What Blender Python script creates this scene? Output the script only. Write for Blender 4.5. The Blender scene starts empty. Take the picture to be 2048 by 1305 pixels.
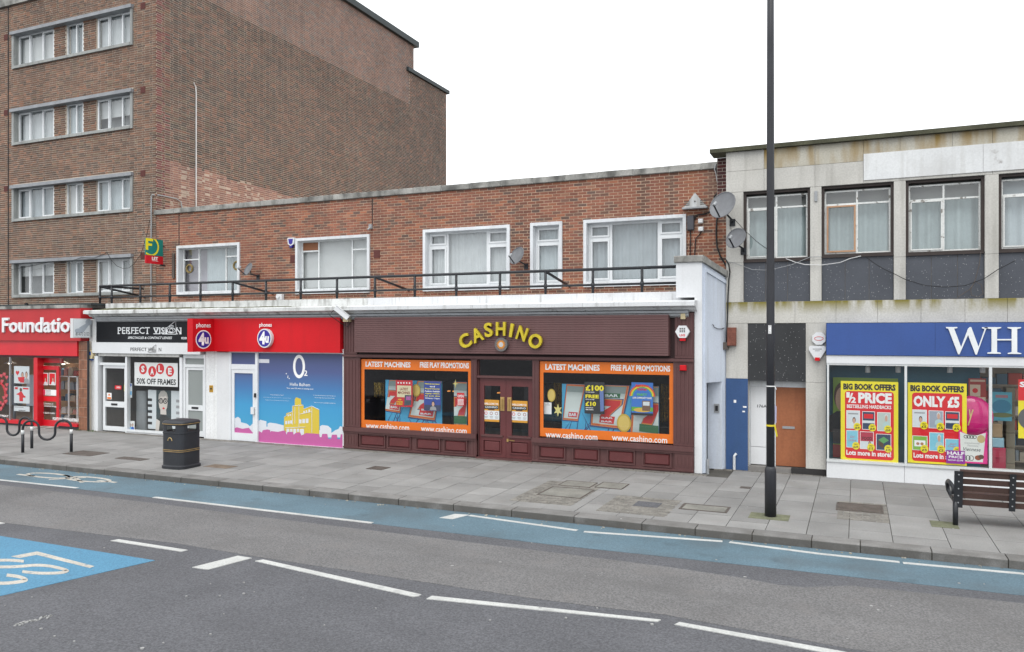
import bpy, math, random
from math import sin, cos, pi, radians
from mathutils import Vector, Matrix

# ------------------------------------------------------------------ camera, light, exposure
FPX, YH, TH, H = 1566.0, 666.0, radians(23.72), 3.08      # focal length in photo pixels, horizon row, yaw, eye height
CS, SN = cos(TH), sin(TH)
sc = bpy.context.scene
cam_d = bpy.data.cameras.new('camera'); cam = bpy.data.objects.new('camera', cam_d); sc.collection.objects.link(cam)
cam.location = (0, 0, H); cam.rotation_euler = (pi/2, 0, TH)
cam_d.sensor_width = 36; cam_d.lens = 36*FPX/2048; cam_d.shift_y = (YH-652.5)/2048
cam_d.clip_start = .1; cam_d.clip_end = 2000
sc.camera = cam

SUN_EL, SUN_AZ = radians(58), radians(168)      # high, behind the camera
w = bpy.data.worlds.new('World'); sc.world = w; w.use_nodes = True
nt = w.node_tree; nt.nodes.clear()
sky = nt.nodes.new('ShaderNodeTexSky'); sky.sky_type = 'NISHITA'; sky.sun_disc = False
sky.sun_elevation = SUN_EL; sky.sun_rotation = SUN_AZ; sky.dust_density = 6; sky.air_density = 1.5; sky.ozone_density = 1
hs = nt.nodes.new('ShaderNodeHueSaturation'); hs.inputs['Saturation'].default_value = .1
mx = nt.nodes.new('ShaderNodeMix'); mx.data_type = 'RGBA'; mx.inputs[0].default_value = .82      # the cloud layer evens the sky out
mx.inputs[7].default_value = (10.6, 10.9, 11.2, 1)
bg = nt.nodes.new('ShaderNodeBackground'); bg.inputs[1].default_value = .12
wo = nt.nodes.new('ShaderNodeOutputWorld')
nt.links.new(sky.outputs[0], hs.inputs['Color']); nt.links.new(hs.outputs[0], mx.inputs[6])
nt.links.new(mx.outputs[2], bg.inputs[0]); nt.links.new(bg.outputs[0], wo.inputs[0])
sd = bpy.data.lights.new('sun', 'SUN'); sd.energy = .9; sd.angle = radians(35); sd.color = (1, .975, .94)
sun = bpy.data.objects.new('sun', sd); sc.collection.objects.link(sun)
sdir = Vector((sin(SUN_AZ)*cos(SUN_EL), cos(SUN_AZ)*cos(SUN_EL), sin(SUN_EL)))   # towards the sun
sun.rotation_euler = sdir.to_track_quat('Z', 'Y').to_euler()
sc.view_settings.view_transform = 'Standard'; sc.view_settings.look = 'None'
sc.view_settings.exposure = 0.55; sc.view_settings.gamma = 1.0; sc.view_settings.use_curve_mapping = False
sc.cycles.max_bounces = 8; sc.cycles.transparent_max_bounces = 24; sc.cycles.diffuse_bounces = 4
sc.cycles.caustics_reflective = False; sc.cycles.caustics_refractive = False

# ------------------------------------------------------------------ pixel -> place helpers
random.seed(7)
def ray(u):
    a = (u-1024)/FPX
    return a*CS-SN, a*SN+CS
class Pl:
    """a vertical plane: s runs to the right seen from outside, z up, n out of the plane"""
    def __init__(self, x0, y0, dx=1.0, dy=0.0):
        l = math.hypot(dx, dy); self.x0, self.y0, self.dx, self.dy = x0, y0, dx/l, dy/l
        self.nx, self.ny = self.dy, -self.dx
    def k(self, u):
        rx, ry = ray(u)
        return (self.x0*self.dy-self.y0*self.dx)/(rx*self.dy-ry*self.dx)
    def s(self, u):
        k = self.k(u); rx, ry = ray(u)
        return (k*rx-self.x0)*self.dx+(k*ry-self.y0)*self.dy
    def z(self, u, v): return H-(v-YH)/FPX*self.k(u)
    def rectc(self, u0, u1, vt, vb):
        uc = (u0+u1)/2; return self.s(u0), self.s(u1), self.z(uc, vb), self.z(uc, vt)
    def p(self, u, v): return self.s(u), self.z(u, v)
    def rect(self, u0, v0, u1, v1):
        return self.s(u0), self.s(u1), self.z(u1, v1), self.z(u0, v0)      # s0,s1,z0,z1
    def w(self, s, z, n=0.0):
        return (self.x0+s*self.dx+n*self.nx, self.y0+s*self.dy+n*self.ny, z)
    def px(self, u, v, n=0.0): return self.w(self.s(u), self.z(u, v), n)
    def off(self, n): return Pl(self.x0+n*self.nx, self.y0+n*self.ny, self.dx, self.dy)
def G(u, v, z=0.0):
    """photo pixel -> point on the level ground at height z"""
    k = (H-z)*FPX/(v-YH); rx, ry = ray(u)
    return k*rx, k*ry
def uv(x, y, z):
    """place -> photo pixel"""
    d = -x*SN+y*CS; r = x*CS+y*SN
    return 1024+FPX*r/d, YH+FPX*(H-z)/d

# ------------------------------------------------------------------ object helpers
C = sc.collection
LOC = {}
def thing(name, label, cat, loc=(0, 0, 0), group=None):
    o = bpy.data.objects.new(name, None); C.objects.link(o); o.empty_display_size = .1
    o.location = loc; LOC[o] = Vector(loc); o['label'] = label; o['category'] = cat
    if group: o['group'] = group
    return o
def tag(o, label=None, cat=None, group=None, kind=None):
    if label: o['label'] = label
    if cat: o['category'] = cat
    if group: o['group'] = group
    if kind: o['kind'] = kind
    return o
class MB:
    def __init__(self): self.v = []; self.f = []; self.col = None
    def add(self, vs, fs):
        b = len(self.v); self.v += [tuple(q) for q in vs]; self.f += [tuple(i+b for i in f) for f in fs]; return self
    def box(self, pl, s0, s1, z0, z1, n0, n1):
        if s1 < s0: s0, s1 = s1, s0
        if z1 < z0: z0, z1 = z1, z0
        if n1 < n0: n0, n1 = n1, n0
        q = [pl.w(s, z, n) for n in (n0, n1) for z in (z0, z1) for s in (s0, s1)]
        return self.add(q, [(4, 5, 7, 6), (1, 0, 2, 3), (0, 4, 6, 2), (5, 1, 3, 7), (6, 7, 3, 2), (0, 1, 5, 4)])
    def rbox(self, pl, r, n0, n1): return self.box(pl, r[0], r[1], r[2], r[3], n0, n1)
    def cham(self, pl, s0, s1, z0, z1, n0, n1, c):
        """box with a chamfered front"""
        q = [pl.w(s, z, n0) for s, z in ((s0, z0), (s1, z0), (s1, z1), (s0, z1))]
        q += [pl.w(s, z, n1-c) for s, z in ((s0, z0), (s1, z0), (s1, z1), (s0, z1))]
        q += [pl.w(s, z, n1) for s, z in ((s0+c, z0+c), (s1-c, z0+c), (s1-c, z1-c), (s0+c, z1-c))]
        f = [(8, 9, 10, 11), (3, 2, 1, 0)]
        for b in (0, 4):
            for i in range(4):
                j = (i+1) % 4; f.append((b+i, b+j, b+4+j, b+4+i))
        return self.add(q, f)
    def ring(self, pl, s0, s1, z0, z1, wd, n0, n1, wb=None):
        wb = wd if wb is None else wb
        self.box(pl, s0, s0+wd, z0, z1, n0, n1); self.box(pl, s1-wd, s1, z0, z1, n0, n1)
        self.box(pl, s0+wd, s1-wd, z1-wd, z1, n0, n1); self.box(pl, s0+wd, s1-wd, z0, z0+wb, n0, n1); return self
    def prism(self, pl, pts, n0, n1):
        k = len(pts); a = sum(pts[i][0]*pts[(i+1) % k][1]-pts[(i+1) % k][0]*pts[i][1] for i in range(k))
        if a < 0: pts = pts[::-1]
        q = [pl.w(s, z, n1) for s, z in pts]+[pl.w(s, z, n0) for s, z in pts]
        return self.add(q, [tuple(range(k)), tuple(range(2*k-1, k-1, -1))]+[(i, k+i, k+(i+1) % k, (i+1) % k) for i in range(k)])
    def sheet(self, pl, pts, n):
        k = len(pts); a = sum(pts[i][0]*pts[(i+1) % k][1]-pts[(i+1) % k][0]*pts[i][1] for i in range(k))
        if a < 0: pts = pts[::-1]
        return self.add([pl.w(s, z, n) for s, z in pts], [tuple(range(k))])
    def quad(self, pl, s0, s1, z0, z1, n): return self.sheet(pl, [(s0, z0), (s1, z0), (s1, z1), (s0, z1)], n)
    def disc(self, pl, cs, cz, r, n0, n1, seg=16, rz=None):
        rz = r if rz is None else rz
        return self.prism(pl, [(cs+r*cos(2*pi*i/seg), cz+rz*sin(2*pi*i/seg)) for i in range(seg)], n0, n1)
    def flat(self, pts, z0, z1):
        """polygon in plan (x,y), from z0 up to z1"""
        k = len(pts); a = sum(pts[i][0]*pts[(i+1) % k][1]-pts[(i+1) % k][0]*pts[i][1] for i in range(k))
        if a < 0: pts = pts[::-1]
        q = [(x, y, z1) for x, y in pts]+[(x, y, z0) for x, y in pts]
        return self.add(q, [tuple(range(k)), tuple(range(2*k-1, k-1, -1))]+[(i, k+i, k+(i+1) % k, (i+1) % k) for i in range(k)])
    def tube(self, pts, r, seg=8, caps=True):
        pts = [Vector(p) for p in pts]; n = len(pts); rings = []; up = None
        rs = r if isinstance(r, (list, tuple)) else [r]*n
        for i in range(n):
            t = (pts[min(i+1, n-1)]-pts[max(i-1, 0)]).normalized()
            if up is None:
                a = Vector((0, 0, 1)) if abs(t.z) < .9 else Vector((1, 0, 0)); up = (a-t*a.dot(t)).normalized()
            else:
                up = (up-t*up.dot(t)).normalized()
            sd_ = t.cross(up)
            rings.append([pts[i]+(up*cos(2*pi*j/seg)+sd_*sin(2*pi*j/seg))*rs[i] for j in range(seg)])
        q = [p for rg in rings for p in rg]; f = []
        for i in range(n-1):
            for j in range(seg):
                k = (j+1) % seg; f.append((i*seg+j, i*seg+k, (i+1)*seg+k, (i+1)*seg+j))
        if caps: f.append(tuple(range(seg-1, -1, -1))); f.append(tuple(range((n-1)*seg, n*seg)))
        return self.add(q, f)
    def lathe(self, prof, cx, cy, seg=20, sx=1, sy=1, rot=0, power=None):
        """prof: (radius, z) rows; power>2 gives a squarish plan"""
        n = len(prof); q = []; f = []
        for r, z in prof:
            for j in range(seg):
                a = 2*pi*j/seg; c_, s_ = cos(a), sin(a)
                if power: m_ = (abs(c_)**power+abs(s_)**power)**(-1/power); c_ *= m_; s_ *= m_
                x, y = r*c_*sx, r*s_*sy
                q.append((cx+x*cos(rot)-y*sin(rot), cy+x*sin(rot)+y*cos(rot), z))
        for i in range(n-1):
            for j in range(seg):
                k = (j+1) % seg; f.append((i*seg+j, i*seg+k, (i+1)*seg+k, (i+1)*seg+j))
        f.append(tuple(range(seg-1, -1, -1))); f.append(tuple(range((n-1)*seg, n*seg)))
        return self.add(q, f)
    def obj(self, name, mat, parent=None, label=None, kind=None, smooth=False, loc=None):
        base = LOC.get(parent, Vector((0, 0, 0))) if parent else Vector(loc or (0, 0, 0))
        me = bpy.data.meshes.new(name)
        me.from_pydata([(x-base.x, y-base.y, z-base.z) for x, y, z in self.v], [], self.f)
        if self.col is not None:
            at = me.attributes.new('bcol', 'FLOAT_COLOR', 'POINT')
            at.data.foreach_set('color', [c for q in self.col for c in q])
        me.materials.append(mat)
        if smooth: me.polygons.foreach_set('use_smooth', [True]*len(me.polygons))
        me.update()
        o = bpy.data.objects.new(name, me); C.objects.link(o)
        if parent: o.parent = parent; LOC[o] = base
        else: o.location = base; LOC[o] = base
        if label: o['label'] = label
        if kind: o['kind'] = kind
        return o
def solo(mb, name, mat, label, cat, group=None, smooth=False):
    """a thing that is one mesh: origin at the middle of its base"""
    xs = [q[0] for q in mb.v]; ys = [q[1] for q in mb.v]; zs = [q[2] for q in mb.v]
    o = mb.obj(name, mat, None, smooth=smooth, loc=((min(xs)+max(xs))/2, (min(ys)+max(ys))/2, min(zs)))
    return tag(o, label, cat, group)
def text(parent, body, pl, u0, v0, u1, v1, n, mat, bold=0.0, ext=0.0, shear=0.0, name='lettering', box=None, res=2, rot=0.0, side=None):
    """lettering that fills the photo-pixel box (u0,v0) top left, (u1,v1) bottom right, on plane pl"""
    c = bpy.data.curves.new('t', 'FONT'); c.body = body; c.resolution_u = res; c.offset = bold; c.shear = shear
    c.align_x = 'CENTER'
    if ext: c.extrude = .5
    o = bpy.data.objects.new('t', c); me = bpy.data.meshes.new_from_object(o)
    bpy.data.objects.remove(o); bpy.data.curves.remove(c)
    xs = [q.co.x for q in me.vertices]; ys = [q.co.y for q in me.vertices]
    if not xs: return None
    x0, x1, y0, y1 = min(xs), max(xs), min(ys), max(ys)
    s0, s1, z0, z1 = box or pl.rect(u0, v0, u1, v1)
    base = LOC.get(parent, Vector((0, 0, 0))); cm, zm = (s0+s1)/2, (z0+z1)/2
    for q in me.vertices:
        a = (q.co.x-(x0+x1)/2)/(x1-x0)*(s1-s0); b = (q.co.y-(y0+y1)/2)/max(y1-y0, 1e-6)*(z1-z0)
        if rot: a, b = a*cos(rot)-b*sin(rot), a*sin(rot)+b*cos(rot)
        q.co = Vector(pl.w(cm+a, zm+b, n+(q.co.z+.5)*ext if ext else n))-base
    me.name = name; me.materials.clear(); me.materials.append(mat)
    o = bpy.data.objects.new(name, me); C.objects.link(o)
    if parent: o.parent = parent
    LOC[o] = base
    return o

# ------------------------------------------------------------------ materials
MATS = {}
def nd(t, ty, **kw):
    n = t.nodes.new(ty)
    for k, v in kw.items(): setattr(n, k, v)
    return n
def mat(name, col, rough=.7, var=.12, scale=2.0, fine=.06, fscale=40, bump=0.0, bscale=80, metal=0.0, spec=.4, streak=0.0,
        scol=(.08, .075, .06), sscale=(9, 9, .5), attr=None, spots=None, emit=0, coat=0, sz=None, slim=(.5, .75), blotch=None):
    """base colour broken up by large and fine noise, optional rain streaks (streak), flecks (spots) and stains (blotch)"""
    if name in MATS: return MATS[name]
    m = bpy.data.materials.new(name); m.use_nodes = True; t = m.node_tree; L = t.links.new
    b = t.nodes['Principled BSDF']; pos = nd(t, 'ShaderNodeNewGeometry').outputs['Position']
    b.inputs['Roughness'].default_value = rough; b.inputs['Metallic'].default_value = metal
    b.inputs['Specular IOR Level'].default_value = spec
    if coat: b.inputs['Coat Weight'].default_value = coat; b.inputs['Coat Roughness'].default_value = .15
    def noise(sc_, det=4, vec=None, dim=None):
        n = nd(t, 'ShaderNodeTexNoise'); n.inputs['Scale'].default_value = sc_; n.inputs['Detail'].default_value = det
        L(vec or pos, n.inputs['Vector']); return n.outputs['Fac']
    def mapr(src, a, c_, lo, hi):
        r = nd(t, 'ShaderNodeMapRange'); L(src, r.inputs[0])
        for i, x in enumerate((a, c_, lo, hi)): r.inputs[i+1].default_value = x
        return r.outputs[0]
    def mul(colr, fac):
        x = nd(t, 'ShaderNodeMix', data_type='RGBA', blend_type='MULTIPLY'); x.inputs[0].default_value = 1
        L(colr, x.inputs[6]); L(fac, x.inputs[7]); return x.outputs[2]
    def mixc(fac, a, bcol):
        x = nd(t, 'ShaderNodeMix', data_type='RGBA'); L(fac, x.inputs[0]); L(a, x.inputs[6]); x.inputs[7].default_value = (*bcol, 1); return x.outputs[2]
    if attr:
        c0 = nd(t, 'ShaderNodeAttribute', attribute_name=attr).outputs['Color']
    else:
        r = nd(t, 'ShaderNodeRGB'); r.outputs[0].default_value = (*col, 1); c0 = r.outputs[0]
    if var: c0 = mul(c0, mapr(noise(scale, 5), .3, .7, 1-var, 1+var))
    if fine: c0 = mul(c0, mapr(noise(fscale, 3), .3, .7, 1-fine, 1+fine))
    if streak:
        mp = nd(t, 'ShaderNodeMapping'); mp.inputs['Scale'].default_value = sscale; L(pos, mp.inputs[0])
        sf = mapr(noise(1, 4, mp.outputs[0]), *slim, 0, streak)
        if sz:                                   # streak colour, strongest at the height sz[1] and gone at sz[0]
            sep = nd(t, 'ShaderNodeSeparateXYZ'); L(pos, sep.inputs[0]); ml = nd(t, 'ShaderNodeMath', operation='MULTIPLY'); L(sf, ml.inputs[0]); L(mapr(sep.outputs[2], sz[0], sz[1], 0, 1), ml.inputs[1]); sf = ml.outputs[0]
        c0 = mixc(sf, c0, scol)
    if blotch:                                   # (colour, noise scale, low, high, strength)
        for bc, bs, lo, hi, st in blotch: c0 = mixc(mapr(noise(bs, 5), lo, hi, 0, st), c0, bc)
    if spots:                                    # (colour, scale, radius)
        vo = nd(t, 'ShaderNodeTexVoronoi'); vo.inputs['Scale'].default_value = spots[1]; L(pos, vo.inputs['Vector'])
        c0 = mixc(mapr(vo.outputs['Distance'], spots[2], spots[2]*.7, 0, 1), c0, spots[0])
    L(c0, b.inputs['Base Color'])
    if bump:
        bp = nd(t, 'ShaderNodeBump'); bp.inputs['Strength'].default_value = bump; bp.inputs['Distance'].default_value = .01
        L(noise(bscale, 4), bp.inputs['Height']); L(bp.outputs[0], b.inputs['Normal'])
    if emit:
        L(c0, b.inputs['Emission Color']); b.inputs['Emission Strength'].default_value = emit
    MATS[name] = m
    return m
def glass(name, tint=(.97, .98, .98), ior=1.5, rough=0.0, film=None):
    if name in MATS: return MATS[name]
    m = bpy.data.materials.new(name); m.use_nodes = True; t = m.node_tree; L = t.links.new; t.nodes.clear()
    tr = nd(t, 'ShaderNodeBsdfTransparent'); tr.inputs[0].default_value = (*tint, 1)
    gl = nd(t, 'ShaderNodeBsdfGlossy'); gl.inputs['Roughness'].default_value = rough; gl.inputs['Color'].default_value = (1, 1, 1, 1)
    g0 = nd(t, 'ShaderNodeNewGeometry'); dt = nd(t, 'ShaderNodeVectorMath', operation='DOT_PRODUCT'); L(g0.outputs['Normal'], dt.inputs[0]); L(g0.outputs['Incoming'], dt.inputs[1])
    ab = nd(t, 'ShaderNodeMath', operation='ABSOLUTE'); L(dt.outputs['Value'], ab.inputs[0]); om = nd(t, 'ShaderNodeMath', operation='SUBTRACT'); om.inputs[0].default_value = 1; L(ab.outputs[0], om.inputs[1])
    pw = nd(t, 'ShaderNodeMath', operation='POWER'); L(om.outputs[0], pw.inputs[0]); pw.inputs[1].default_value = 5
    fr = nd(t, 'ShaderNodeMath', operation='MULTIPLY_ADD'); L(pw.outputs[0], fr.inputs[0]); fr.inputs[1].default_value = .9; fr.inputs[2].default_value = .075      # both faces of a thin sheet
    mp = nd(t, 'ShaderNodeTexNoise'); mp.inputs['Scale'].default_value = 1.3      # slight waviness of the sheet
    bp = nd(t, 'ShaderNodeBump'); bp.inputs['Strength'].default_value = .02; bp.inputs['Distance'].default_value = .02
    geo = nd(t, 'ShaderNodeNewGeometry'); L(geo.outputs['Position'], mp.inputs['Vector'])
    L(mp.outputs['Fac'], bp.inputs['Height']); L(bp.outputs[0], gl.inputs['Normal'])
    mxs = nd(t, 'ShaderNodeMixShader'); L(fr.outputs[0], mxs.inputs[0]); L(tr.outputs[0], mxs.inputs[1])
    L(gl.outputs[0], mxs.inputs[2]); out = nd(t, 'ShaderNodeOutputMaterial'); src = mxs.outputs[0]
    if film:                                    # a dusty, partly frosted sheet
        df = nd(t, 'ShaderNodeBsdfDiffuse'); df.inputs[0].default_value = (*film[0], 1)
        m2 = nd(t, 'ShaderNodeMixShader'); m2.inputs[0].default_value = film[1]; L(src, m2.inputs[1]); L(df.outputs[0], m2.inputs[2]); src = m2.outputs[0]
    L(src, out.inputs[0]); MATS[name] = m
    return m
def zgrad(name, z0, z1, stops, rough=.35):
    """flat print with a vertical colour blend"""
    m = bpy.data.materials.new(name); m.use_nodes = True; t = m.node_tree; b = t.nodes['Principled BSDF']
    g = nd(t, 'ShaderNodeNewGeometry'); sx = nd(t, 'ShaderNodeSeparateXYZ'); t.links.new(g.outputs['Position'], sx.inputs[0])
    r = nd(t, 'ShaderNodeMapRange'); t.links.new(sx.outputs[2], r.inputs[0]); r.inputs[1].default_value = z0; r.inputs[2].default_value = z1
    cr = nd(t, 'ShaderNodeValToRGB'); t.links.new(r.outputs[0], cr.inputs[0])
    while len(cr.color_ramp.elements) < len(stops): cr.color_ramp.elements.new(.5)
    for e, (p, c) in zip(cr.color_ramp.elements, stops): e.position = p; e.color = (*c, 1)
    t.links.new(cr.outputs[0], b.inputs['Base Color']); b.inputs['Roughness'].default_value = rough
    return m
def ink(name, col, rough=.45): return mat('ink_'+name, col, rough, 0, 1, .03, 30)
WHITE = ink('white', (.78, .78, .77)); BLACK = ink('black', (.015, .015, .017)); YELLOW = ink('yellow', (.78, .66, .02))
RED = ink('red', (.62, .012, .02)); ORANGE = ink('orange', (.70, .16, .008)); BLUE = ink('blue', (.02, .09, .4))
SKYB = ink('sky', (.05, .38, .7)); GREEN = ink('green', (.03, .12, .05)); PINK = ink('pink', (.7, .03, .24)); PURPLE = ink('purple', (.25, .02, .28))
GREY = ink('grey', (.3, .3, .31)); PALE = ink('pale', (.6, .64, .66)); GOLD = ink('gold', (.5, .35, .05)); SKIN = ink('skin', (.55, .33, .24)); BROWN = ink('brown', (.09, .045, .025))
upvc = mat('upvc', (.66, .68, .69), .35, .05, 1, .03, 30, streak=.12, scol=(.4, .4, .38))
white_paint = mat('white_paint', (.61, .63, .65), .6, .08, 1.2, .05, 30, bump=.08, bscale=40, streak=.35, scol=(.28, .27, .24), sscale=(7, 7, .6))
white_clean = mat('white_clean', (.64, .65, .66), .5, .05, 1, .03, 30, streak=.1, scol=(.45, .44, .42))
dirty_white = mat('dirty_white', (.58, .59, .58), .75, .1, 1.5, .08, 25, bump=.15, bscale=30, streak=.75, scol=(.13, .12, .1), sscale=(6, 6, 1.2), blotch=[((.09, .085, .07), 3.1, .58, .72, .55)])
stone = mat('stone_coping', (.30, .295, .275), .9, .25, 1.6, .15, 20, bump=.2, bscale=40, streak=.9, scol=(.075, .075, .07), sscale=(2.5, 2.5, 1.5), slim=(.45, .68))
brickm = mat('brick', (.3, .1, .06), .85, .16, .45, .14, 60, bump=.3, bscale=90, attr='bcol', spec=.25, streak=.3, scol=(.07, .055, .05), sscale=(1.6, 1.6, .22), slim=(.48, .7))
mortar_warm = mat('mortar_warm', (.60, .47, .35), .95, .15, 2, .1, 60, spec=.2)
mortar_grey = mat('mortar_grey', (.58, .52, .44), .95, .15, 2, .1, 60, spec=.2)
clear = glass('clear_glass'); dark_glass = glass('dark_glass', (.55, .58, .6)); milk = glass('obscured_glass', (.5, .53, .52), film=((.34, .37, .36), .72))
net = mat('net_curtain', (.40, .455, .475), .9, .06, 3, .05, 50, spec=.1)
blind = mat('window_blind', (.47, .49, .49), .8, .05, 2, .03, 30, spec=.2)
room = mat('unlit_room', (.12, .115, .11), .9, .2, 1, .1, 8)
black_metal = mat('black_paint', (.018, .02, .024), .42, .2, 4, .1, 60, bump=.05, bscale=60)
galv = mat('grey_metal', (.3, .31, .32), .5, .15, 4, .1, 40, metal=.3)
dishgrey = mat('dish_grey', (.15, .155, .165), .5, .12, 6, .05, 40)

# ================================================================== the ground
D, DB, DC = 17.35, 19.77, 18.2          # shopfront line, brick upper wall line, concrete building line (m from the camera)
ROAD = -.125
F = Pl(0, D); FB = Pl(0, DB); FC = Pl(0, DC)
tar_dark = mat('tarmac_dark', (.094, .095, .103), .88, .10, .7, .32, 44, streak=.3, scol=(.065, .065, .07), sscale=(.12, 1.4, 1), slim=(.5, .7), bump=.5, bscale=120, spec=.3, spots=((.2, .2, .2), 30, .12), blotch=[((.05, .05, .055), .9, .55, .8, .35)])
tar_light = mat('tarmac_worn', (.140, .137, .137), .9, .12, .5, .36, 44, streak=.4, scol=(.10, .098, .097), sscale=(.12, 1.6, 1), slim=(.5, .68), bump=.5, bscale=130, spec=.3, spots=((.25, .245, .24), 34, .13), blotch=[((.085, .083, .083), .55, .52, .75, .5), ((.16, .15, .145), 1.7, .55, .7, .35)])
lane_blue = mat('cycle_lane_blue', (.097, .152, .186), .85, .12, .6, .2, 44, streak=.35, scol=(.08, .10, .115), sscale=(.15, 1.5, 1), slim=(.5, .7), bump=.35, bscale=110, spec=.3, blotch=[((.075, .085, .09), .8, .5, .72, .55), ((.04, .05, .055), 2.5, .62, .75, .4)])
box_blue = mat('box_blue', (.075, .2, .305), .8, .06, .6, .2, 44, bump=.35, bscale=110, spec=.3, blotch=[((.06, .10, .14), 3.5, .62, .78, .35)])
road_white = mat('road_white', (.43, .435, .42), .7, .1, 2, .14, 40, bump=.2, bscale=60, blotch=[((.2, .2, .2), 5, .58, .72, .4)])
cream_mark = mat('worn_cream_mark', (.40, .375, .33), .8, .12, 2, .2, 40, blotch=[((.06, .15, .24), 9, .60, .7, .6)])
slabm = mat('paving', (.2, .2, .2), .9, .12, 1.3, .12, 45, bump=.25, bscale=70, attr='bcol', spec=.25, blotch=[((.13, .125, .115), 1.1, .56, .78, .4), ((.29, .255, .25), 2.2, .6, .75, .35)])
bed = mat('paving_joints', (.075, .07, .06), .95, .2, 3, .2, 40)
sett = mat('setts', (.16, .145, .125), .9, .2, 6, .2, 40, bump=.3, bscale=60, attr='bcol')
kerbm = mat('kerb_granite', (.2, .195, .19), .85, .12, 2, .2, 60, bump=.3, bscale=80, attr='bcol', blotch=[((.085, .08, .072), 2.2, .42, .7, .6)], sz=(ROAD+.125, ROAD+.10), streak=.7, scol=(.06, .055, .048), sscale=(3, 3, 3), slim=(.2, .5))  # darker colour over the kerb's front face, starting just under its top
rust = mat('iron_cover', (.10, .085, .075), .7, .2, 5, .2, 40, bump=.4, bscale=60, metal=.3)
moss = mat('mossy_slab', (.13, .135, .085), .95, .3, 4, .2, 40, bump=.3, bscale=60)

road = MB(); road.add([(-400, -300, ROAD), (400, -300, ROAD), (400, 400, ROAD), (-400, 400, ROAD)], [(0, 1, 2, 3)])
road = tag(road.obj('road', tar_dark), kind='structure')
def ext(pts, xl, xr):
    """ground line from pixels, run on level to xl and xr"""
    g = [G(u, v, ROAD) for u, v in pts]
    if g[0][0] > xl: g = [(xl, g[0][1])]+g
    if g[-1][0] < xr: g = g+[(xr, g[-1][1])]
    return g
blue_edge = ext([(0, 962), (155, 978.5), (307, 996), (746, 1048), (1100, 1089.5), (1500, 1132), (2048, 1192)], -60, 40)
KY = 12.46
m = MB(); m.flat([(-60, KY-.01), (40, KY-.01)]+blue_edge[::-1], ROAD-.01, ROAD+.004)
tag(m.obj('cycle_lane', lane_blue), kind='structure')
top = ext([(0, 970.4), (320, 1008.4), (500, 1032), (1100, 1105), (1331, 1134), (1480, 1156), (1560, 1171), (1609, 1175.5), (1702, 1172), (2048, 1208)], -60, 40)
bot = ext([(0, 1045.5), (232, 1073.4), (350, 1087), (500, 1112), (616, 1130), (876, 1169), (1047, 1195), (1200, 1215), (1330, 1230), (1420, 1247), (1560, 1272), (1702, 1299), (2048, 1340)], -60, 40)
m = MB(); m.flat(top+bot[::-1], ROAD-.01, ROAD+.004); m.obj('worn_tarmac', tar_light, road)
def gpoly(px): return [G(u, v, ROAD) for u, v in px]
def ribbon(mb, pts, wd, z0, z1):
    n = len(pts); L_, R_ = [], []
    for i in range(n):
        a, b = Vector(pts[max(i-1, 0)]), Vector(pts[min(i+1, n-1)]); t = (b-a).normalized(); nn = Vector((-t.y, t.x))*wd/2; p = Vector(pts[i])
        L_.append(tuple(p+nn)); R_.append(tuple(p-nn))
    for i in range(n-1): mb.flat([L_[i], L_[i+1], R_[i+1], R_[i]], z0, z1)
Z1 = ROAD+.009
for px in ([(221, 1082.7), (237, 1079.9), (375.5, 1101.4), (362.5, 1104.4)], [(384, 1136), (416.4, 1140.4), (503.7, 1117.4), (475.8, 1113)],
           [(510, 1123.3), (526.7, 1120.5), (842.8, 1190.5), (838, 1193.5), (826, 1194.9)], [(852.7, 1199.2), (864, 1193.2), (1322, 1241), (1315, 1245)],
           [(1349, 1250.5), (1359, 1245.8), (1682, 1304), (1760, 1320), (1735, 1322), (1646, 1306)], [(-60, 1038), (-50, 1036), (10, 1047.5), (-4, 1050)],
           [(878.7, 1036.8), (910, 1029.2), (939, 1031), (905, 1039.5)]):
    m = MB(); m.flat(gpoly(px), ROAD-.01, Z1); m.obj('lane_dash', road_white, road)
for a, b in (((-200, 940), (154.5, 977)), ((308, 995.3), (745, 1047)), ((939, 1032), (1154.5, 1062)), ((1168, 1064.6), (1445, 1084)), ((1459, 1085.5), (1640, 1109)), ((1640, 1109), (1799, 1125.5)), ((1806, 1127), (2048, 1149)), ((2060, 1150), (2300, 1175))):
    m = MB(); pa, pb = G(*a, ROAD), G(*b, ROAD); ribbon(m, [pa, pb], .085, ROAD-.01, Z1); m.obj('lane_line', road_white, road)
# blue box with its worn letters
a0, tip, b0 = G(0, 1072.8, ROAD), G(310, 1121.7, ROAD), G(0, 1193, ROAD)
def beyond(p, q, k): return (q[0]+(q[0]-p[0])*k, q[1]+(q[1]-p[1])*k)
m = MB(); m.flat([tip, beyond(tip, a0, 1.2), beyond(tip, b0, 1.6)], ROAD-.01, ROAD+.005); bx = m.obj('blue_box', box_blue, road)
def zc(p): return (p[0]/4.66, 920+p[1]/4.66)
m = MB(); m.flat(gpoly([zc(p) for p in ((105, 905), (345, 860), (380, 868), (880, 997), (838, 1013), (340, 890), (180, 920))]), ROAD, Z1); m.obj('painted_figure', cream_mark, bx)
def stroke(mb, pts, wx, wy):
    """painted stroke: pixel polyline given its lettering-brush width across and along the lane"""
    n = len(pts); L_, R_ = [], []
    for i in range(n):
        a, b = Vector(pts[max(i-1, 0)]), Vector(pts[min(i+1, n-1)]); t = (b-a).normalized(); o = Vector((-t.y*wx/2, t.x*wy/2)); q = Vector(pts[i]); L_.append(G(*(q+o), ROAD)); R_.append(G(*(q-o), ROAD))
    for i in range(n-1): mb.flat([L_[i], L_[i+1], R_[i+1], R_[i]], ROAD, Z1)
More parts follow.
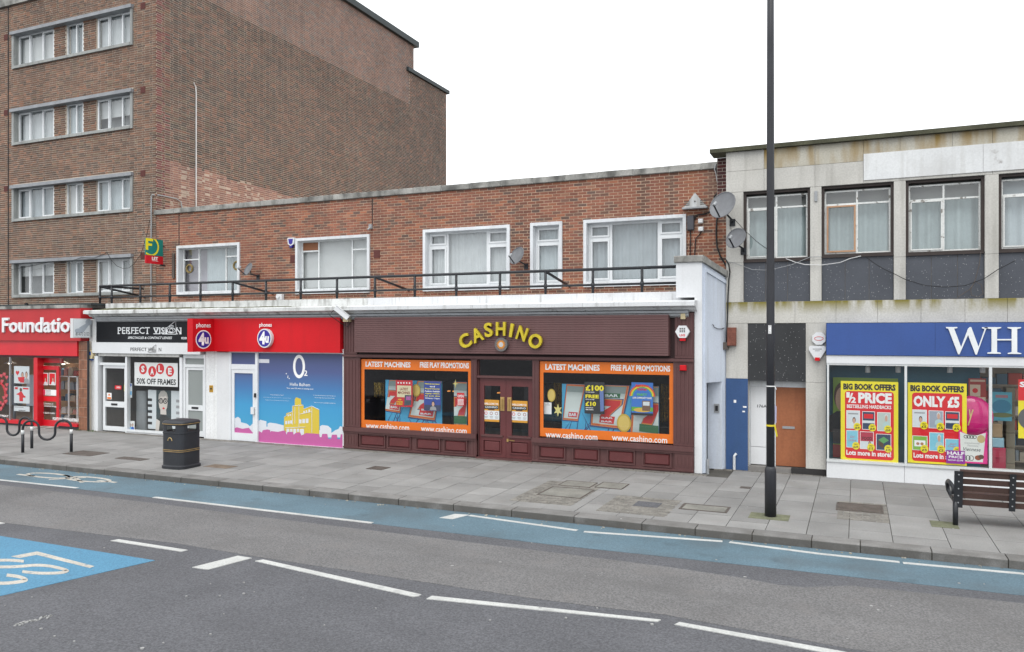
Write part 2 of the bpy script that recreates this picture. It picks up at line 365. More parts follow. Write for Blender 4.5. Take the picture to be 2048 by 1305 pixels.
def smooth(pts, k=5):
    out = []
    for i in range(len(pts)-1):
        p0, p1, p2, p3 = [Vector(pts[min(max(j, 0), len(pts)-1)]) for j in (i-1, i, i+1, i+2)]
        for s in range(k):
            t = s/k; out.append(tuple(.5*((2*p1)+(p2-p0)*t+(2*p0-5*p1+4*p2-p3)*t*t+(3*p1-p0-3*p2+p3)*t**3)))
    return out+[tuple(pts[-1])]
m = MB(); stroke(m, smooth([zc(p) for p in ((222, 951), (120, 942), (0, 941), (-150, 945), (-240, 968), (-210, 992), (-120, 1004), (0, 1004), (150, 1001), (330, 988), (450, 994), (560, 1016), (622, 1040), (560, 1058), (420, 1063), (300, 1057), (208, 1047))]), 10, 5.2); m.obj('painted_letter', cream_mark, bx)
m = MB(); stroke(m, smooth([zc(p) for p in ((62, 1080), (170, 1094), (232, 1118), (215, 1136), (100, 1152), (0, 1156), (-150, 1148), (-290, 1120), (-310, 1090))]), 11, 6.0); m.obj('painted_letter', cream_mark, bx)
# worn bicycle sign in the cycle lane
m = MB()
for (u, v) in ((96, 952), (176, 959.5)):
    cx, cy = G(u, v, ROAD); ribbon(m, [(cx+.62*cos(i*pi/12), cy+.2*sin(i*pi/12)) for i in range(25)], .08, ROAD, Z1)
for a, b in (((36, 949.5), (70, 953.5)), ((128, 951), (150, 957)), ((98, 960), (172, 956)), ((150, 957), (165, 966)), ((196, 962), (232, 966))):
    ribbon(m, [G(*a, ROAD), G(*b, ROAD)], .08, ROAD, Z1)
m.obj('bicycle_sign', cream_mark, road)
# trodden gum and paint specks on the tarmac
m = MB(); R = random.Random(3)
for i in range(70):
    u, v = R.uniform(0, 2048), R.choice((R.uniform(1000, 1300), R.uniform(1120, 1305))); x, y = G(u, v, ROAD); r = R.choice((.008, .012, .02))*R.uniform(.6, 1.2)
    m.flat([(x+r*cos(k*pi/4)*R.uniform(.7, 1.3), y+r*sin(k*pi/4)*R.uniform(.6, 1.2)) for k in range(8)], ROAD, ROAD+.0105)
for i in range(26):
    u, v = 30+i*2.9+R.uniform(-1, 1), 1252-i*.75+R.uniform(-2.4, 2.4); x, y = G(u, v, ROAD); r = R.uniform(.01, .024)
    m.flat([(x+r*cos(k*pi/3), y+r*sin(k*pi/3)) for k in range(6)], ROAD, ROAD+.0105)
m.obj('gum_specks', mat('gum_pale', (.26, .26, .255), .9), road, kind='stuff')

m = MB(); R = random.Random(13)
for i in range(150):
    x, y = R.uniform(-24, 8), KY-.03-abs(R.gauss(0, .07)); r = R.uniform(.006, .022); a = R.uniform(0, 3); m.flat([(x+r*cos(a+k*pi/2.5)*R.uniform(.5, 1.4), y+r*sin(a+k*pi/2.5)*R.uniform(.5, 1.2)) for k in range(5)], ROAD, ROAD+R.uniform(.007, .02))
m.obj('gutter_litter', mat('litter_bits', (.25, .23, .19), .9, .7, 3), road, kind='stuff')

# ------------------------------------------------------------------ pavement: bed, kerb stones, slabs, covers
m = MB(); m.flat([(-90, KY+.02), (60, KY+.02), (60, 75), (-90, 75)], -.2, -.022)
pavement = tag(m.obj('pavement', bed), kind='structure')
def colored(mb, c): mb.col = [(*c, 1)]*len(mb.v); return mb
R = random.Random(5)
kx = [F.off(D-KY).s(u) for u in (-40, 8, 70.4, 132.6, 208.5, 289.5, 361.7, 437.5, 525.6, 618.6, 696.5, 797, 906.7, 1022.9, 1147.8, 1283.8, 1390.3, 1504, 1623, 1720.8, 1863.9, 2017)]
kx = [kx[0]-.95*i for i in range(18, 0, -1)]+kx+[kx[-1]+.95*i for i in range(1, 10)]
KP = Pl(0, KY)
spill = MB(); spill.col = []
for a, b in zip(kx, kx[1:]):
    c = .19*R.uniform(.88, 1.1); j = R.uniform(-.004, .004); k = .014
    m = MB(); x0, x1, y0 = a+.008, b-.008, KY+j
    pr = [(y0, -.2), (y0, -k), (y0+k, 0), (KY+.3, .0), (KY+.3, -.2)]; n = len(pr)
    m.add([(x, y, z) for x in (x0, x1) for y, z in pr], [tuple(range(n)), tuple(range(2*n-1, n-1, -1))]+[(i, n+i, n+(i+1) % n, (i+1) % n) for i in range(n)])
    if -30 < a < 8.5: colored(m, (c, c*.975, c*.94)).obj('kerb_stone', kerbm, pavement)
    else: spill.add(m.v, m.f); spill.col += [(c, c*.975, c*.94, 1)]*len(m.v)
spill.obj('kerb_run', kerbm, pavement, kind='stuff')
rest = MB(); rest.col = []; slabs = []
x = -40.0
while x < 22:
    wd = R.choice((.6, .6, .6, .75)); y1 = 17.05 if x < -2.95 else 18.02; y = KY+.31
    y -= 0 if R.random() < .5 else 0; first = True
    while y < y1-.05:
        ln = R.choice((.9, .9, .75, .6)) if not first else R.choice((.45, .6, .75, .9)); first = False
        e = min(y+ln, y1)
        if y1-e < .2: e = y1
        g = .225*R.choice((1, 1, 1, .93, 1.07, 1.03, .97, .86, 1.1))*R.uniform(.97, 1.03); slabs.append((x, x+wd, y, e, (g*1.0, g*.985, g*.955), R.uniform(-.003, .002)))
        y = e
    x += wd
def seen(q):
    u, v = uv((q[0]+q[1])/2, (q[2]+q[3])/2, 0); return 0 < u < 2060
vis = sorted([q for q in slabs if seen(q)], key=lambda q: -(q[1]-q[0])*(q[3]-q[2])/((q[2])**2+q[0]**2)**1.5)
ids = set(id(q) for q in vis[:290])
for q in slabs:
    m = MB(); gp = .005
    m.flat([(q[0]+gp, q[2]+gp), (q[1]-gp, q[2]+gp), (q[1]-gp, q[3]-gp), (q[0]+gp, q[3]-gp)], -.04, q[5])
    if id(q) in ids: colored(m, q[4]).obj('paving_slab', slabm, pavement)
    else: rest.add(m.v, m.f); rest.col += [(*q[4], 1)]*len(m.v)
rest.obj('far_slabs', slabm, pavement, kind='stuff')
def setts(x0, x1, y0, y1, lx, ly, z, name='sett_course'):
    m = MB(); m.col = []; y = y0; row = 0
    while y < y1-.02:
        x = x0-(lx/2 if row % 2 else 0)
        while x < x1-.02:
            a, b = max(x, x0), min(x+lx, x1)
            if b-a > .03:
                g = R.uniform(.8, 1.15); n0 = len(m.v); m.flat([(a+.006, y+.006), (b-.006, y+.006), (b-.006, y+ly-.006), (a+.006, y+ly-.006)], -.03, z+R.uniform(-.002, .002))
                m.col += [(.178*g, .168*g, .15*g, 1)]*(len(m.v)-n0)
            x += lx
        y += ly; row += 1
    return m.obj(name, sett, pavement, kind='stuff')
setts(-32, -2.95, 17.06, 17.32, .21, .125, .0)
setts(-2.95, 12, 18.03, 18.16, .21, .11, .0)
def plate(u0, v0, u1, v1, mt, z=.005, rim=None, name='inspection_cover'):
    xa, ya = G((u0+u1)/2-(u1-u0)/2, (v0+v1)/2); xb, _ = G((u0+u1)/2+(u1-u0)/2, (v0+v1)/2); _, yn = G((u0+u1)/2, v1); _, yf = G((u0+u1)/2, v0)
    m = MB(); m.flat([(xa, yn), (xb, yn), (xb, yf), (xa, yf)], -.02, z); o = m.obj(name, mt, pavement)
    if rim:
        m = MB()
        for q in ([(xa-rim, yn-rim), (xb+rim, yn-rim), (xb+rim, yn-.004), (xa-rim, yn-.004)], [(xa-rim, yf+.004), (xb+rim, yf+.004), (xb+rim, yf+rim), (xa-rim, yf+rim)],
                  [(xa-rim, yn), (xa-.004, yn), (xa-.004, yf), (xa-rim, yf)], [(xb+.004, yn), (xb+rim, yn), (xb+rim, yf), (xb+.004, yf)]): m.flat(q, -.02, z+.003)
        m.obj('cover_frame', rust, pavement)
    return (xa, xb, yn, yf)
conc = mat('cover_concrete', (.185, .18, .16), .9, .2, 3, .15, 40, bump=.2, bscale=60)
for q in ((1040, 958, 1215, 1003), (1655, 1000, 1795, 1036)):
    xa, ya = G(q[0]+20, (q[1]+q[3])/2); xb, _ = G(q[2]-20, (q[1]+q[3])/2); setts(xa, xb, G(q[0], q[3])[1], G(q[0], q[1])[1], .2, .1, .004, 'sett_patch')
xa, _ = G(1205, 1012); xb, _ = G(1355, 1012); setts(xa, xb, G(1280, 1030)[1], G(1280, 996)[1], .2, .1, .004, 'sett_patch')
plate(1085, 977, 1178, 995, conc, .009, .03); plate(1122, 964, 1190, 974, conc, .009, .02); plate(1196, 967, 1252, 978, conc, .009, .02)
plate(1268, 1005, 1322, 1015, tar_dark, .010, name='tarmac_patch'); plate(1364, 1012, 1455, 1022, conc, .006, .045); plate(1676, 1010, 1762, 1024, rust, .010, .03)
plate(132, 903, 212, 912, rust, .005, .03); plate(228, 916, 300, 920, rust, .005, .03); plate(408, 930, 474, 937, mat('rusty_cover', (.15, .115, .085), .9, .3, 5, .2, 40, bump=.4), .005)
plate(738, 934, 775, 940, rust, .005, .02); plate(1480, 974, 1502, 978, rust, .005); plate(1497, 1028, 1580, 1040, moss, .004, name='mossy_patch'); plate(1862, 1044, 1915, 1056, moss, .005, name='mossy_patch')
m = MB(); R = random.Random(9)
for i in range(120):
    u = R.uniform(0, 2048); v = R.uniform(905, 1080); x, y = G(u, v)
    if not (KY+.05 < y < 17.2): continue
    r = R.uniform(.008, .02); m.flat([(x+r*cos(k*pi/3), y+r*sin(k*pi/3)) for k in range(6)], -.01, .0055)
m.obj('gum_specks', mat('gum_grey', (.3, .3, .29), .9), pavement, kind='stuff')

# ================================================================== brickwork
def in_hole(a, b, zc_, holes):
    """pieces of the interval a..b left over at height zc_"""
    out = [(a, b)]
    for h in holes:
        if h[2] < zc_ < h[3]:
            nx_ = []
            for p, q in out:
                if h[1] <= p or h[0] >= q: nx_.append((p, q))
                else:
                    if h[0] > p: nx_.append((p, h[0]))
                    if h[1] < q: nx_.append((h[1], q))
            out = nx_
    return out
def lay(s0, s1, z0, z1, holes, colf, L=.24, hh=.078, flemish=False, seed=1):
    """rows of bricks (s0,s1,z0,z1,colour,full)"""
    R = random.Random(seed); out = []; row = 0; z = z1
    while z > z0+.02:
        zb = max(z-hh, z0); s = s0; off = (row % 2)*L/2; first = True; alt = row % 2
        s = s0-off if not flemish else s0-(alt*.09)
        while s < s1:
            ln = L if not flemish else (L if alt == 0 else L/2); alt = 1-alt
            a, b = max(s, s0), min(s+ln, s1)
            if b-a > .03:
                for p, q in in_hole(a, b, (z+zb)/2, holes):
                    if q-p > .035: out.append((p, q, zb, z, colf(R, (p+q)/2, (z+zb)/2), ln == L and q-p > L-.001))
            s += ln
        z -= hh; row += 1
    return out
def bricks(pl, rows, parent, single, n0=0.0, m_=.0075, nm='brick'):
    """the bricks listed in single become objects of their own, the rest one body"""
    R = random.Random(2); mb = MB(); mb.col = []; pool = {}
    for i, (a, b, z0, z1, c, full) in enumerate(rows):
        n = n0+R.uniform(-.002, .003)
        q = [pl.w(s, z, k) for k in (n-.03, n) for z in (z0+m_, z1-m_) for s in (a+m_, b-m_)]
        f = [(4, 5, 7, 6), (0, 4, 6, 2), (5, 1, 3, 7), (6, 7, 3, 2), (0, 1, 5, 4)]
        if i in single:
            key = (round(b-a, 3), i % 40)
            if key not in pool:
                me = bpy.data.meshes.new('brick'); o_ = Vector(pl.w((a+b)/2, (z0+z1)/2, n))
                me.from_pydata([tuple(Vector(t)-o_) for t in q], [], f); at = me.attributes.new('bcol', 'FLOAT_COLOR', 'POINT')
                at.data.foreach_set('color', [t for _ in q for t in (*c, 1)]); me.materials.append(brickm); pool[key] = me
            o = bpy.data.objects.new('brick', pool[key]); C.objects.link(o); o.parent = parent
            o.location = Vector(pl.w((a+b)/2, (z0+z1)/2, n))-LOC[parent]; LOC[o] = LOC[parent]
        else: mb.add(q, f); mb.col += [(*c, 1)]*8
    return mb.obj('brickwork', brickm, parent, kind='stuff')
def nearest(pl, rows, k, cond=lambda r: True):
    def size(r):
        x, y, z = pl.w((r[0]+r[1])/2, (r[2]+r[3])/2); u, v = uv(x, y, z)
        if not (0 < u < 2048 and 0 < v < 1305): return 1e9
        u1, _ = uv(*pl.w(r[1], r[2])); u0, _ = uv(*pl.w(r[0], r[2])); return -abs(u1-u0)
    idx = [i for i, r in enumerate(rows) if r[5] and cond(r)]
    sz = {i: size(rows[i]) for i in idx}
    return set(sorted([i for i in idx if sz[i] < 1e8], key=lambda i: sz[i])[:k])
def wall(mb, pl, s0, s1, z0, z1, holes, n, deep=.2):
    S = sorted(set([s0, s1]+[min(max(x, s0), s1) for h in holes for x in h[:2]])); Z = sorted(set([z0, z1]+[min(max(x, z0), z1) for h in holes for x in h[2:4]]))
    for a, b in zip(S, S[1:]):
        for c, d in zip(Z, Z[1:]):
            if not any(h[0] < (a+b)/2 < h[1] and h[2] < (c+d)/2 < h[3] for h in holes): mb.quad(pl, a, b, c, d, n)
    for h in holes:
        for q in ([(h[0], h[2]), (h[0], h[3])], [(h[1], h[3]), (h[1], h[2])], [(h[0], h[3]), (h[1], h[3])], [(h[1], h[2]), (h[0], h[2])]):
            (a, b), (c, d) = q; mb.add([pl.w(a, b, n), pl.w(c, d, n), pl.w(c, d, n-deep), pl.w(a, b, n-deep)], [(0, 1, 2, 3)])
    return mb
def pick(R, table):
    r = R.random()*sum(t[0] for t in table)
    for wt, c in table:
        r -= wt
        if r <= 0: break
    g = R.uniform(.86, 1.14); return tuple(x*g for x in c)
def drape(parent, pl, s0, s1, z0, z1, n, mt, amp=.022, wl=.13, name='curtain', seed=0):
    R = random.Random(seed+int(s0*100)); k = max(8, int((s1-s0)/.03)); m = MB(); ph = R.uniform(0, 6); q = []
    for i in range(k+1):
        s = s0+(s1-s0)*i/k; d = amp*sin(2*pi*s/wl+ph+1.7*sin(s*3.1+ph))+amp*.6*sin(2*pi*s/(wl*2.7)+ph*2)
        q += [pl.w(s, z1, n+d*.6), pl.w(s, z0, n+d)]
    m.add(q, [(2*i, 2*i+1, 2*i+3, 2*i+2) for i in range(k)])
    return m.obj(name, mt, parent, smooth=True)
def glazing(part, pl, s0, s1, z0, z1, n, splits=(), transom={}, opens=(), wd=.045, mw=.05, dp=.06, fm=upvc, gm=None, sash=.04):
    """frame with mullions at splits, transoms {column: z}, opening sashes in cells (column,row); one pane per cell"""
    gm = gm or clear; fr = MB(); fr.ring(pl, s0, s1, z0, z1, wd, n-dp, n); E_ = [s0+wd]+[x for x in splits]+[s1-wd]
    for x in splits: fr.box(pl, x-mw/2, x+mw/2, z0+wd, z1-wd, n-dp, n-.001)
    cells = []
    for i in range(len(E_)-1):
        a = E_[i]+(mw/2 if i else 0); b = E_[i+1]-(mw/2 if i < len(E_)-2 else 0)
        if i in transom:
            t = transom[i]; fr.box(pl, a, b, t-mw/2, t+mw/2, n-dp, n-.002)
            cells += [((i, 0), a, b, z0+wd, t-mw/2), ((i, 1), a, b, t+mw/2, z1-wd)]
        else: cells.append(((i, 0), a, b, z0+wd, z1-wd))
    for key, a, b, c, d in cells:
        if key in opens: fr.ring(pl, a+.002, b-.002, c+.002, d-.002, sash, n-dp+.01, n+.018)
    f = fr.obj('frame', fm, part)
    for key, a, b, c, d in cells:
        k = sash if key in opens else 0
        m = MB(); m.quad(pl, a+k, b-k, c+k, d-k, n-.03); m.obj('pane', gm, part)
    return f
# brick colours
def brown(tab): return [(t[0], (t[1][0]*.93, t[1][1]*1.03, t[1][2]*1.0)) for t in tab]
def calm(tab, k):
    w_ = sum(t[0] for t in tab); mean = [sum(t[0]*t[1][i] for t in tab)/w_ for i in range(3)]
    return [(t[0], tuple(mean[i]+(t[1][i]-mean[i])*k for i in range(3))) for t in tab]
MIDC = [(40, (.255, .102, .066)), (22, (.205, .085, .06)), (12, (.33, .132, .076)), (16, (.15, .087, .067)), (6, (.105, .08, .07)), (4, (.30, .155, .10))]
OLDC = [(30, (.20, .105, .075)), (24, (.155, .09, .07)), (20, (.105, .073, .062)), (14, (.25, .12, .08)), (6, (.31, .14, .09)), (8, (.195, .13, .09))]
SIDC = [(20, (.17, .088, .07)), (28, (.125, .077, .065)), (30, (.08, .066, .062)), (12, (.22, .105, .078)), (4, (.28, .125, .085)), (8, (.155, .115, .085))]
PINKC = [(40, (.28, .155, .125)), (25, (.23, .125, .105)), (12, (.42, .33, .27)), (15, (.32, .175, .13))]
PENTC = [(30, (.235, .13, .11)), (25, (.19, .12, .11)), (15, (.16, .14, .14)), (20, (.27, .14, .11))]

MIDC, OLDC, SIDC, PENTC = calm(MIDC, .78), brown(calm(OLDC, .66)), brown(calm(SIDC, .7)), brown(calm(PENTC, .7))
# ================================================================== brick apartment block (left)
XL = FB.s(312.0)                                    # its front right corner
block = thing('apartment_block', 'tall brown brick apartment block with four rows of white windows at the left edge', 'building', (XL-3, DB+4, 0))
SIDE = Pl(XL, DB, 0, 1)                             # the flank wall above the low terrace, facing right
win_rows = [(64, 138.9, 10.1, 91), (220.8, 292.5, 175.3, 256.8), (374, 445, 341.5, 423), (522.5, 597, 505, 588)]
hol = []
for tl, bl, tr, br in win_rows:
    z1 = (FB.z(25.5, tl)+FB.z(266.3, tr))/2; z0 = (FB.z(25.5, bl)+FB.z(266.3, br))/2
    hol.append((FB.s(25.5), FB.s(266.3), z0, z1))
BAY = -(hol[0][1]-hol[0][0]+1.7); hol += [(h[0]+BAY, h[1]+BAY, h[2], h[3]) for h in hol]          # the next bay, past the movement joint
XLL, ZB, ZT = XL-15.5, 3.9, 17.6
core = MB(); wall(core, FB, XLL, XL-.008, ZB, ZT, hol, -.008, .25)
ytop = SIDE.s(892.6); zold = (SIDE.z(500, 42.1)+SIDE.z(818.5, 209.6))/2; zstep = (SIDE.z(822, 147)+SIDE.z(892.6, 187))/2
ystep = SIDE.s(818.5)
core.quad(SIDE, .008, ytop, 3.9, zold, -.008); core.quad(SIDE, ystep, ytop, zold, zstep, -.008)
core.add([(XLL, DB, ZT), (XL-.3, DB, ZT), (XL-.3, DB+ytop, ZT), (XLL, DB+ytop, ZT), (XLL, DB+ytop, 0), (XL, DB+ytop, 0), (XL, DB+ytop, zold), (XLL, DB, 0), (XLL, DB+ytop, ZT)],
         [(0, 1, 2, 3), (4, 5, 6, 3), (7, 4, 3, 0)])
core.obj('wall', mortar_grey, block)
def c_front(R, s, z): return pick(R, OLDC)
SP = SIDE.off(-.03)                                  # the later top storey stands back a little
a1, b1 = SIDE.p(323.6, 315.1), SIDE.p(512, 373.1)
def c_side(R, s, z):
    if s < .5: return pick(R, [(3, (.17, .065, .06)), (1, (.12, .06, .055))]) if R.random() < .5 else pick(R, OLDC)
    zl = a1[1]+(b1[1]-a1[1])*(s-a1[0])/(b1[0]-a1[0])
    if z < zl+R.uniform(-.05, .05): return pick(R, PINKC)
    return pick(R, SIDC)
front_rows = lay(XLL, XL, ZB, ZT, hol, c_front, .243, .079, True, 11)
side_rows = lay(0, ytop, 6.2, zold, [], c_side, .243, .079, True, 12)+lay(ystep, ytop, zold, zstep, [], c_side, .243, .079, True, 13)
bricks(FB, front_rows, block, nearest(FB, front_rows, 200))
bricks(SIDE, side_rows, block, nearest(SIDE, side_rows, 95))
zp = (SP.z(699, 12)+SP.z(827.6, 92))/2; yp = SP.s(827.6)
m = MB(); m.box(SP, 0, yp, zold-.4, zp, -1, -.008); m.obj('top_storey', mortar_grey, block)
bricks(SP, lay(0, yp, zold-.2, zp, [], lambda R, s, z: pick(R, PENTC), .243, .079, True, 14), block, set())
dk = mat('dark_flashing', (.028, .036, .038), .6, .15, 2, .1, 30)
m = MB(); m.box(SP, -.2, yp+.28, zp, zp+.3, -3, .18); m.obj('roof_edge', dk, block)
m = MB(); m.box(SIDE, ystep-.25, ytop+.2, zstep, zstep+.2, -.45, .12); m.obj('roof_edge', dk, block)
m = MB(); m.box(SIDE, ystep, ytop, zold, zstep, -.34, -.032); m.obj('parapet', mortar_grey, block)
zb = FB.z(40, 7); m = MB(); m.box(FB, XLL, FB.s(86), zb-.02, zb+.55, -.1, .09); m.obj('stone_band', stone, block)
NETS = [net, mat('net_curtain_grey', (.31, .35, .37), .9, .08, 3, .05, 50, spec=.1), mat('net_curtain_pale', (.46, .49, .50), .9, .06, 3, .05, 50, spec=.1)]
surr = mat('window_stone', (.30, .31, .30), .9, .18, 2, .12, 30, bump=.2, bscale=40, streak=.5, scol=(.12, .12, .11))
lead = mat('lead_grey', (.25, .26, .275), .6, .15, 3, .1, 30)
for i, (s0, s1, z0, z1) in enumerate(hol):
    m = MB(); m.box(FB, s0, s0+.12, z0, z1-.14, -.28, .05); m.box(FB, s1-.1, s1, z0, z1-.14, -.28, .05); m.box(FB, s0+.12, s1-.1, z0, z0+.1, -.28, .07)
    wn = m.obj('window', surr, block); m = MB(); m.box(FB, s0-.02, s1+.02, z1-.139, z1-.02, -.28, .12); m.obj('window_hood', lead, wn)
    g = [FB.s(u)+(BAY if i > 3 else 0) for u in (33.5, 102.5, 127, 161.5, 188, 263)]
    inner = FB.off(-.16)
    for a, b in ((g[1], g[2]), (g[3], g[4])):
        m = MB(); m.box(FB, a, b, z0+.1, z1-.14, -.3, -.108); m.obj('brick_pier', mortar_grey, wn)
        bricks(FB.off(-.10), lay(a, b, z0+.1, z1-.14, [], c_front, .243, .079, True, 20+i), block, set())
    for k, (a, b) in enumerate(((s0+.12, g[1]), (g[2], g[3]), (g[4], s1-.1))):
        sp = [a+(b-a)*.34, a+(b-a)*.67] if k != 1 else [a+(b-a)*.53]
        glazing(wn, FB, a, b, z0+.1, z1-.14, -.15, sp, {}, [(0, 0), (2, 0)] if k != 1 else [(1, 0)], wd=.035, mw=.04, sash=.045)
        if (i+k) % 3: drape(wn, FB, a-.3, b+.1, z0+.1, z1-.14, -.30, NETS[(i*2+k) % 3], .012, .16, seed=i*7+k)
        else:
            m = MB(); zh_ = z0+.1+(z1-z0)*(.0, .35, .0, .5, .2, .4, 0, .3)[i]; m.quad(FB, a-.3, b+.1, zh_, z1-.14, -.29); m.obj('roller_blind', blind, wn); m = MB(); m.quad(FB, a-.4, b+.1, z0+.1, z1-.14, -.5); m.obj('dim_room', mat('dim_curtain', (.2, .215, .22), .9), wn)
airb = mat('air_brick', (.11, .035, .03), .8, .1, 10)
for u, v in ((286, 12), (286, 180), (286, 347), (286, 512), (12, 75), (12, 226), (12, 378)):
    s, z = FB.p(u, v); m = MB(); m.box(FB, s-.11, s+.11, z-.11, z+.11, -.01, .012)
    for k in range(4): m.box(FB, s-.09, s+.09, z-.085+k*.046, z-.06+k*.046, .012, .018)
    m.obj('air_brick', airb, block)
m = MB(); m.box(FB, FB.s(16), FB.s(17.6), 3.9, 17, -.02, .012); m.obj('movement_joint', mat('joint_black', (.03, .028, .028), .9), block)
m = MB(); m.box(FB, XLL, XL-.02, ZB, FB.z(60, 613), -.1, .09); m.obj('stone_ledge', stone, block)
whitepipe = mat('conduit', (.6, .6, .6), .5)
a = SIDE.p(391, 176); b = SIDE.p(391, 416); c = SIDE.p(386, 166)
m = MB(); m.tube([SIDE.w(c[0], c[1], .03), SIDE.w(a[0]-.02, a[1]+.02, .03), SIDE.w(a[0], a[1]-.2, .03), SIDE.w(b[0], b[1]-.4, .03)], .022, 6)
solo(m, 'conduit_pipe', whitepipe, 'white conduit pipe running up the brick flank of the apartment block', 'pipe')
m = MB(); m.tube([FB.px(304.5, 607, .05), FB.px(304.8, 500, .05), FB.px(305, 395, .05), FB.px(306.5, 390.5, .05), SIDE.px(318, 391, .05), SIDE.px(350, 398, .05), SIDE.px(360, 405, .05), SIDE.px(362, 418, .05)], .022, 6)
solo(m, 'corner_pipe', galv, 'thin grey pipe bending round the corner of the apartment block', 'pipe')
wire = mat('black_cable', (.015, .015, .016), .6)
def cable(pl, px, label, r=.009, mt=None, n=.03, cat='cable'):
    m = MB(); m.tube([pl.px(u, v, n) for u, v in px], r, 5); return solo(m, 'cable', mt or wire, label, cat)
cable(FB, [(30, 540), (60, 535), (80, 531), (104, 525), (130, 527), (150, 523), (170, 516), (195, 517), (221, 507)], 'black cable looping along the hood of the lowest apartment windows', n=.14)
cable(FB, [(221, 507), (228, 520), (240, 533), (252, 538), (264, 537), (275, 528), (288, 510), (300, 470), (306, 440)], 'black cable hanging in a loop beside the letting board', n=.13)

# ================================================================== low brick terrace building (middle)
XR = FC.s(1452.0)
terr = thing('terrace_building', 'low red brick building with five white framed windows above the three small shops', 'building', ((XL+XR)/2, DB+3, 0))
zt = (FB.z(310, 430.8)+FB.z(1012, 372.4)+FB.z(1451, 337.3))/3; zb = 3.95
W = [(355.5, 493.4, 480, 587.3), (593, 478.4, 740, 582.2), (847.8, 461, 1019.9, 575.5), (1062.2, 447.6, 1124.5, 573.2), (1168.5, 441.8, 1372, 566)]
wh = [FB.rect(*q) for q in W]
SR = FB.s(1465)
m = MB(); wall(m, FB, XL+.01, SR, zb, zt, wh, -.008, .3)
m.add([(XL+.01, DB+.01, zt), (SR, DB+.01, zt), (SR, DB+14, zt), (XL+.01, DB+14, zt), (XL+.01, DB+14, 0), (SR, DB+14, 0), (SR, DB, 3.6), (SR, DB, zt)], [(0, 1, 2, 3), (4, 5, 2, 3), (6, 5, 2, 7)])
m.obj('wall', mortar_warm, terr)
mid_rows = lay(XL+.01, SR, zb, zt, wh, lambda R, s, z: pick(R, MIDC), .243, .0785, False, 3)
bricks(FB, mid_rows, terr, nearest(FB, mid_rows, 295))
cz = zt; cu = [310, 350, 394, 437, 480, 523.6, 570.8, 619.6, 667.5, 719.8, 773, 828.6, 885, 943.4, 1003.9, 1066.7, 1131.5, 1198, 1267.5, 1339.7, 1403.5, 1466]
for i, (a, b) in enumerate(zip(cu, cu[1:])):
    m = MB(); m.cham(FB, FB.s(a)+.006, FB.s(b)-.006, cz, cz+.16+.004*(i % 3), -.3, .07, .012); m.obj('coping_stone', stone, terr)
m = MB(); m.box(FB, XL+.02, SR, cz+.002, cz+.13, -.25, .05); m.obj('coping_joints', mat('joint_pale', (.5, .5, .47), .9), terr)
glz = [dict(u=(398, 452), tl=(397, 519), tr=(465, 513)), dict(u=(637.5, 704.5), tl=(620, 503), tr=(720, 499)), dict(u=(895, 975.5), tl=(870, 494), tr=(995, 489)),
       dict(u=(), tl=(1093, 486), tr=None), dict(u=(1221.8, 1318), tl=(1200, 477.8), tr=(1340, 471))]
frame_p = mat('painted_timber', (.7, .72, .72), .55, .08, 3, .06, 40, streak=.3, scol=(.3, .28, .25))
WL = ['', '', '', '', '']
for i, (r, q) in enumerate(zip(wh, glz)):
    s0, s1, z0, z1 = r; m = MB(); m.ring(FB, s0-.01, s1+.01, z0-.01, z1+.01, .085, -.03, .055, .1); m.ring(FB, s0+.02, s1-.02, z0+.02, z1-.02, .06, -.24, -.031)
    wn = m.obj('window', white_paint, terr); P = FB.off(-.16); sp = [P.s(u) for u in q['u']]; new = i >= 2
    trn = {0: P.z(*q['tl'])}
    if q['tr']: trn[2] = P.z(*q['tr'])
    op = [(0, 0), (0, 1), (2, 0), (2, 1)] if new else []
    glazing(wn, FB, s0+.08, s1-.08, z0+.09, z1-.08, -.16, sp, trn, op, wd=.05 if new else .03, mw=.07 if new else .04, fm=upvc if new else frame_p, sash=.045)
    if i == 0:
        drape(wn, FB, s0+(s1-s0)*.35, s1-.1, z0+.09, z1-.08, -.36, net, .02, .11, seed=3); m = MB(); m.quad(FB, s0-.3, s0+(s1-s0)*.36, z0+.05, z1-.05, -.42); m.obj('curtain', mat('mauve_curtain', (.33, .32, .36), .9), wn)
        for (u, v) in ((371, 537), (466, 531)):
            m = MB(); s, z = FB.p(u, v); m.tube([FB.w(s+.13*cos(k*pi/8), z+.13*sin(k*pi/8), -.17) for k in range(17)], .035, 6); m.obj('wreath', mat('straw', (.2, .15, .06), .9), wn)
    elif i == 1:
        m = MB(); m.quad(FB, s0-.15, s1+.05, z0+.05, z1-.05, -.31); m.obj('roller_blind', blind, wn)
        a, b = P.s(603), P.s(635); m = MB(); m.quad(FB, a, b, trn[0]+.03, z1-.12, -.185); m.obj('boarded_light', mat('ply_board', (.26, .11, .055), .8), wn)
    else: drape(wn, FB, s0-.15, s1+.05, z0+.05, z1-.05, -.31, NETS[i % 3], .02, .13, seed=i)
    m = MB(); m.box(FB, s0, s1, z0-.05, z0-.012, -.02, .075); m.obj('sill', white_paint, wn)
for u, v in ((586.5, 518), (754, 508)):
    s, z = FB.p(u, v); m = MB(); m.box(FB, s-.11, s+.11, z-.12, z+.12, -.01, .014)
    for k in range(4): m.box(FB, s-.09, s+.09, z-.09+k*.05, z-.065+k*.05, .014, .02)
    m.obj('air_brick', airb, terr)
for u, va, vb in ((358, 426, 491), (744.5, 397, 450)):
    m = MB(); m.box(FB, FB.s(u-.5), FB.s(u+.9), FB.z(u, vb), FB.z(u, va), -.01, .006); m.obj('movement_joint', MATS['joint_black'], terr)
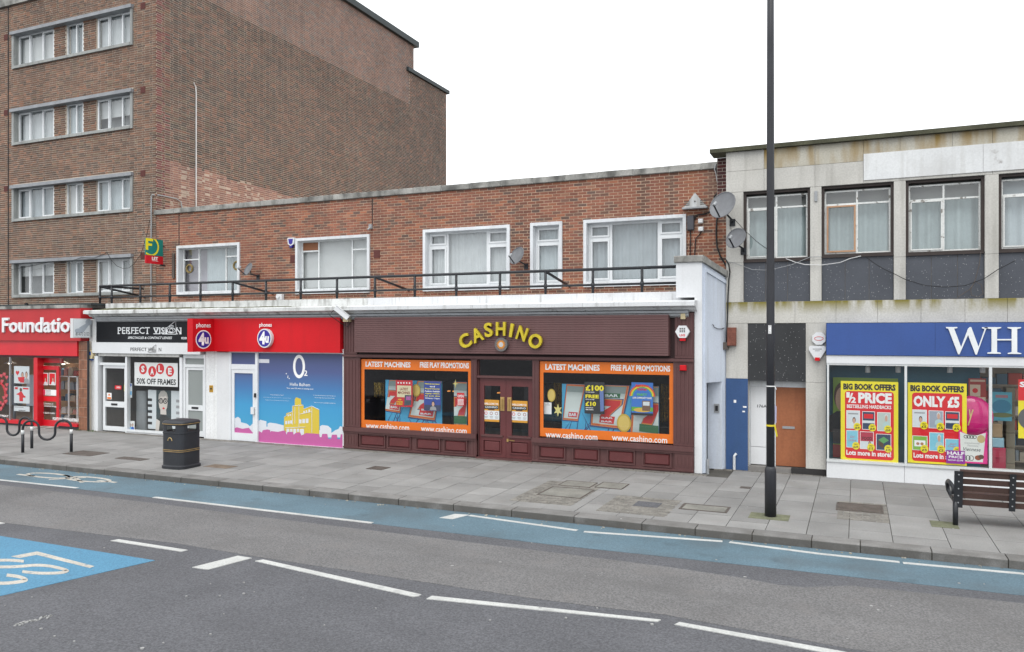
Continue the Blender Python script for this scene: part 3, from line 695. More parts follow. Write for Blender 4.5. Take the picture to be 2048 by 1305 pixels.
m = MB(); m.box(FB, FB.s(346), FB.s(350.5), FB.z(348, 557), FB.z(348, 507), -.01, .05); m.obj('iron_strap', rust, terr)

# canopy over the shops: cornice, upstand, roof slab, moulding; end pier and splayed flank
CX0, CX1 = Pl(0, 17.0).s(166), Pl(0, 17.0).s(1389)
FU = Pl(0, 17.85); FCn = Pl(0, 17.0)
zc0, zc1 = FCn.z(780, 619.8), FCn.z(780, 612.6)          # cornice band
zu = (FU.z(340, 605.2)+FU.z(780, 594.4)+FU.z(1180, 588.8))/3
canopy = MB(); prof = [(17.0, zc0), (17.0, zc1), (17.04, zc1+.02), (17.8, zc1+.06), (17.8, zu), (18.05, zu), (18.05, zc1-.05), (19.7, zc1-.05), (19.7, zc0-.12), (17.32, zc0-.12), (17.32, zc0-.10), (17.22, zc0-.08), (17.18, zc0-.03), (17.06, zc0)]
def extrude_x(mb, prof, x0, x1):
    n = len(prof); mb.add([(x, y, z) for x in (x0, x1) for y, z in prof], [tuple(range(n-1, -1, -1)), tuple(range(n, 2*n))]+[(i, (i+1) % n, n+(i+1) % n, n+i) for i in range(n)]); return mb
XP0 = F.s(1352); XP1 = F.s(1404)
canopy_w = mat('canopy_white', (.60, .61, .62), .7, .08, 1.2, .06, 30, bump=.12, bscale=35, streak=.5, scol=(.2, .19, .17), sscale=(9, 9, 1.0), slim=(.56, .74), blotch=[((.22, .21, .19), 5, .66, .74, .5)])
cseg = [CX0, FCn.s(420), FCn.s(700), FCn.s(945), FCn.s(1165), CX1]
for a, b in zip(cseg, cseg[1:]):
    extrude_x(MB(), prof, a+.003, b-.003).obj('canopy_section', dirty_white if b < cseg[2]+.1 else canopy_w, terr)
z_f = (F.z(500, 637)+F.z(1000, 633))/2                     # top of the fascias
greyp = mat('grey_moulding', (.33, .345, .36), .6, .1, 2, .05, 30, streak=.3, scol=(.15, .15, .15))
m = MB(); zq = zc0-.101
extrude_x(m, [(17.2, zq), (17.2, zq-.05), (17.24, zq-.07), (17.24, zq-.11), (17.3, zq-.15), (17.3, z_f+.02), (17.6, z_f+.02), (17.6, zq)], CX0+.25, CX1-.18); m.obj('cornice_moulding', greyp, terr)
mossy = mat('moss', (.07, .07, .03), .95, .4, 6, .3, 40, bump=.5, bscale=50)
m = MB(); R = random.Random(4); q = []
x = CX0+.3
while x < FCn.s(560):
    w_ = R.uniform(.1, .3); h_ = R.uniform(.02, .07)*(1-.7*(x-CX0)/(FCn.s(560)-CX0)); m.add([(x, 17.08, zc1+.01), (x+w_, 17.08, zc1+.01), (x+w_, 17.75, zc1+.05), (x, 17.75, zc1+.05), (x+w_*.2, 17.2, zc1+.02+h_), (x+w_*.8, 17.2, zc1+.02+h_), (x+w_*.8, 17.7, zc1+.05+h_), (x+w_*.2, 17.7, zc1+.05+h_)], [(0, 1, 5, 4), (1, 2, 6, 5), (2, 3, 7, 6), (3, 0, 4, 7), (4, 5, 6, 7)]); x += w_*.8
m.obj('moss', mossy, terr, kind='stuff')
# end pier
bluish = mat('pale_blue_paint', (.56, .61, .69), .65, .07, 1.2, .05, 30, bump=.1, bscale=35, streak=.3, scol=(.33, .33, .31), sscale=(8, 8, .5))
zpt = F.z(1396, 511); m = MB(); m.box(F, XP0, XP1, zc1+.1, zpt-.15, -.5, 0); m.box(F, F.s(1389), XP1, 0, zc1+.099, -.4, 0); m.obj('end_pier', white_clean, terr)
m = MB(); m.cham(F, XP0-.04, XP1+.03, zpt-.15, zpt, -.55, .05, .015); m.obj('pier_coping', stone, terr)
SPL = Pl(XP1, D, (XR-.03)-XP1, (DC-.02)-D)                # the splayed flank
sl = SPL.s(1452.3); zn, zf_ = zpt-.16, SPL.z(1456, 557)
oo = SPL.rect(1413, 766, 1444, 937)
m = MB(); m.add([SPL.w(0, 0), SPL.w(oo[0], 0), SPL.w(oo[0], oo[3]), SPL.w(oo[1], oo[3]), SPL.w(oo[1], 0), SPL.w(sl, 0), SPL.w(sl, zf_), SPL.w(0, zn)], [(0, 1, 2, 7), (2, 3, 6, 7), (3, 4, 5, 6)])
m.add([SPL.w(0, zn), SPL.w(sl, zf_), SPL.w(sl, zf_, -.4), SPL.w(0, zn, -.4)], [(0, 1, 2, 3)])
# door recess in the splay: jambs, head, ceiling
rx0 = SPL.w(oo[0], 0); rx1 = SPL.w(oo[1], 0)
bk = [(rx0[0]-.02, rx0[1]+1.3), (rx1[0]-.3, rx1[1]+.0)]
A0, B0 = (rx0[0], rx0[1]), (rx1[0], rx1[1]); C0, D0 = (rx1[0]-.32, rx1[1]), (rx0[0]-.25, rx0[1]+.05)
zo = oo[3]
m.add([(*B0, 0), (*B0, zo), (*C0, zo), (*C0, 0)], [(0, 1, 2, 3)]); m.add([(*A0, zo), (*B0, zo), (*C0, zo), (*D0, zo)], [(0, 1, 2, 3)])
m.obj('flank_wall', bluish, terr)
m = MB(); m.add([(*D0, .02), (*C0, .02), (*C0, zo), (*D0, zo)], [(0, 1, 2, 3)]); m.obj('side_door', mat('dark_door', (.012, .013, .015), .5), terr)
m = MB(); q = Pl(0, B0[1]); s, z = q.p(1433.5, 817); m.box(q, s-.06, s+.06, z-.1, z+.1, 0, .02); o = m.obj('intercom', galv, terr); m = MB(); m.box(q, s-.03, s+.03, z-.06, z+.06, .02, .026); m.obj('intercom_screen', BLACK, o)
m = MB(); m.add([SPL.w(-.02, zn+.005, .06), SPL.w(sl+.05, zf_+.005, .06), SPL.w(sl+.05, zf_+.005, -.3), SPL.w(-.02, zn+.005, -.3), SPL.w(-.02, zn+.14, .06), SPL.w(sl+.05, zf_+.14, .06), SPL.w(sl+.05, zf_+.14, -.3), SPL.w(-.02, zn+.14, -.3)],
              [(0, 1, 5, 4), (1, 2, 6, 5), (2, 3, 7, 6), (3, 0, 4, 7), (4, 5, 6, 7), (3, 2, 1, 0)]); m.obj('flank_coping', stone, terr)
m = MB(); m.add([SPL.w(.14, zn-.12, .0), SPL.w(sl, zf_-.06, .0), SPL.w(sl, zf_-.14, .0), SPL.w(.14, zn-.2, .0), SPL.w(.14, zn-.12, .03), SPL.w(sl, zf_-.06, .03), SPL.w(sl, zf_-.14, .03), SPL.w(.14, zn-.2, .03)],
              [(4, 5, 1, 0), (7, 6, 5, 4), (3, 2, 6, 7), (4, 0, 3, 7)]); m.box(SPL, .08, .14, .0, zn-.1, 0, .025); m.obj('flank_moulding', bluish, terr)

# railing on the canopy
FR = Pl(0, 18.0); rail = thing('balcony_railing', 'black pipe railing with two rails along the white canopy edge', 'railing', (-12, 18.0, zu))
pu = [200, 223.5, 280.7, 339.5, 401, 465.3, 532, 601.6, 674, 750, 829.6, 912.5, 1000, 1091, 1185.7, 1284]
zr = (FR.z(200, 571)+FR.z(750, 554.5)+FR.z(1285, 538))/3; zl = (FR.z(200, 592.5)+FR.z(750, 583.5)+FR.z(1285, 570))/3
for zz, nm in ((zr, 'top_rail'), (zl, 'lower_rail')):
    m = MB(); m.tube([(FR.s(200), 18.0, zz), (F.s(1353), 18.0, zz)], .036 if zz == zr else .028, 8); m.obj(nm, black_metal, rail, smooth=True)
for i, u in enumerate(pu):
    x = FR.s(u); m = MB(); m.tube([(x, 18.0, zu-.02), (x, 18.0, zr)], .034, 8)
    m.tube([(x, 18.0, zl-.05), (x, 18.0, zl+.05)], .045, 8); m.obj('post', black_metal, rail, smooth=True)
    if i in (0, 5, 9, 13): m = MB(); m.tube([(x, 18.0, zr-.01), (x, DB-.01, zr-.28)], .034, 8); m.obj('brace', black_metal, rail, smooth=True)
m = MB(); m.tube([(FR.s(200), 18.0, zr), (FR.s(200), 19.7, zr)], .034, 8); m.obj('return_rail', black_metal, rail)

# ================================================================== shop helpers
ORD = 'first second third fourth fifth sixth seventh eighth ninth tenth eleventh twelfth'.split()
def shop_room(parent, pl, s0, s1, z0, z1, deep, mt, n=-.12, floor=None):
    m = MB(); q = [pl.w(s, z, k) for k in (n, -deep) for z in (z0, z1) for s in (s0, s1)]
    m.add(q, [(4, 5, 7, 6), (0, 2, 6, 4), (1, 5, 7, 3), (2, 3, 7, 6)]); o = m.obj('interior', mt, parent)
    m = MB(); m.add([q[0], q[1], q[5], q[4]], [(0, 1, 2, 3)]); m.obj('interior_floor', floor or mt, parent); return o
def pane(parent, pl, r, n, gm=None, name='pane'):
    m = MB(); m.quad(pl, r[0], r[1], r[2], r[3], n); return m.obj(name, gm or clear, parent)
def poster(pl, r, n, label, cat='poster', bgm=None, group=None, name='poster', th=.006):
    """a printed board as a thing: empty at its foot, board as first part"""
    o = thing(name, label, cat, pl.w((r[0]+r[1])/2, r[2], n), group)
    m = MB(); m.box(pl, r[0], r[1], r[2], r[3], n-th, n); m.obj('board', bgm or WHITE, o); return o
def prt(parent, pl, r, n, mt, name='print'):
    m = MB(); m.quad(pl, r[0], r[1], r[2], r[3], n); return m.obj(name, mt, parent)
def frac(r, a, b, c, d):
    """sub-rectangle, fractions from the top left: left a, top b, right c, bottom d"""
    return (r[0]+(r[1]-r[0])*a, r[0]+(r[1]-r[0])*c, r[3]-(r[3]-r[2])*d, r[3]-(r[3]-r[2])*b)
def rounded(r, k):
    s0, s1, z0, z1 = r; out = []
    for cx, cz_, a0 in ((s1-k, z1-k, 0), (s0+k, z1-k, pi/2), (s0+k, z0+k, pi), (s1-k, z0+k, 3*pi/2)):
        out += [(cx+k*cos(a0+i*pi/8), cz_+k*sin(a0+i*pi/8)) for i in range(5)]
    return out
def ell(parent, pl, cs, cz_, r, n, mt, rz=None, name='print', seg=20):
    m = MB(); rz = r if rz is None else rz; m.sheet(pl, [(cs+r*cos(2*pi*i/seg), cz_+rz*sin(2*pi*i/seg)) for i in range(seg)], n); return m.obj(name, mt, parent)
def shape(parent, pl, pts, n, mt, name='print'):
    m = MB(); m.sheet(pl, pts, n); return m.obj(name, mt, parent)
def pxs(pl, px): return [pl.p(u, v) for u, v in px]
def bust(parent, pl, r, n, hair, top, skin=None):
    """a plain head and shoulders print"""
    c = (r[0]+r[1])/2; w_ = r[1]-r[0]; h_ = r[3]-r[2]
    shape(parent, pl, [(r[0], r[2]), (r[1], r[2]), (r[1]-w_*.08, r[2]+h_*.3), (c+w_*.15, r[2]+h_*.42), (c-w_*.15, r[2]+h_*.42), (r[0]+w_*.08, r[2]+h_*.3)], n, top, 'picture')
    ell(parent, pl, c, r[2]+h_*.72, w_*.24, n+.0008, hair, h_*.27, 'picture'); ell(parent, pl, c, r[2]+h_*.66, w_*.19, n+.0016, skin or SKIN, h_*.24, 'picture')

red_plast = mat('red_sign', (.54, .006, .012), .5, .07, .8, .04, 30, spec=.25, streak=.22, scol=(.33, .01, .012), sscale=(4, 4, .6))
red_old = mat('red_board', (.43, .018, .022), .5, .08, 1, .04, 30, streak=.15, scol=(.3, .02, .02))
red_paint = mat('red_gloss', (.55, .008, .018), .35, .06, 2, .04, 30, coat=.2)
warm_room = mat('warm_room', (.42, .26, .14), .8, .15, 1.5, .1, 20)
lampw = mat('lit_lamp', (1, .9, .75), .5, 0, 1, 0, 1, emit=9)
tube_lamp = mat('lit_tube', (1, .97, .92), .5, 0, 1, 0, 1, emit=7)

# ================================================================== charity shop (far left)
Y1 = 17.2; FL = Pl(0, Y1); sx0 = XL-15.5; e0 = FL.s(157)
shop1 = thing('charity_shopfront', 'red charity shopfront with white lettered fascia below the apartment block', 'shopfront', (FL.s(80), Y1, 0))
zf1, zf0 = FL.z(80, 618), FL.z(80, 682)
m = MB(); m.box(FL, sx0, FL.s(168), zf0, zf1, -.3, .12); fa = m.obj('fascia', red_old, shop1)
m = MB(); m.box(FL, sx0, e0, FL.z(80, 711.5), zf0-.005, -.3, .05); m.obj('shutter_box', red_paint, shop1)
m = MB(); m.box(FL, sx0, FL.s(168), zf1, zf1+.1, -2.5, .16); m.obj('roof_ledge', stone, shop1)
m = MB(); m.box(FL, sx0, FL.s(176), zf1+.1, zf1+.16, -2.56, -.1); m.obj('flat_roof', dk, shop1)
letw = mat('white_letter', (.68, .70, .71), .35, .04, 3, .02, 30)
text(fa, 'Foundation', FL, 13.7, 635, 156.5, 665.8, .12, letw, .02, .05, box=(FL.s(13.7), FL.s(166), FL.z(80, 665.5), FL.z(80, 635.5)))
text(fa, 'Heart', FL, -60, 635, 3.5, 665.8, .12, letw, .02, .05, box=(FL.s(-64), FL.s(4.5), FL.z(80, 665.5), FL.z(80, 635.5)))
text(fa, 'British', FL, -60, 635, 3.5, 665.8, .12, letw, .02, .05, box=(FL.s(-64)-2.3, FL.s(-64)-.35, FL.z(80, 665.5), FL.z(80, 635.5)))
for u in (6, 63):
    s = FL.s(u); m = MB(); m.tube([FL.w(s, zf1+.1, .1), FL.w(s, zf1+.17, .16), FL.w(s, zf1+.15, .22)], .035, 6); m.obj('fascia_lamp', black_metal, shop1)
zs = FL.z(20, 842.5)
m = MB(); m.box(FL, sx0, FL.s(67), FL.z(20, 846.5), FL.z(20, 840), -.25, .05); m.box(FL, FL.s(117), e0, FL.z(137, 853), FL.z(137, 847), -.25, .05); m.obj('window_sill', red_paint, shop1)
slate = mat('dark_stallriser', (.035, .037, .045), .6, .1, 2, .06, 30)
m = MB(); m.box(FL, sx0, FL.s(67), -.03, FL.z(20, 846.5)-.002, -.2, .0); m.box(FL, FL.s(117), e0, -.03, FL.z(137, 853)-.002, -.2, .0); m.obj('stall_riser', slate, shop1)
zg1 = FL.z(80, 716); zg0 = FL.z(20, 841)
m = MB(); m.box(FL, sx0, e0, zg1, FL.z(80, 711.5)-.002, -.2, -.02); m.obj('window_head', mat('dark_maroon', (.06, .012, .015), .5), shop1)
pane(shop1, FL, (FL.s(21), FL.s(67), zg0, zg1), -.03); pane(shop1, FL, (sx0, FL.s(19), zg0, zg1), -.03); pane(shop1, FL, (FL.s(117), e0, FL.z(137, 847), zg1), -.03)
m = MB(); m.box(FL, FL.s(18.3), FL.s(20.2), zg0, zg1, -.05, 0); m.obj('window_bar', galv, shop1)
# door set back between the two windows
FD = FL.off(-.22); dz1 = FD.z(95, 732); d0, d1 = FD.s(74), FD.s(119)
m = MB(); m.box(FL, FL.s(67), FL.s(74.5), -.02, zg1, -.23, -.005); m.box(FD, d0-.05, d1+.1, dz1+.1, zg1, -.08, .0)
m.ring(FD, d0+.03, d1, .02, dz1, .13, -.05, .02, .2); dr = m.obj('door', red_paint, shop1)
pane(shop1, FD, (d0+.16, d1-.13, .22, dz1-.13), -.01); pane(shop1, FD, (d0-.05, d1+.1, dz1, dz1+.1), -.01)
m = MB(); m.add([FL.w(FL.s(117), zg0, -.03), FL.w(d1+.1, zg0, -.22), FL.w(d1+.1, zg1, -.22), FL.w(FL.s(117), zg1, -.03)], [(0, 1, 2, 3)]); m.obj('return_pane', clear, shop1)
m = MB(); m.box(FD, d0+.03, d1, .0, .02, -.2, .5); m.obj('threshold', stone, shop1)
prt(dr, FD, (d0+.16, d1-.13, FD.z(95, 803), FD.z(95, 793)), .004, RED, 'door_band')
text(dr, 'Collection of\nyour unwanted things', FD, 80, 805, 113, 816, .006, WHITE, .01); text(dr, '020 8675 5491', FD, 81, 824, 110, 829, .006, WHITE, .02)
text(shop1, 'FIGHT FOR EVERY HEARTBEAT', FL, 104, 835, 157, 843, -.026, WHITE, .03, box=(FL.s(104), e0-.02, FL.z(130, 842.5), FL.z(130, 836.5))); text(shop1, 'HEARTBEAT', FL, -16, 829, 15.5, 835, -.026, WHITE, .03)
shop_room(shop1, FL, sx0, e0+.4, -.01, zg1+.05, 5.0, warm_room, -.6, mat('carpet', (.12, .09, .07), .95))
# brown tiled pier
tile = mat('brown_tile', (.23, .10, .055), .4, .2, 8, .1, 40, attr='bcol'); pier = thing('tiled_pier', 'brown glazed tile pier beside the red charity shop', 'pier', (FL.s(166), Y1, 0))
m = MB(); m.box(FL, FL.s(157.5), FL.s(175.5), -.03, zf0-.01, -.4, -.006); m.obj('pier_core', mortar_grey, pier)
R = random.Random(8); s0, s1 = FL.s(157.5), FL.s(175.5); k = 5
for i in range(k):
    z = .0
    while z < zf0-.02:
        h_ = .3 if z else .42; z2 = min(z+h_, zf0-.01); g = R.uniform(.8, 1.2); m = MB(); a = s0+(s1-s0)*i/k; b = s0+(s1-s0)*(i+1)/k
        m.box(FL, a+.004, b-.004, z+.004, z2-.004, -.01, .004); m.col = [(.24*g, .105*g, .06*g, 1)]*8; m.obj('tile', tile, pier); z = z2
m = MB(); m.tube([FL.w(s1+.05, 0, .02), FL.w(s1+.05, zf0, .02)], .035, 8); solo(m, 'downpipe', black_metal, 'black downpipe in the gap between tiled pier and white optician wall', 'pipe')
# posters and goods in its window
FLi = FL.off(-.06)
def heart(pl, s, z, r, n0, n1):
    pts = []
    for i in range(18):
        t = 2*pi*i/18; pts.append((s+r*.0625*16*sin(t)**3, z+r*.0625*(13*cos(t)-5*cos(2*t)-2*cos(3*t)-cos(4*t))))
    return MB().prism(pl, pts, n0, n1)
r = FLi.rect(28, 732.5, 58.5, 768); o = poster(FLi, r, 0, 'white poster of a couple with a red heart, upper one in the charity shop window', bgm=PALE)
heart(FLi, *FLi.p(35, 746), .09, 0, .002).obj('picture', RED, o); bust(o, FLi, FLi.rect(40, 744, 50, 766), .002, BROWN, RED); bust(o, FLi, FLi.rect(48, 743, 58, 767.5), .004, BROWN, GREY)
shape(o, FLi, pxs(FLi, [(36, 755), (50, 754), (48, 762), (38, 763)]), .008, RED)
r = FLi.rect(28, 773, 59, 808); o = poster(FLi, r, 0, 'white poster of a figure in a red suit, below the heart poster', bgm=PALE)
shape(o, FLi, pxs(FLi, [(38, 786), (42, 782), (45, 786), (49, 793), (46, 793), (46, 803), (39, 803), (38.5, 791), (32, 789)]), .002, RED); ell(o, FLi, *FLi.p(41.8, 780), .06, .003, BROWN); prt(o, FLi, FLi.rect(30, 774.5, 35.5, 779), .002, RED); prt(o, FLi, FLi.rect(46, 776, 57, 779.5), .002, RED); prt(o, FLi, FLi.rect(46, 792, 51, 796), .003, RED)
r = FLi.rect(28, 812, 59, 824); o = poster(FLi, r, 0, 'small white notice under the red suit poster', 'notice', PALE); prt(o, FLi, FLi.rect(29.5, 813.5, 47, 816), .002, GREY); prt(o, FLi, FLi.rect(37, 820.5, 51, 822.5), .002, BLACK)
FDi = FD.off(.008)
for u0, u1, lab in ((83, 96, 'red and white poster, nearer the red stile on the charity shop door'), (98, 111, 'red and white poster, nearer the hinge on the charity shop door')):
    r = FDi.rect(u0, 746, u1, 771); o = poster(FDi, r, 0, lab, bgm=WHITE); prt(o, FDi, frac(r, .08, .05, .92, .95), .002, RED); bust(o, FDi, frac(r, .35, .35, .9, .95), .003, BROWN, PALE)
r = FDi.rect(80, 779, 113, 792); o = poster(FDi, r, 0, 'pink and white opening hours notice on the charity shop door', 'notice', WHITE); prt(o, FDi, frac(r, 0, 0, .32, 1), .002, ink('rose', (.6, .06, .12)))
for i in range(4): prt(o, FDi, frac(r, .36, .1+.22*i, .66, .2+.22*i), .002, GREY)
FH = FL.off(-.12)
for i, (u, v) in enumerate(((3, 752), (9, 749), (13.5, 755), (4.5, 763), (14, 770), (12.5, 779), (13, 792), (8, 796), (12, 803), (6, 809), (2, 818), (0, 806))):
    s, z = FH.p(u, v); solo(heart(FH, s, z, .075, -.01, .01), 'paper_heart', ink('rose2', (.62, .08, .1)), 'small pink paper heart, %s clockwise in the garland round the red ring' % ORD[i], 'decoration', 'paper hearts round the ring')
m = MB(); s, z = FH.p(-3, 792); m.tube([FH.w(s+.3*cos(i*pi/12), z+.42*sin(i*pi/12), -.05) for i in range(25)], .04, 6); solo(m, 'red_ring', red_paint, 'big red ring hanging among paper hearts at the charity window', 'decoration')
shp = thing('display_stand', 'white metal display stand behind the narrow right charity window', 'stand', FL.w(FL.s(140), 0, -.5)); FS = FL.off(-.5)
r = FS.rect(118, 752, 156, 838); m = MB()
for s in (r[0], (r[0]+r[1])/2, r[1]-.04): m.box(FS, s, s+.035, -.01, r[3], -.02, .02)
m.box(FS, r[0], r[1], r[3]-.03, r[3], -.02, .02); m.obj('upright', white_clean, shp)
FS2 = FL.off(-1.1); R = random.Random(21)
sh = thing('wall_shelf', 'wooden shelves of bags and books behind the narrow right charity window', 'shelf', FL.w(FL.s(140), 0, -1.1)); zsh = []
for v in (752, 780, 803, 828, 847):
    z = FS2.z(140, v); zsh.append(z); m = MB(); m.box(FS2, FS2.s(112), FS2.s(170), z-.03, z, -.35, 0); m.obj('shelf_board', warm_room, sh)
m = MB(); m.box(FS2, FS2.s(112), FS2.s(170), -.01, zsh[0]+.4, -.38, -.352); m.obj('back_panel', warm_room, sh)
cols = [ink('g%d' % i, c) for i, c in enumerate(((.5, .08, .06), (.55, .5, .4), (.05, .06, .08), (.3, .35, .4), (.65, .62, .6), (.1, .2, .3), (.6, .25, .2)))]
names = ('red', 'cream', 'black', 'grey', 'white', 'navy', 'coral')
for zi, z in enumerate(zsh):
    s = FS2.s(116+3*(zi % 2))
    for k in range(4):
        w_ = R.uniform(.14, .26); h_ = R.uniform(.14, .3); ci = R.randrange(7); m = MB()
        m.prism(FS2, [(s, z), (s+w_, z), (s+w_*.95, z+h_*.8), (s+w_*.7, z+h_), (s+w_*.25, z+h_*.97), (s+w_*.05, z+h_*.75)], -.28, -.06)
        solo(m, 'handbag', cols[ci], '%s bag, %s from the door on the %s charity shop shelf' % (names[ci], ('first', 'second', 'third', 'fourth')[k], ('top', 'second', 'third', 'fourth', 'lowest')[zi]), 'bag', 'bags on the charity shop shelves'); s += w_+.05
for i, (u, v) in enumerate(((20, 727), (127, 728))):
    P = FL.off(-1.2); s, z = P.p(u, v); x, y, _ = P.w(s, z); o = thing('pendant_lamp', ['white pendant lamp above the paper hearts', 'white pendant lamp above the shelves of bags'][i], 'lamp', (x, y, z))
    m = MB(); m.lathe([(.20, z), (.06, z+.07), (.02, z+.1)], x, y, 14); m.obj('lamp_shade', white_clean, o); m = MB(); m.lathe([(.02, z-.03), (.06, z-.01), (.05, z+.03)], x, y, 10); m.obj('bulb', lampw, o)
    m = MB(); m.tube([(x, y, z+.09), (x, y, zg1+.04)], .008, 5); m.obj('flex', black_metal, o)
for i, x in enumerate((FL.s(-20), FL.s(60), FL.s(140))):
    m = MB(); m.box(FL, x-.1, x+.1, zg1-.02, zg1+.03, -3.6, -1.4); solo(m, 'ceiling_light', lampw, 'lit ceiling strip %s in the charity shop' % ('above the hearts', 'above the posters', 'above the shelves')[i], 'lamp')
P = FL.off(-.9)
for i, (u, col, lab) in enumerate(((22, 2, 'dark coat on a rail behind the hearts in the charity shop'), (62, 3, 'grey jumper on a rail behind the posters in the charity shop'))):
    s = P.s(u); m = MB(); m.prism(P, [(s-.25, .55), (s+.25, .55), (s+.22, 1.5), (s+.1, 1.62), (s-.1, 1.62), (s-.22, 1.5)], -.25, 0); m.prism(P, [(s-.05, -.01), (s+.05, -.01), (s+.05, .55), (s-.05, .55)], -.15, -.1)
    solo(m, 'hanging_coat', cols[col], lab, 'clothes')

# ================================================================== optician shop
shop2 = thing('optician_shopfront', 'white optician shopfront with black lettered fascia', 'shopfront', (F.s(300), D, 0))
render_w = mat('white_render', (.70, .71, .71), .85, .06, 1.5, .08, 25, bump=.8, bscale=28, streak=.3, scol=(.4, .39, .36))
m = MB(); m.box(F, F.s(177.5), F.s(193), -.03, F.z(190, 683), -.35, .02); m.box(F, F.s(179), F.s(192), F.z(190, 683), z_f+.03, -.35, .0); m.obj('wall_pier', render_w, shop2)
r = (F.s(195), F.s(406), F.z(200, 684.6), z_f); m = MB(); m.rbox(F, r, -.2, .03); fa = m.obj('fascia', mat('black_sign', (.014, .015, .018), .5, .3, 1.2, .1, 20, spec=.15), shop2)
ser = letw
def serif(parent, body, r, n, mt, bold, sheet=True, ext=0.0, shear=0.0):
    """capital letters with slab serifs added at the feet and heads of the stems"""
    text(parent, body, F, 0, 0, 0, 0, n, mt, bold, ext, shear, box=r)
serif(fa, 'PERFECT', F.rect(237.5, 655, 301.5, 668.2), .033, letw, .008); serif(fa, 'VIS', F.rect(308, 655.2, 331.5, 668.4), .033, letw, .022); serif(fa, 'I', F.rect(332.5, 655.5, 336, 668.6), .033, letw, .02); serif(fa, 'N', F.rect(353.5, 656, 364.5, 668.8), .033, letw, .02)
def serifs(parent, us, v0, v1, n, mt, w_=2.6):
    m = MB()
    for u in us:
        for v in (v0+(u-237)*.005, v1+(u-237)*.005):
            a, z = F.p(u-w_, v); b = F.s(u+w_); m.quad(F, a, b, z-.012, z+.012, n)
    m.obj('letter_serifs', mt, parent)
serifs(fa, (239.5, 250, 259.5, 271, 296.5, 311, 316, 320.5, 334.5, 355.5, 362.5), 655.7, 667.6, .0335, letw, 2.2)
def eye(parent, n, mt, uc, vc, k, th=.014):
    """triangle with an eye: the emblem between the letters"""
    m = MB(); P = lambda a, b: F.w(*F.p(uc+a*k, vc+b*k), n)
    def line(pts, w_=th): m.tube([P(a, b) for a, b in pts], w_, 4)
    line([(-18, 7), (9.5, 7.5), (9.5, -20), (-10, -4), (-20, 6)]); line([(-8, 0)]+[(8*cos(t), -5.5*sin(t)) for t in [pi-pi*i/8 for i in range(1, 8)]]+[(8, 0)])
    line([(-8, 0)]+[(8*cos(t), 5*sin(t)) for t in [pi-pi*i/8 for i in range(1, 8)]]+[(8, 0)]); line([(3.6*cos(i*pi/6), 3.6*sin(i*pi/6)) for i in range(13)]); line([(-5, -7), (0, -9.5), (5, -8.5)])
    m.obj('eye_emblem', mt, parent)
eye(fa, .036, letw, 344.5, 661.5, 1.0)
text(fa, 'SPECTACLES & CONTACT LENSES', F, 257.5, 673.5, 346, 678.6, .033, letw, .02, shear=.3); text(fa, '020 8673', F, 364, 674.3, 392, 679.2, .033, letw, .03)
r2 = (F.s(190.5), F.s(406.5), F.z(200, 706.3), F.z(200, 685)); m = MB(); m.rbox(F, r2, -.25, .12); sb = m.obj('shutter_box', white_clean, shop2)
for q in (('PERFECT', (261, 695.5, 293.5, 702.8)), ('VISI', (295.5, 695.5, 308.3, 703)), ('N', (317.6, 695.8, 322.6, 703.4))): text(sb, q[0], F, *q[1], .123, BLACK, .008, box=F.off(.12).rect(*q[1]))
FE = F; eye(sb, .13, mat('grey_line', (.35, .35, .35), .6), 313.5, 700.5, .55, .008)
m = MB(); m.box(F, F.s(200), F.s(361), F.z(280, 713.5), r2[2]-.003, -.2, .06); m.obj('shutter_roll', mat('steel_shutter', (.5, .5, .48), .6, .15, 3, .1, 30, streak=.5, scol=(.2, .19, .17)), shop2)
zt2 = F.z(280, 714)
m = MB(); m.box(F, F.s(193.5), F.s(200), -.03, zt2, -.1, .08); m.box(F, F.s(361.5), F.s(366.5), -.03, zt2, -.1, .05); m.box(F, F.s(252), F.s(255.5), .0, zt2, -.1, .03)
m.box(F, F.s(200)+.002, F.s(252)-.002, F.z(225, 731), F.z(225, 726), -.1, .02); m.box(F, F.s(255.5)+.002, F.s(361.5)-.002, F.z(300, 866), F.z(300, 862.5), -.12, .05); m.obj('shop_frame', upvc, shop2)
m = MB(); m.box(F, F.s(255.5), F.s(361.5), -.03, F.z(300, 866)-.002, -.12, .02); m.obj('stall_riser', white_clean, shop2)
pane(shop2, F, (F.s(255.5), F.s(361.5), F.z(300, 862.5), zt2), -.03); pane(shop2, F, (F.s(204), F.s(252), F.z(225, 726), zt2), -.03)
def leaf_door(parent, pl, r, rail0, rail1, fm, gm, wd=.09, wb=.14, n=-.02):
    m = MB(); m.ring(pl, r[0], r[1], r[2], r[3], wd, n-.05, n, wb); m.box(pl, r[0]+wd, r[1]-wd, rail0, rail1, n-.05, n-.001); d = m.obj('door', fm, parent)
    pane(d, pl, (r[0]+wd, r[1]-wd, rail1, r[3]-wd), n-.025, gm); pane(d, pl, (r[0]+wd, r[1]-wd, r[2]+wb, rail0), n-.025, gm)
    c = (r[0]+r[1])/2; zz = (rail0+rail1)/2; m = MB(); m.box(pl, c-.14, c+.12, zz-.03, zz+.03, n, n+.012); m.obj('letter_slot', BLACK, d); return d
d = leaf_door(shop2, F, (F.s(205), F.s(252)-.004, .02, F.z(225, 731)-.004), F.z(228, 815), F.z(228, 803.5), upvc, clear)
prt(d, F, F.rect(228, 771.5, 241, 779.5), -.03, RED, 'sticker'); text(d, 'OPEN', F, 231, 773.5, 239, 777.5, -.028, WHITE, .02)
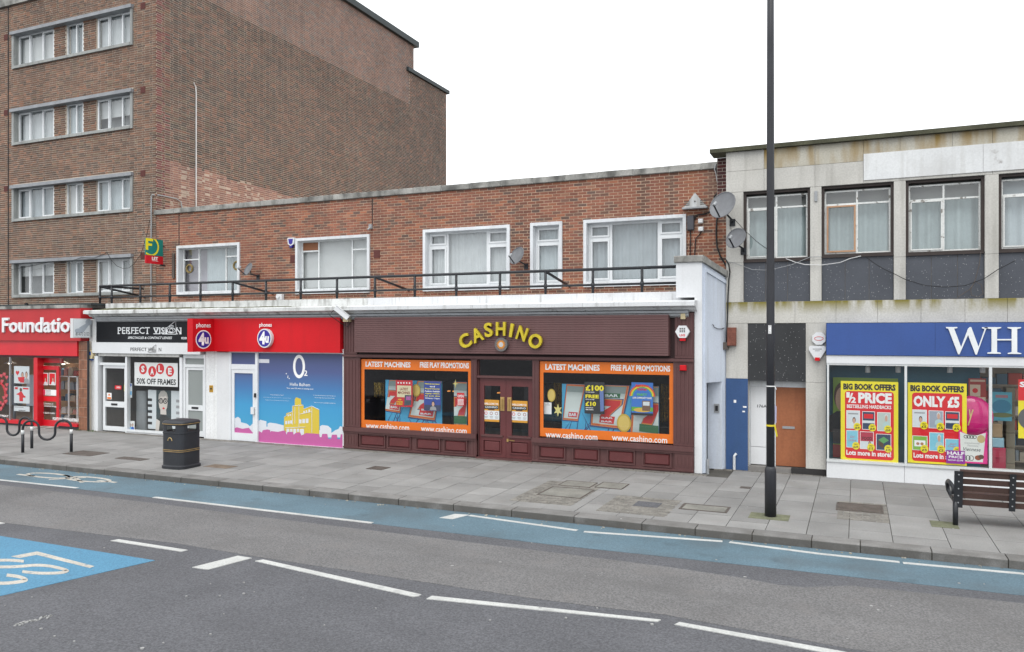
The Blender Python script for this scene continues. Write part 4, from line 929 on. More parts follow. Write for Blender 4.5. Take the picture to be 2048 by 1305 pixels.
q = F.rect(212, 786, 221.5, 799.5); prt(d, F, q, -.03, WHITE, 'sticker'); shape(d, F, [(q[0]+.04, q[2]+.12), (q[1]-.04, q[2]+.12), ((q[0]+q[1])/2, q[3]-.02)], -.028, ORANGE, 'sticker'); prt(d, F, frac(q, .1, .65, .9, .95), -.028, ORANGE, 'sticker')
m = MB(); m.box(F, F.s(246.5), F.s(250.5), F.z(248, 783), F.z(248, 770), -.045, -.03); m.obj('sticker', YELLOW, d)
# narrow second door
m = MB(); m.box(F, F.s(366.5)+.002, F.s(370.5), -.03, zt2+.1, -.1, .0); m.box(F, F.s(409), F.s(411.5), -.03, zt2+.1, -.1, .02); m.box(F, F.s(370.5), F.s(409), F.z(390, 735), F.z(390, 729.5), -.1, .0); m.box(F, F.s(366.5)+.002, F.s(411.5), zt2-.02, r2[2]-.004, -.2, -.002); m.obj('door_frame', upvc, shop2)
pane(shop2, F, (F.s(370.5), F.s(409), F.z(390, 729.5), zt2-.02), -.04, milk)
leaf_door(shop2, F, (F.s(371), F.s(408.5), .03, F.z(390, 735)-.004), F.z(390, 822), F.z(390, 811), upvc, milk, .08, .16)
m = MB(); m.box(F, F.s(411.5), F.s(434), -.03, z_f-.55, -.35, .0); m.obj('render_pier', render_w, shop2)
groom = mat('grey_room', (.22, .21, .20), .8, .1, 1, .05, 10); shop_room(shop2, F, F.s(200), F.s(411), -.01, zt2+.05, 3.2, groom, -.15, mat('grey_floor', (.2, .19, .18), .7))
FOi = F.off(-.10)
r = FOi.rect(269, 725, 355.5, 774.5); o = poster(FOi, r, 0, 'white sale banner with four red circles hanging in the optician window', 'banner')
for i, (ch, u, v, dz) in enumerate((('S', 286, 738.5, 0), ('A', 304.5, 743.5, 0), ('L', 320.5, 738, 0), ('E', 340, 743, 0))):
    s, z = FOi.p(u, v); ell(o, FOi, s, z, .165, .002+.0006*i, RED); text(o, ch, FOi, 0, 0, 0, 0, .006, WHITE, .05, box=(s-.075, s+.075, z-.1, z+.1))
text(o, '50% OFF FRAMES', FOi, 273.5, 756.5, 352, 771, .003, BLACK, .025)
FOj = F.off(-.28); r = FOj.rect(296, 780, 361, 862); o = poster(FOj, r, 0, 'display board of a woman in black glasses below the sale banner', 'display board', ink('teal_black', (.03, .05, .055)), name='display_board', th=.03)
prt(o, FOj, frac(r, 0, 0, .26, 1), .002, PALE); prt(o, FOj, frac(r, .72, 0, 1, 1), .002, PALE)
for i in range(5): prt(o, FOj, frac(r, .0, .22+.15*i, .13, .29+.15*i), .004, BLACK); prt(o, FOj, frac(r, .87, .22+.15*i, 1, .29+.15*i), .004, GREY)
face = ink('face', (.6, .55, .5)); cs, cz_ = FOj.p(326.5, 806); hh = r[3]-r[2]
shape(o, FOj, pxs(FOj, [(316, 862), (317, 838), (322, 832), (322, 824), (332, 826), (332, 832), (341, 838), (346, 862)]), .003, ink('blouse', (.02, .025, .025)))
shape(o, FOj, pxs(FOj, [(311, 862), (313, 838), (320, 843), (318, 862)]), .0036, face); shape(o, FOj, [(cs+.19*a, cz_+.31*b) for a, b in ((-.95, .35), (-.98, 0), (-.85, -.45), (-.5, -.85), (-.15, -1), (.15, -1), (.5, -.85), (.85, -.45), (.98, 0), (.95, .35), (.7, .75), (.3, .98), (-.3, .98), (-.7, .75))], .004, face); shape(o, FOj, [(cs+.19*a, cz_+.31*b) for a, b in ((-1.05, .3), (-.9, .45), (-.4, .62), (.1, .58), (.6, .7), (.95, .4), (1.08, .5), (.8, 1.0), (.2, 1.22), (-.5, 1.15), (-.95, .8))], .0048, ink('silver_hair', (.4, .38, .35))); shape(o, FOj, pxs(FOj, [(321, 818), (332.5, 819), (333, 830), (321, 829)]), .0045, face)
for k in (-1, 1):
    m = MB(); m.tube([FOj.w(cs+k*.09+.075*cos(i*pi/6), cz_+.05+.065*sin(i*pi/6), .008) for i in range(13)], .014, 4); m.obj('spectacles', BLACK, o); ell(o, FOj, cs+k*.09, cz_+.05, .03, .006, BLACK, .02); prt(o, FOj, (cs+k*.09-.06, cs+k*.09+.06, cz_+.125, cz_+.14), .006, BLACK)
ell(o, FOj, cs+.02, cz_-.17, .05, .006, RED, .03, 'lips')
FOk = F.off(-.45); s0, s1 = FOk.s(274), FOk.s(294); m = MB(); m.lathe([((s1-s0)/2, F.z(284, 864)), ((s1-s0)/2, F.z(284, 786)), ((s1-s0)/2*.8, F.z(284, 785))], (s0+s1)/2, D+.45, 16, 1, .5)
solo(m, 'display_column', mat('grey_column', (.25, .27, .28), .5), 'grey round display column behind the optician window', 'column')
r = FOi.rect(257, 842, 269, 860); o = poster(FOi, r, 0, 'small white card with blue pictures at the foot of the optician window', 'card'); bust(o, FOi, frac(r, .2, .3, .6, .95), .002, BROWN, SKYB); bust(o, FOi, frac(r, .5, .25, .95, .95), .003, BROWN, BLUE)
r = FOi.rect(257.5, 767, 264, 796); o = poster(FOi, r, 0, 'strip of round stickers at the edge of the optician window', 'stickers', PALE, name='sticker_strip'); ell(o, FOi, *FOi.p(261, 770.5), .05, .002, BLUE); prt(o, FOi, frac(r, .1, .55, .9, .8), .002, SKYB)
o = thing('alarm_box', 'small cream and blue alarm box on the wall beside the optician fascia', 'alarm', F.px(186, 720, .03)); s, z = F.p(186, 708); m = MB(); m.prism(F, [(s-.1, z+.13), (s+.1, z+.13), (s+.14, z-.05), (s+.08, z-.16), (s-.08, z-.16), (s-.14, z-.05)], .02, .12); m.obj('case', mat('cream_plastic', (.6, .5, .3), .5), o); prt(o, F, (s-.06, s+.06, z-.04, z+.07), .124, BLUE); m = MB(); m.box(F, s-.07, s+.07, z-.2, z-.161, .03, .1); m.obj('strobe', BLUE, o)
# projecting optician box sign
XS = F.s(186.3); PS = Pl(XS, D, 0, 1); y0 = PS.s(146); zt_, zb_ = PS.z(186, 638), PS.z(186, 676)
o = thing('projecting_sign', 'pale grey box sign with sunglasses picture and telephone number projecting over the tiled pier', 'sign', (XS, D+y0/2, zb_))
m = MB(); m.box(PS, y0, -.1, zb_, zt_, -.12, 0); m.obj('case', mat('grey_case', (.6, .61, .61), .5, .1), o); m = MB(); m.box(PS, y0+.03, -.13, zb_+.03, zt_-.03, -.01, .004); m.obj('face_panel', mat('pale_panel', (.72, .76, .78), .4, .05), o)
sg = ink('shade', (.4, .45, .5)); cs, cz_ = PS.p(177, 645); ell(o, PS, cs, cz_, .11, .006, sg, .10, 'picture'); cs2, cz2 = PS.p(158, 662); ell(o, PS, cs2, cz2, .15, .006, sg, .075, 'picture'); shape(o, PS, [(cs2, cz2+.1), (cs-.05, cz_-.02), (cs, cz_-.1), (cs2+.15, cz2-.05)], .0055, sg, 'picture')
text(o, '81-673 2122', PS, 0, 0, 0, 0, .008, BLACK, .0, box=(PS.s(151), -.14, PS.z(170, 671.5), PS.z(170, 665)))
m = MB(); m.box(PS, -.1, .3, (zb_+zt_)/2-.25, (zb_+zt_)/2+.25, -.09, -.03); m.obj('bracket', galv, o)

# ================================================================== phone shop (red fascia, printed window)
shop3 = thing('phone_shopfront', 'phone shopfront with bright red fascia and printed blue window', 'shopfront', (F.s(570), D, 0))
r = (F.s(406.5), F.s(686.5), F.z(560, 704.5), z_f); m = MB(); m.rbox(F, r, -.3, .14); fa = m.obj('fascia', red_plast, shop3)
def badge(parent, pl, uc, vt, n, w_, deep=True):
    """white lettering over a blue oval"""
    s, z = pl.p(uc, vt)
    m = MB(); m.disc(pl, s, z, .25*w_, n, n+(.10 if deep else .004), 28, .265); b = m.obj('badge', white_clean, parent)
    nn = n+(.102 if deep else .006); ell(b, pl, s, z, .22*w_, nn, ink('navy', (.03, .02, .25)), .235); text(b, '4', pl, 0, 0, 0, 0, nn+.002, WHITE, .05, box=(s-.17*w_, s+.04*w_, z-.17, z+.19)); text(b, 'u', pl, 0, 0, 0, 0, nn+.002, WHITE, .05, box=(s+.03*w_, s+.17*w_, z-.13, z+.06), shear=.1)
    text(parent, 'phones', pl, 0, 0, 0, 0, n+(.05 if deep else .004), WHITE, .02, box=(s-.22*w_, s+.22*w_, z+.285, z+.43))
FF = F.off(.14); badge(fa, FF, 533.5, 677, 0, 1.0)
XS = F.s(435); PS = Pl(XS, D-.14, 0, 1); y0 = PS.s(385.5); zt_, zb_ = PS.z(435, 638.6), PS.z(435, 703)
o = thing('projecting_sign', 'red box sign with a blue oval badge projecting beside the black fascia', 'sign', (XS, D-.5, zb_)); m = MB(); m.box(PS, y0, 0, zb_, zt_, -.2, 0); m.obj('case', red_plast, o)
su = (PS.s(408)); PSs = PS; zc_ = (zb_+zt_)/2
w_ = 1.0; s = y0*.5
m = MB(); m.sheet(PS, [(s+.29*cos(i*pi/14), zc_-.12+.265*sin(i*pi/14)) for i in range(28)], .003); m.obj('badge', WHITE, o); ell(o, PS, s, zc_-.12, .26, .005, MATS['ink_navy'], .235)
text(o, '4', PS, 0, 0, 0, 0, .007, WHITE, .05, box=(s-.19, s+.04, zc_-.29, zc_+.07)); text(o, 'u', PS, 0, 0, 0, 0, .007, WHITE, .05, box=(s+.03, s+.19, zc_-.25, zc_-.06)); text(o, 'phones', PS, 0, 0, 0, 0, .004, WHITE, .02, box=(s-.27, s+.27, zc_+.18, zc_+.35))
m = MB(); m.box(F, F.s(434)+.002, F.s(459.5), -.03, F.z(450, 705), -.35, .0); m.obj('wall_pier', white_clean, shop3)
zt3 = F.z(600, 707.5); fw = mat('white_frame', (.65, .67, .69), .35, .05)
m = MB(); m.box(F, F.s(459.5)+.002, F.s(462.5), -.02, zt3, -.1, .02); m.box(F, F.s(511.7), F.s(516.4), -.02, zt3, -.1, .03); m.box(F, F.s(686), F.s(689), -.02, zt3, -.1, .02); m.box(F, F.s(462.5)+.002, F.s(511.7)-.002, F.z(487, 739.5), F.z(487, 729), -.1, .01)
m.box(F, F.s(459.5), F.s(689), zt3+.002, r[2]+.1, -.1, .03); m.box(F, F.s(516.4)+.002, F.s(686)-.002, .0, F.z(600, 893.2)+.01, -.1, .03); m.obj('shop_frame', fw, shop3)
z0g, z1g = F.z(600, 892.5), zt3
blues = zgrad('blue_window_print', z0g, z1g, [(0, (.06, .33, .52)), (.42, (.045, .27, .50)), (.62, (.05, .16, .36)), (.8, (.065, .09, .22)), (1, (.055, .07, .16))])
def dpx(u, v): return F.off(-.03).p(500+u/6.214, 700+v/6.214)
wr = F.off(-.03); wp = prt(shop3, wr, (F.s(516.4), F.s(686), z0g, z1g), 0, blues, 'window_print')
pale_city = ink('city_white', (.6, .62, .66)); magenta = ink('magenta', (.46, .10, .29)); yel = ink('city_yellow', (.58, .44, .05))
sky_line = [(105, 885), (130, 870), (205, 890), (205, 955), (218, 955), (218, 918), (245, 905), (320, 915), (420, 940), (420, 1000), (870, 1000), (870, 950), (900, 935), (970, 945), (1010, 980), (1012, 1035), (1060, 1000), (1100, 985), (1120, 950), (1160, 960), (1163, 1090), (870, 1090), (430, 1050), (105, 1040)]
shape(wp, wr, [dpx(*q) for q in sky_line], .002, pale_city)
bld = [(425, 1020), (425, 838), (450, 825), (450, 790), (528, 765), (528, 700), (558, 688), (558, 615), (575, 590), (635, 612), (638, 675), (668, 690), (668, 735), (770, 700), (862, 745), (862, 1050), (680, 1050)]
shape(wp, wr, [dpx(*q) for q in bld], .004, yel)
for q in ((440, 885, 462, 925), (470, 882, 495, 922), (503, 878, 530, 918), (612, 865, 642, 915), (652, 860, 686, 912), (695, 855, 728, 910), (665, 760, 682, 785), (695, 752, 712, 778), (728, 742, 748, 772), (470, 805, 485, 825), (495, 800, 512, 820), (455, 980, 490, 1050), (500, 982, 530, 1020), (540, 982, 575, 1050), (585, 982, 612, 1020), (622, 984, 672, 1060)):
    shape(wp, wr, [dpx(q[0], q[1]), dpx(q[2], q[1]), dpx(q[2], q[3]), dpx(q[0], q[3])], .006, pale_city)
m = MB()
for a, b in (((425, 838), (528, 765)), ((528, 700), (528, 930)), ((610, 680), (610, 960)), ((668, 735), (770, 700)), ((770, 700), (770, 1030)), ((770, 700), (862, 745)), ((528, 700), (668, 690)), ((440, 970), (690, 960)), ((620, 800), (770, 770)), ((560, 710), (560, 920))): m.tube([wr.w(*dpx(*a), .006), wr.w(*dpx(*b), .006)], .008, 4)
m.obj('print_lines', pale_city, wp)
shape(wp, wr, [dpx(*q) for q in ((105, 1158), (105, 1005), (150, 1030), (160, 1000), (215, 990), (250, 995), (255, 1025), (265, 1010), (350, 1020), (440, 1000), (455, 1055), (470, 1020), (535, 1020), (545, 1055), (575, 1030), (625, 1025), (640, 1065), (700, 1035), (860, 1045), (870, 1085), (890, 1085), (900, 1045), (960, 1045), (975, 1105), (1010, 1105), (1020, 1055), (1080, 1055), (1090, 1110), (1120, 1110), (1130, 1050), (1160, 1050), (1160, 1222))], .008, magenta)
def otext(body, x0, y0, x1, y1, b=0.0): 
    a, c = dpx(x0, y0), dpx(x1, y1); text(wp, body, wr, 0, 0, 0, 0, .003, WHITE, b, box=(a[0], c[0], c[1], a[1]))
a = dpx(610, 208); m = MB(); seg = 28
outer = [(a[0]+.205*cos(2*pi*i/seg), a[1]+.325*sin(2*pi*i/seg)) for i in range(seg)]; inner = [(a[0]+.125*cos(2*pi*i/seg), a[1]+.235*sin(2*pi*i/seg)) for i in range(seg)]
m.add([wr.w(s, z, .003) for s, z in outer+inner], [(i, (i+1) % seg, seg+(i+1) % seg, seg+i) for i in range(seg)]); m.obj('lettering', WHITE, wp)
otext('2', 670, 255, 715, 325, .02); otext('Hello Balham', 497, 408, 747, 455); otext('Your new O2 store is coming soon', 455, 468, 788, 500, .015)
otext('Fancy joining our team?', 253, 553, 420, 572, .01); otext('Love what you do and make our customers smile', 168, 586, 508, 606, .01); otext('Apply now at telefonica.co.uk/careers', 190, 620, 483, 640, .01)
otext('In the meantime your nearest store is', 790, 560, 1065, 582, .01); otext('45 Tooting High Street SW17 0SP', 805, 590, 1052, 610, .01); otext('Visit o2.co.uk or call 0844 202 02 02', 795, 650, 1063, 670, .01)
for x, y in ((452, 297), (472, 328), (470, 345), (488, 357)): a = dpx(x, y); ell(wp, wr, a[0], a[1], .016, .003, WHITE)
a, b = dpx(105, 115), dpx(240, 165); prt(wp, wr, (a[0], b[0], b[1], a[1]), .003, pale_city)
pane(shop3, F, (F.s(516.4), F.s(686), z0g, z1g), -.05)
dd = (F.s(463), F.s(511), .0, F.z(487, 739.5)-.005); m = MB(); m.ring(F, dd[0], dd[1], dd[2], dd[3], .1, -.06, 0, .22); d = m.obj('door', fw, shop3)
prt(d, wr, (dd[0]+.1, dd[1]-.1, .22, dd[3]-.1), 0, blues, 'door_print'); prt(shop3, wr, (F.s(462.5), F.s(511.7), F.z(487, 729), zt3), 0, blues, 'fanlight_print')
shape(d, wr, pxs(wr, [(468.5, 838), (476, 834), (481, 838), (482, 845), (494, 848), (500, 853), (505, 848), (508.5, 846), (508.5, 868), (468.5, 866)]), .002, pale_city); shape(d, wr, pxs(wr, [(468.5, 857), (474, 855), (485, 858), (498, 856), (505, 865), (508.5, 858), (508.5, 875.5), (468.5, 874)]), .004, magenta)
m = MB(); s, z = F.p(507.5, 821.5); m.box(F, s-.06, s+.05, z-.1, z+.1, 0, .06); m.obj('lock_box', white_clean, d); m = MB(); s, z = F.p(512.5, 791); m.box(F, s-.025, s+.025, z-.06, z+.06, .03, .07); m.obj('lock', BLACK, d)
pane(d, F, (dd[0]+.1, dd[1]-.1, .22, dd[3]-.1), -.05)
o = thing('hydrant_sign', 'small yellow and black H sign on the rough white pier', 'sign', F.px(422.6, 785, 0)); s, z = F.p(422.6, 778); m = MB(); m.box(F, s-.07, s+.07, z-.1, z+.1, 0, .01); m.obj('plate', mat('hydrant_yellow', (.55, .3, .02), .5), o); text(o, 'H', F, 0, 0, 0, 0, .012, BLACK, .03, box=(s-.045, s+.045, z-.085, z+.085))
m = MB(); m.box(F, F.s(459), F.s(689), -.01, zt3+.3, -.4, -.35); m.obj('backing_wall', room, shop3)

# ================================================================== amusement arcade (maroon)
maroon = mat('maroon_paint', (.092, .038, .037), .5, .1, 2, .08, 40, bump=.05, bscale=50, streak=.2, scol=(.14, .08, .075), blotch=[((.13, .07, .065), 4, .62, .8, .3)])
maroon_f = mat('maroon_fascia', (.118, .059, .058), .5, .08, 1, .05, 40, streak=.2, scol=(.15, .09, .085))
maroon_d = mat('maroon_door', (.105, .027, .028), .4, .12, 3, .08, 40, coat=.15, blotch=[((.2, .12, .1), 14, .68, .76, .5)])
A0x, A1x = F.s(689.5), F.s(1388)
shop4 = thing('arcade_shopfront', 'maroon panelled amusement arcade front with double doors and two orange edged windows', 'shopfront', (F.s(1000), D, 0))
zt4 = F.z(1000, 717.5); zband = F.z(1000, 713)
fx = (F.s(718), F.s(1340.7), F.z(1000, 708), F.z(1000, 633))
m = MB(); k = 17; hh = (fx[3]-fx[2])/k; prof = [(D+.2, fx[2]), (D+.2, fx[3])]
for i in range(k):
    z = fx[3]-i*hh; prof += [(D-.197, z), (D-.205, z-hh*.1), (D-.205, z-hh*.9), (D-.197, z-hh)]
extrude_x(m, prof, fx[0], fx[1]); fa = m.obj('fascia', maroon_f, shop4)
m = MB(); m.box(F, A0x, A1x, zband-.02, F.z(1000, 630), -.3, -.01); m.obj('fascia_backing', mat('maroon_dark', (.03, .012, .012), .6), shop4)
m = MB(); m.box(F, A0x, A1x, F.z(1000, 718), zband, -.1, .10); m.box(F, A0x, A1x, F.z(1000, 720), F.z(1000, 718)-.002, -.1, .06); m.obj('trim_moulding', maroon, shop4)
def pilaster(u0, u1, z0, z1, n=.05, flutes=5):
    a, b = F.s(u0), F.s(u1); m = MB(); m.box(F, a, b, z0, z1, -.1, n)
    for i in range(flutes): c = a+(b-a)*(i+.5)/flutes; m.box(F, c-.018, c+.018, z0+.06, z1-.06, n, n+.012)
    return m.obj('pilaster', maroon, shop4)
zsil = F.z(1000, 876.5); z_sl, z_sh = F.z(830, 870), F.z(830, 861)
pilaster(689.5, 716, zband+.01, F.z(700, 630)); pilaster(1350.5, 1388, zband+.01, F.z(1370, 626)); pilaster(689.5, 722, z_sh+.005, zt4-.03); pilaster(1347.5, 1388, z_sh+.005, zt4-.03); pilaster(689.5, 718, .066, z_sl-.052, .05); pilaster(1350, 1388, .066, z_sl-.052, .05)
pilaster(943.5, 955, .0, zt4-.03, .04, 2); pilaster(1066, 1079, .0, zt4-.03, .04, 2)
for a, b, lst in ((689.5, 955, ((721, 771), (776.5, 822), (833, 881), (889, 935))), (1066, 1388, ((1078, 1131), (1146, 1199), (1215, 1270), (1286, 1343)))):
    s0, s1 = F.s(a), F.s(b); m = MB(); m.box(F, s0-.0, s1, z_sl+.002, z_sh, -.15, .10); m.box(F, s0, s1, z_sl-.05, z_sl, -.15, .07); m.obj('sill_moulding', maroon, shop4)
    m = MB(); m.box(F, s0, s1, .0, z_sl-.052, -.1, .0); m.box(F, s0, s1, -.03, .03, -.1, .05); m.box(F, s0, s1, .03, .065, -.1, .085); m.obj('stall_riser', maroon, shop4)
    for u0, u1 in lst:
        p0, p1 = F.s(u0)+.04, F.s(u1)-.04; m = MB(); m.cham(F, p0, p1, .125, z_sl-.095, .001, .03, .028); m.obj('panel', maroon_d, shop4); m = MB(); m.ring(F, p0-.05, p1+.05, .08, z_sl-.055, .03, .0, .035); m.obj('panel_moulding', maroon, shop4)
# windows with their orange printed borders
arc_room = mat('arcade_room', (.018, .016, .02), .7, .3, 1.5, .2, 10)
def arcade_window(o_px, i_px, tx, wb):
    o_, i_ = F.rect(*o_px), F.rect(*i_px); P = F.off(.0)
    pane(shop4, F, (o_[0], o_[1], o_[2], o_[3]), .0, clear); m = MB()
    for q in ((o_[0], o_[1], i_[3], o_[3]), (o_[0], o_[1], o_[2], i_[2]), (o_[0], i_[0], i_[2], i_[3]), (i_[1], o_[1], i_[2], i_[3])): m.quad(F, *q, .004)
    b = m.obj('window_border', mat('orange_vinyl', (.62, .14, .012), .4, .05, 2, .03, 30), shop4)
    for body, q in tx: text(b, body, F, 0, 0, 0, 0, .006, letw, .032, box=F.rectc(*q))
    for body, q in wb: text(b, body, F, 0, 0, 0, 0, .006, letw, .012, box=F.rectc(*q))
    return o_, i_
arcade_window((722.8, 718.6, 942, 868), (729, 738.8, 936.5, 851), [('LATEST MACHINES', (731.5, 821.3, 724, 734.8)), ('FREE PLAY PROMOTIONS', (840, 938, 725.3, 736.7))], [('www.cashino.com', (732, 818.5, 847.5, 859.5)), ('www.cashino.com', (842, 933.5, 853.6, 865.6))])
arcade_window((1080, 722.8, 1346.8, 888), (1087, 745.2, 1338.8, 869), [('LATEST MACHINES', (1091, 1199.5, 729, 741.3)), ('FREE PLAY PROMOTIONS', (1222, 1340.5, 730.8, 743))], [('www.cashino.com', (1091.5, 1195, 865.2, 878.2)), ('www.cashino.com', (1224, 1334.5, 871.5, 884.3))])
shop_room(shop4, F, F.s(716), F.s(1352), -.01, zt4+.02, 4.2, arc_room, -.12, arc_room)
# double doors
zd = F.z(1010, 757); m = MB(); m.box(F, F.s(955)+.002, F.s(1066)-.002, zd, F.z(1010, 752.5), -.12, .03); m.box(F, F.s(955)+.002, F.s(957), .0, zt4-.03, -.12, -.03); m.box(F, F.s(1064.5), F.s(1066)-.002, .0, zt4-.03, -.12, -.03); m.obj('door_frame', maroon, shop4)
pane(shop4, F, (F.s(957), F.s(1064.5), F.z(1010, 752.5), zt4-.03), -.05, dark_glass)
m = MB(); m.box(F, F.s(955), F.s(1066), -.02, .03, -.2, .12); m.obj('door_step', maroon, shop4)
lx = (F.s(957)+.004, F.s(1010.3)-.003, F.s(1010.3)+.003, F.s(1064.5)-.004)
for k, (a, b, gu0, gu1) in enumerate(((lx[0], lx[1], 966.5, 998.8), (lx[2], lx[3], 1021.6, 1055.2))):
    ga, gb = F.s(gu0), F.s(gu1); gz1, gz0 = F.z(1010, 773.2), F.z(1010, 871.5); N = -.05
    m = MB(); m.box(F, a, ga, .035, zd-.004, N-.05, N); m.box(F, gb, b, .035, zd-.004, N-.05, N); m.box(F, ga+.001, gb-.001, gz1, zd-.004, N-.05, N); m.box(F, ga+.001, gb-.001, .035, gz0, N-.05, N); d = m.obj('door', maroon_d, shop4)
    m = MB(); m.box(F, ga-.08, gb+.08, gz0-.05, gz0-.01, N, N+.035); m.obj('weather_bar', maroon, d); m = MB(); m.cham(F, ga+.0, gb-.0, .17, .43, N-.0, N+.02, .03); m.obj('panel', maroon_d, d); m = MB(); m.ring(F, ga-.04, gb+.04, .13, .47, .03, N, N+.022); m.obj('panel_moulding', maroon_d, d)
    pane(d, F, (ga, gb, gz0, gz1), N-.025)
    hx = b-.09 if k == 0 else a+.09; hz = F.z(1010, 809); m = MB(); m.cham(F, hx-.055, hx+.055, hz-.17, hz+.17, N, N+.02, .008); m.tube([F.w(hx, hz-.12, N+.02), F.w(hx, hz-.11, N+.06), F.w(hx, hz+.11, N+.06), F.w(hx, hz+.12, N+.02)], .012, 6); m.obj('brass_handle', mat('brass', (.5, .33, .13), .35, .15, 6, metal=.7), d)
    q = F.off(N-.02).rect(gu0+.3, 799.5+2*k, gu1-.3, 844.5+2*k); P = F.off(N-.02); wl = poster(P, q, 0, ('orange and white welcome notice in the arcade door leaf nearer the machines window', 'orange and white welcome notice in the arcade door leaf with the brass bolt')[k], 'notice', ink('amber', (.55, .26, .03)))
    prt(wl, P, frac(q, 0, .5, 1, .9), .002, PALE); prt(wl, P, frac(q, .04, .26, .96, .42), .002, BLACK); text(wl, 'WELCOME TO', P, 0, 0, 0, 0, .002, WHITE, .02, box=frac(q, .06, .14, .94, .23)); text(wl, 'CASHINO', P, 0, 0, 0, 0, .004, PALE, .02, box=frac(q, .1, .29, .9, .38)); prt(wl, P, frac(q, .3, .42, .7, .47), .003, BROWN)
    for i in range(3):
        cc = frac(q, .17+.33*i, .62, .17+.33*i, .62); m = MB(); m.tube([P.w(cc[0]+.035*cos(t*pi/5), cc[3]+.035*sin(t*pi/5), .003) for t in range(11)], .006, 4); m.obj('symbol', RED if i == 0 else ink('symb', (.3, .08, .06)), wl); prt(wl, P, frac(q, .07+.33*i, .76, .28+.33*i, .79), .003, GREY); prt(wl, P, frac(q, .09+.33*i, .82, .26+.33*i, .845), .003, GREY)
m = MB(); s, z = F.p(1014, 881); m.box(F, s-.02, s+.03, z-.04, z+.03, -.05, -.02); m.tube([F.w(s, z, -.03), F.w(s+.19, z-.01, -.03)], .012, 5); m.obj('door_bolt', MATS['brass'], shop4)
# raised gold letters in an arc and the sun badge
goldm = mat('gold_letter', (.55, .43, .02), .3, .15, 6, .08, 30, metal=.35, spec=.6); FA = F.off(.205); let = thing('arcade_lettering', 'raised gold letters in an arc across the maroon fascia', 'sign', FA.px(1005, 690, 0))
for ch, x, y, rot, w_, h_ in (('C', 322, 610, 28, .31, .345), ('A', 560, 490, 21, .30, .34), ('S', 778, 392, 8, .215, .345), ('H', 1018, 372, 0, .25, .33), ('I', 1225, 402, -9, .075, .325), ('N', 1432, 465, -19, .25, .33), ('O', 1690, 612, -28, .335, .345)):
    s, z = FA.p(900+x/9.752, 620+y/9.752)
    text(let, ch, FA, 0, 0, 0, 0, .03, goldm, .03, .07, box=(s-w_/2, s+w_/2, z-h_/2, z+h_/2), rot=radians(rot), name='letter', res=4)
o = thing('sun_badge', 'round grey badge with an orange sun under the gold letters', 'sign', FA.px(1005, 702, 0)); s, z = FA.p(1005, 689.5); m = MB(); m.disc(FA, s, z, .165, 0, .09, 24); m.obj('disc', mat('badge_grey', (.12, .115, .115), .5), o)
m = MB(); pts = []
for i in range(36): q = .13 if i % 2 else .08; pts.append((s+q*cos(i*pi/18), z+q*sin(i*pi/18)))
m.sheet(FA, pts, .093); m.obj('sun_rays', ink('sun_orange', (.55, .2, .015)), o); ell(o, FA, s, z, .06, .095, ink('sun_face', (.45, .45, .44)), name='sun_disc')
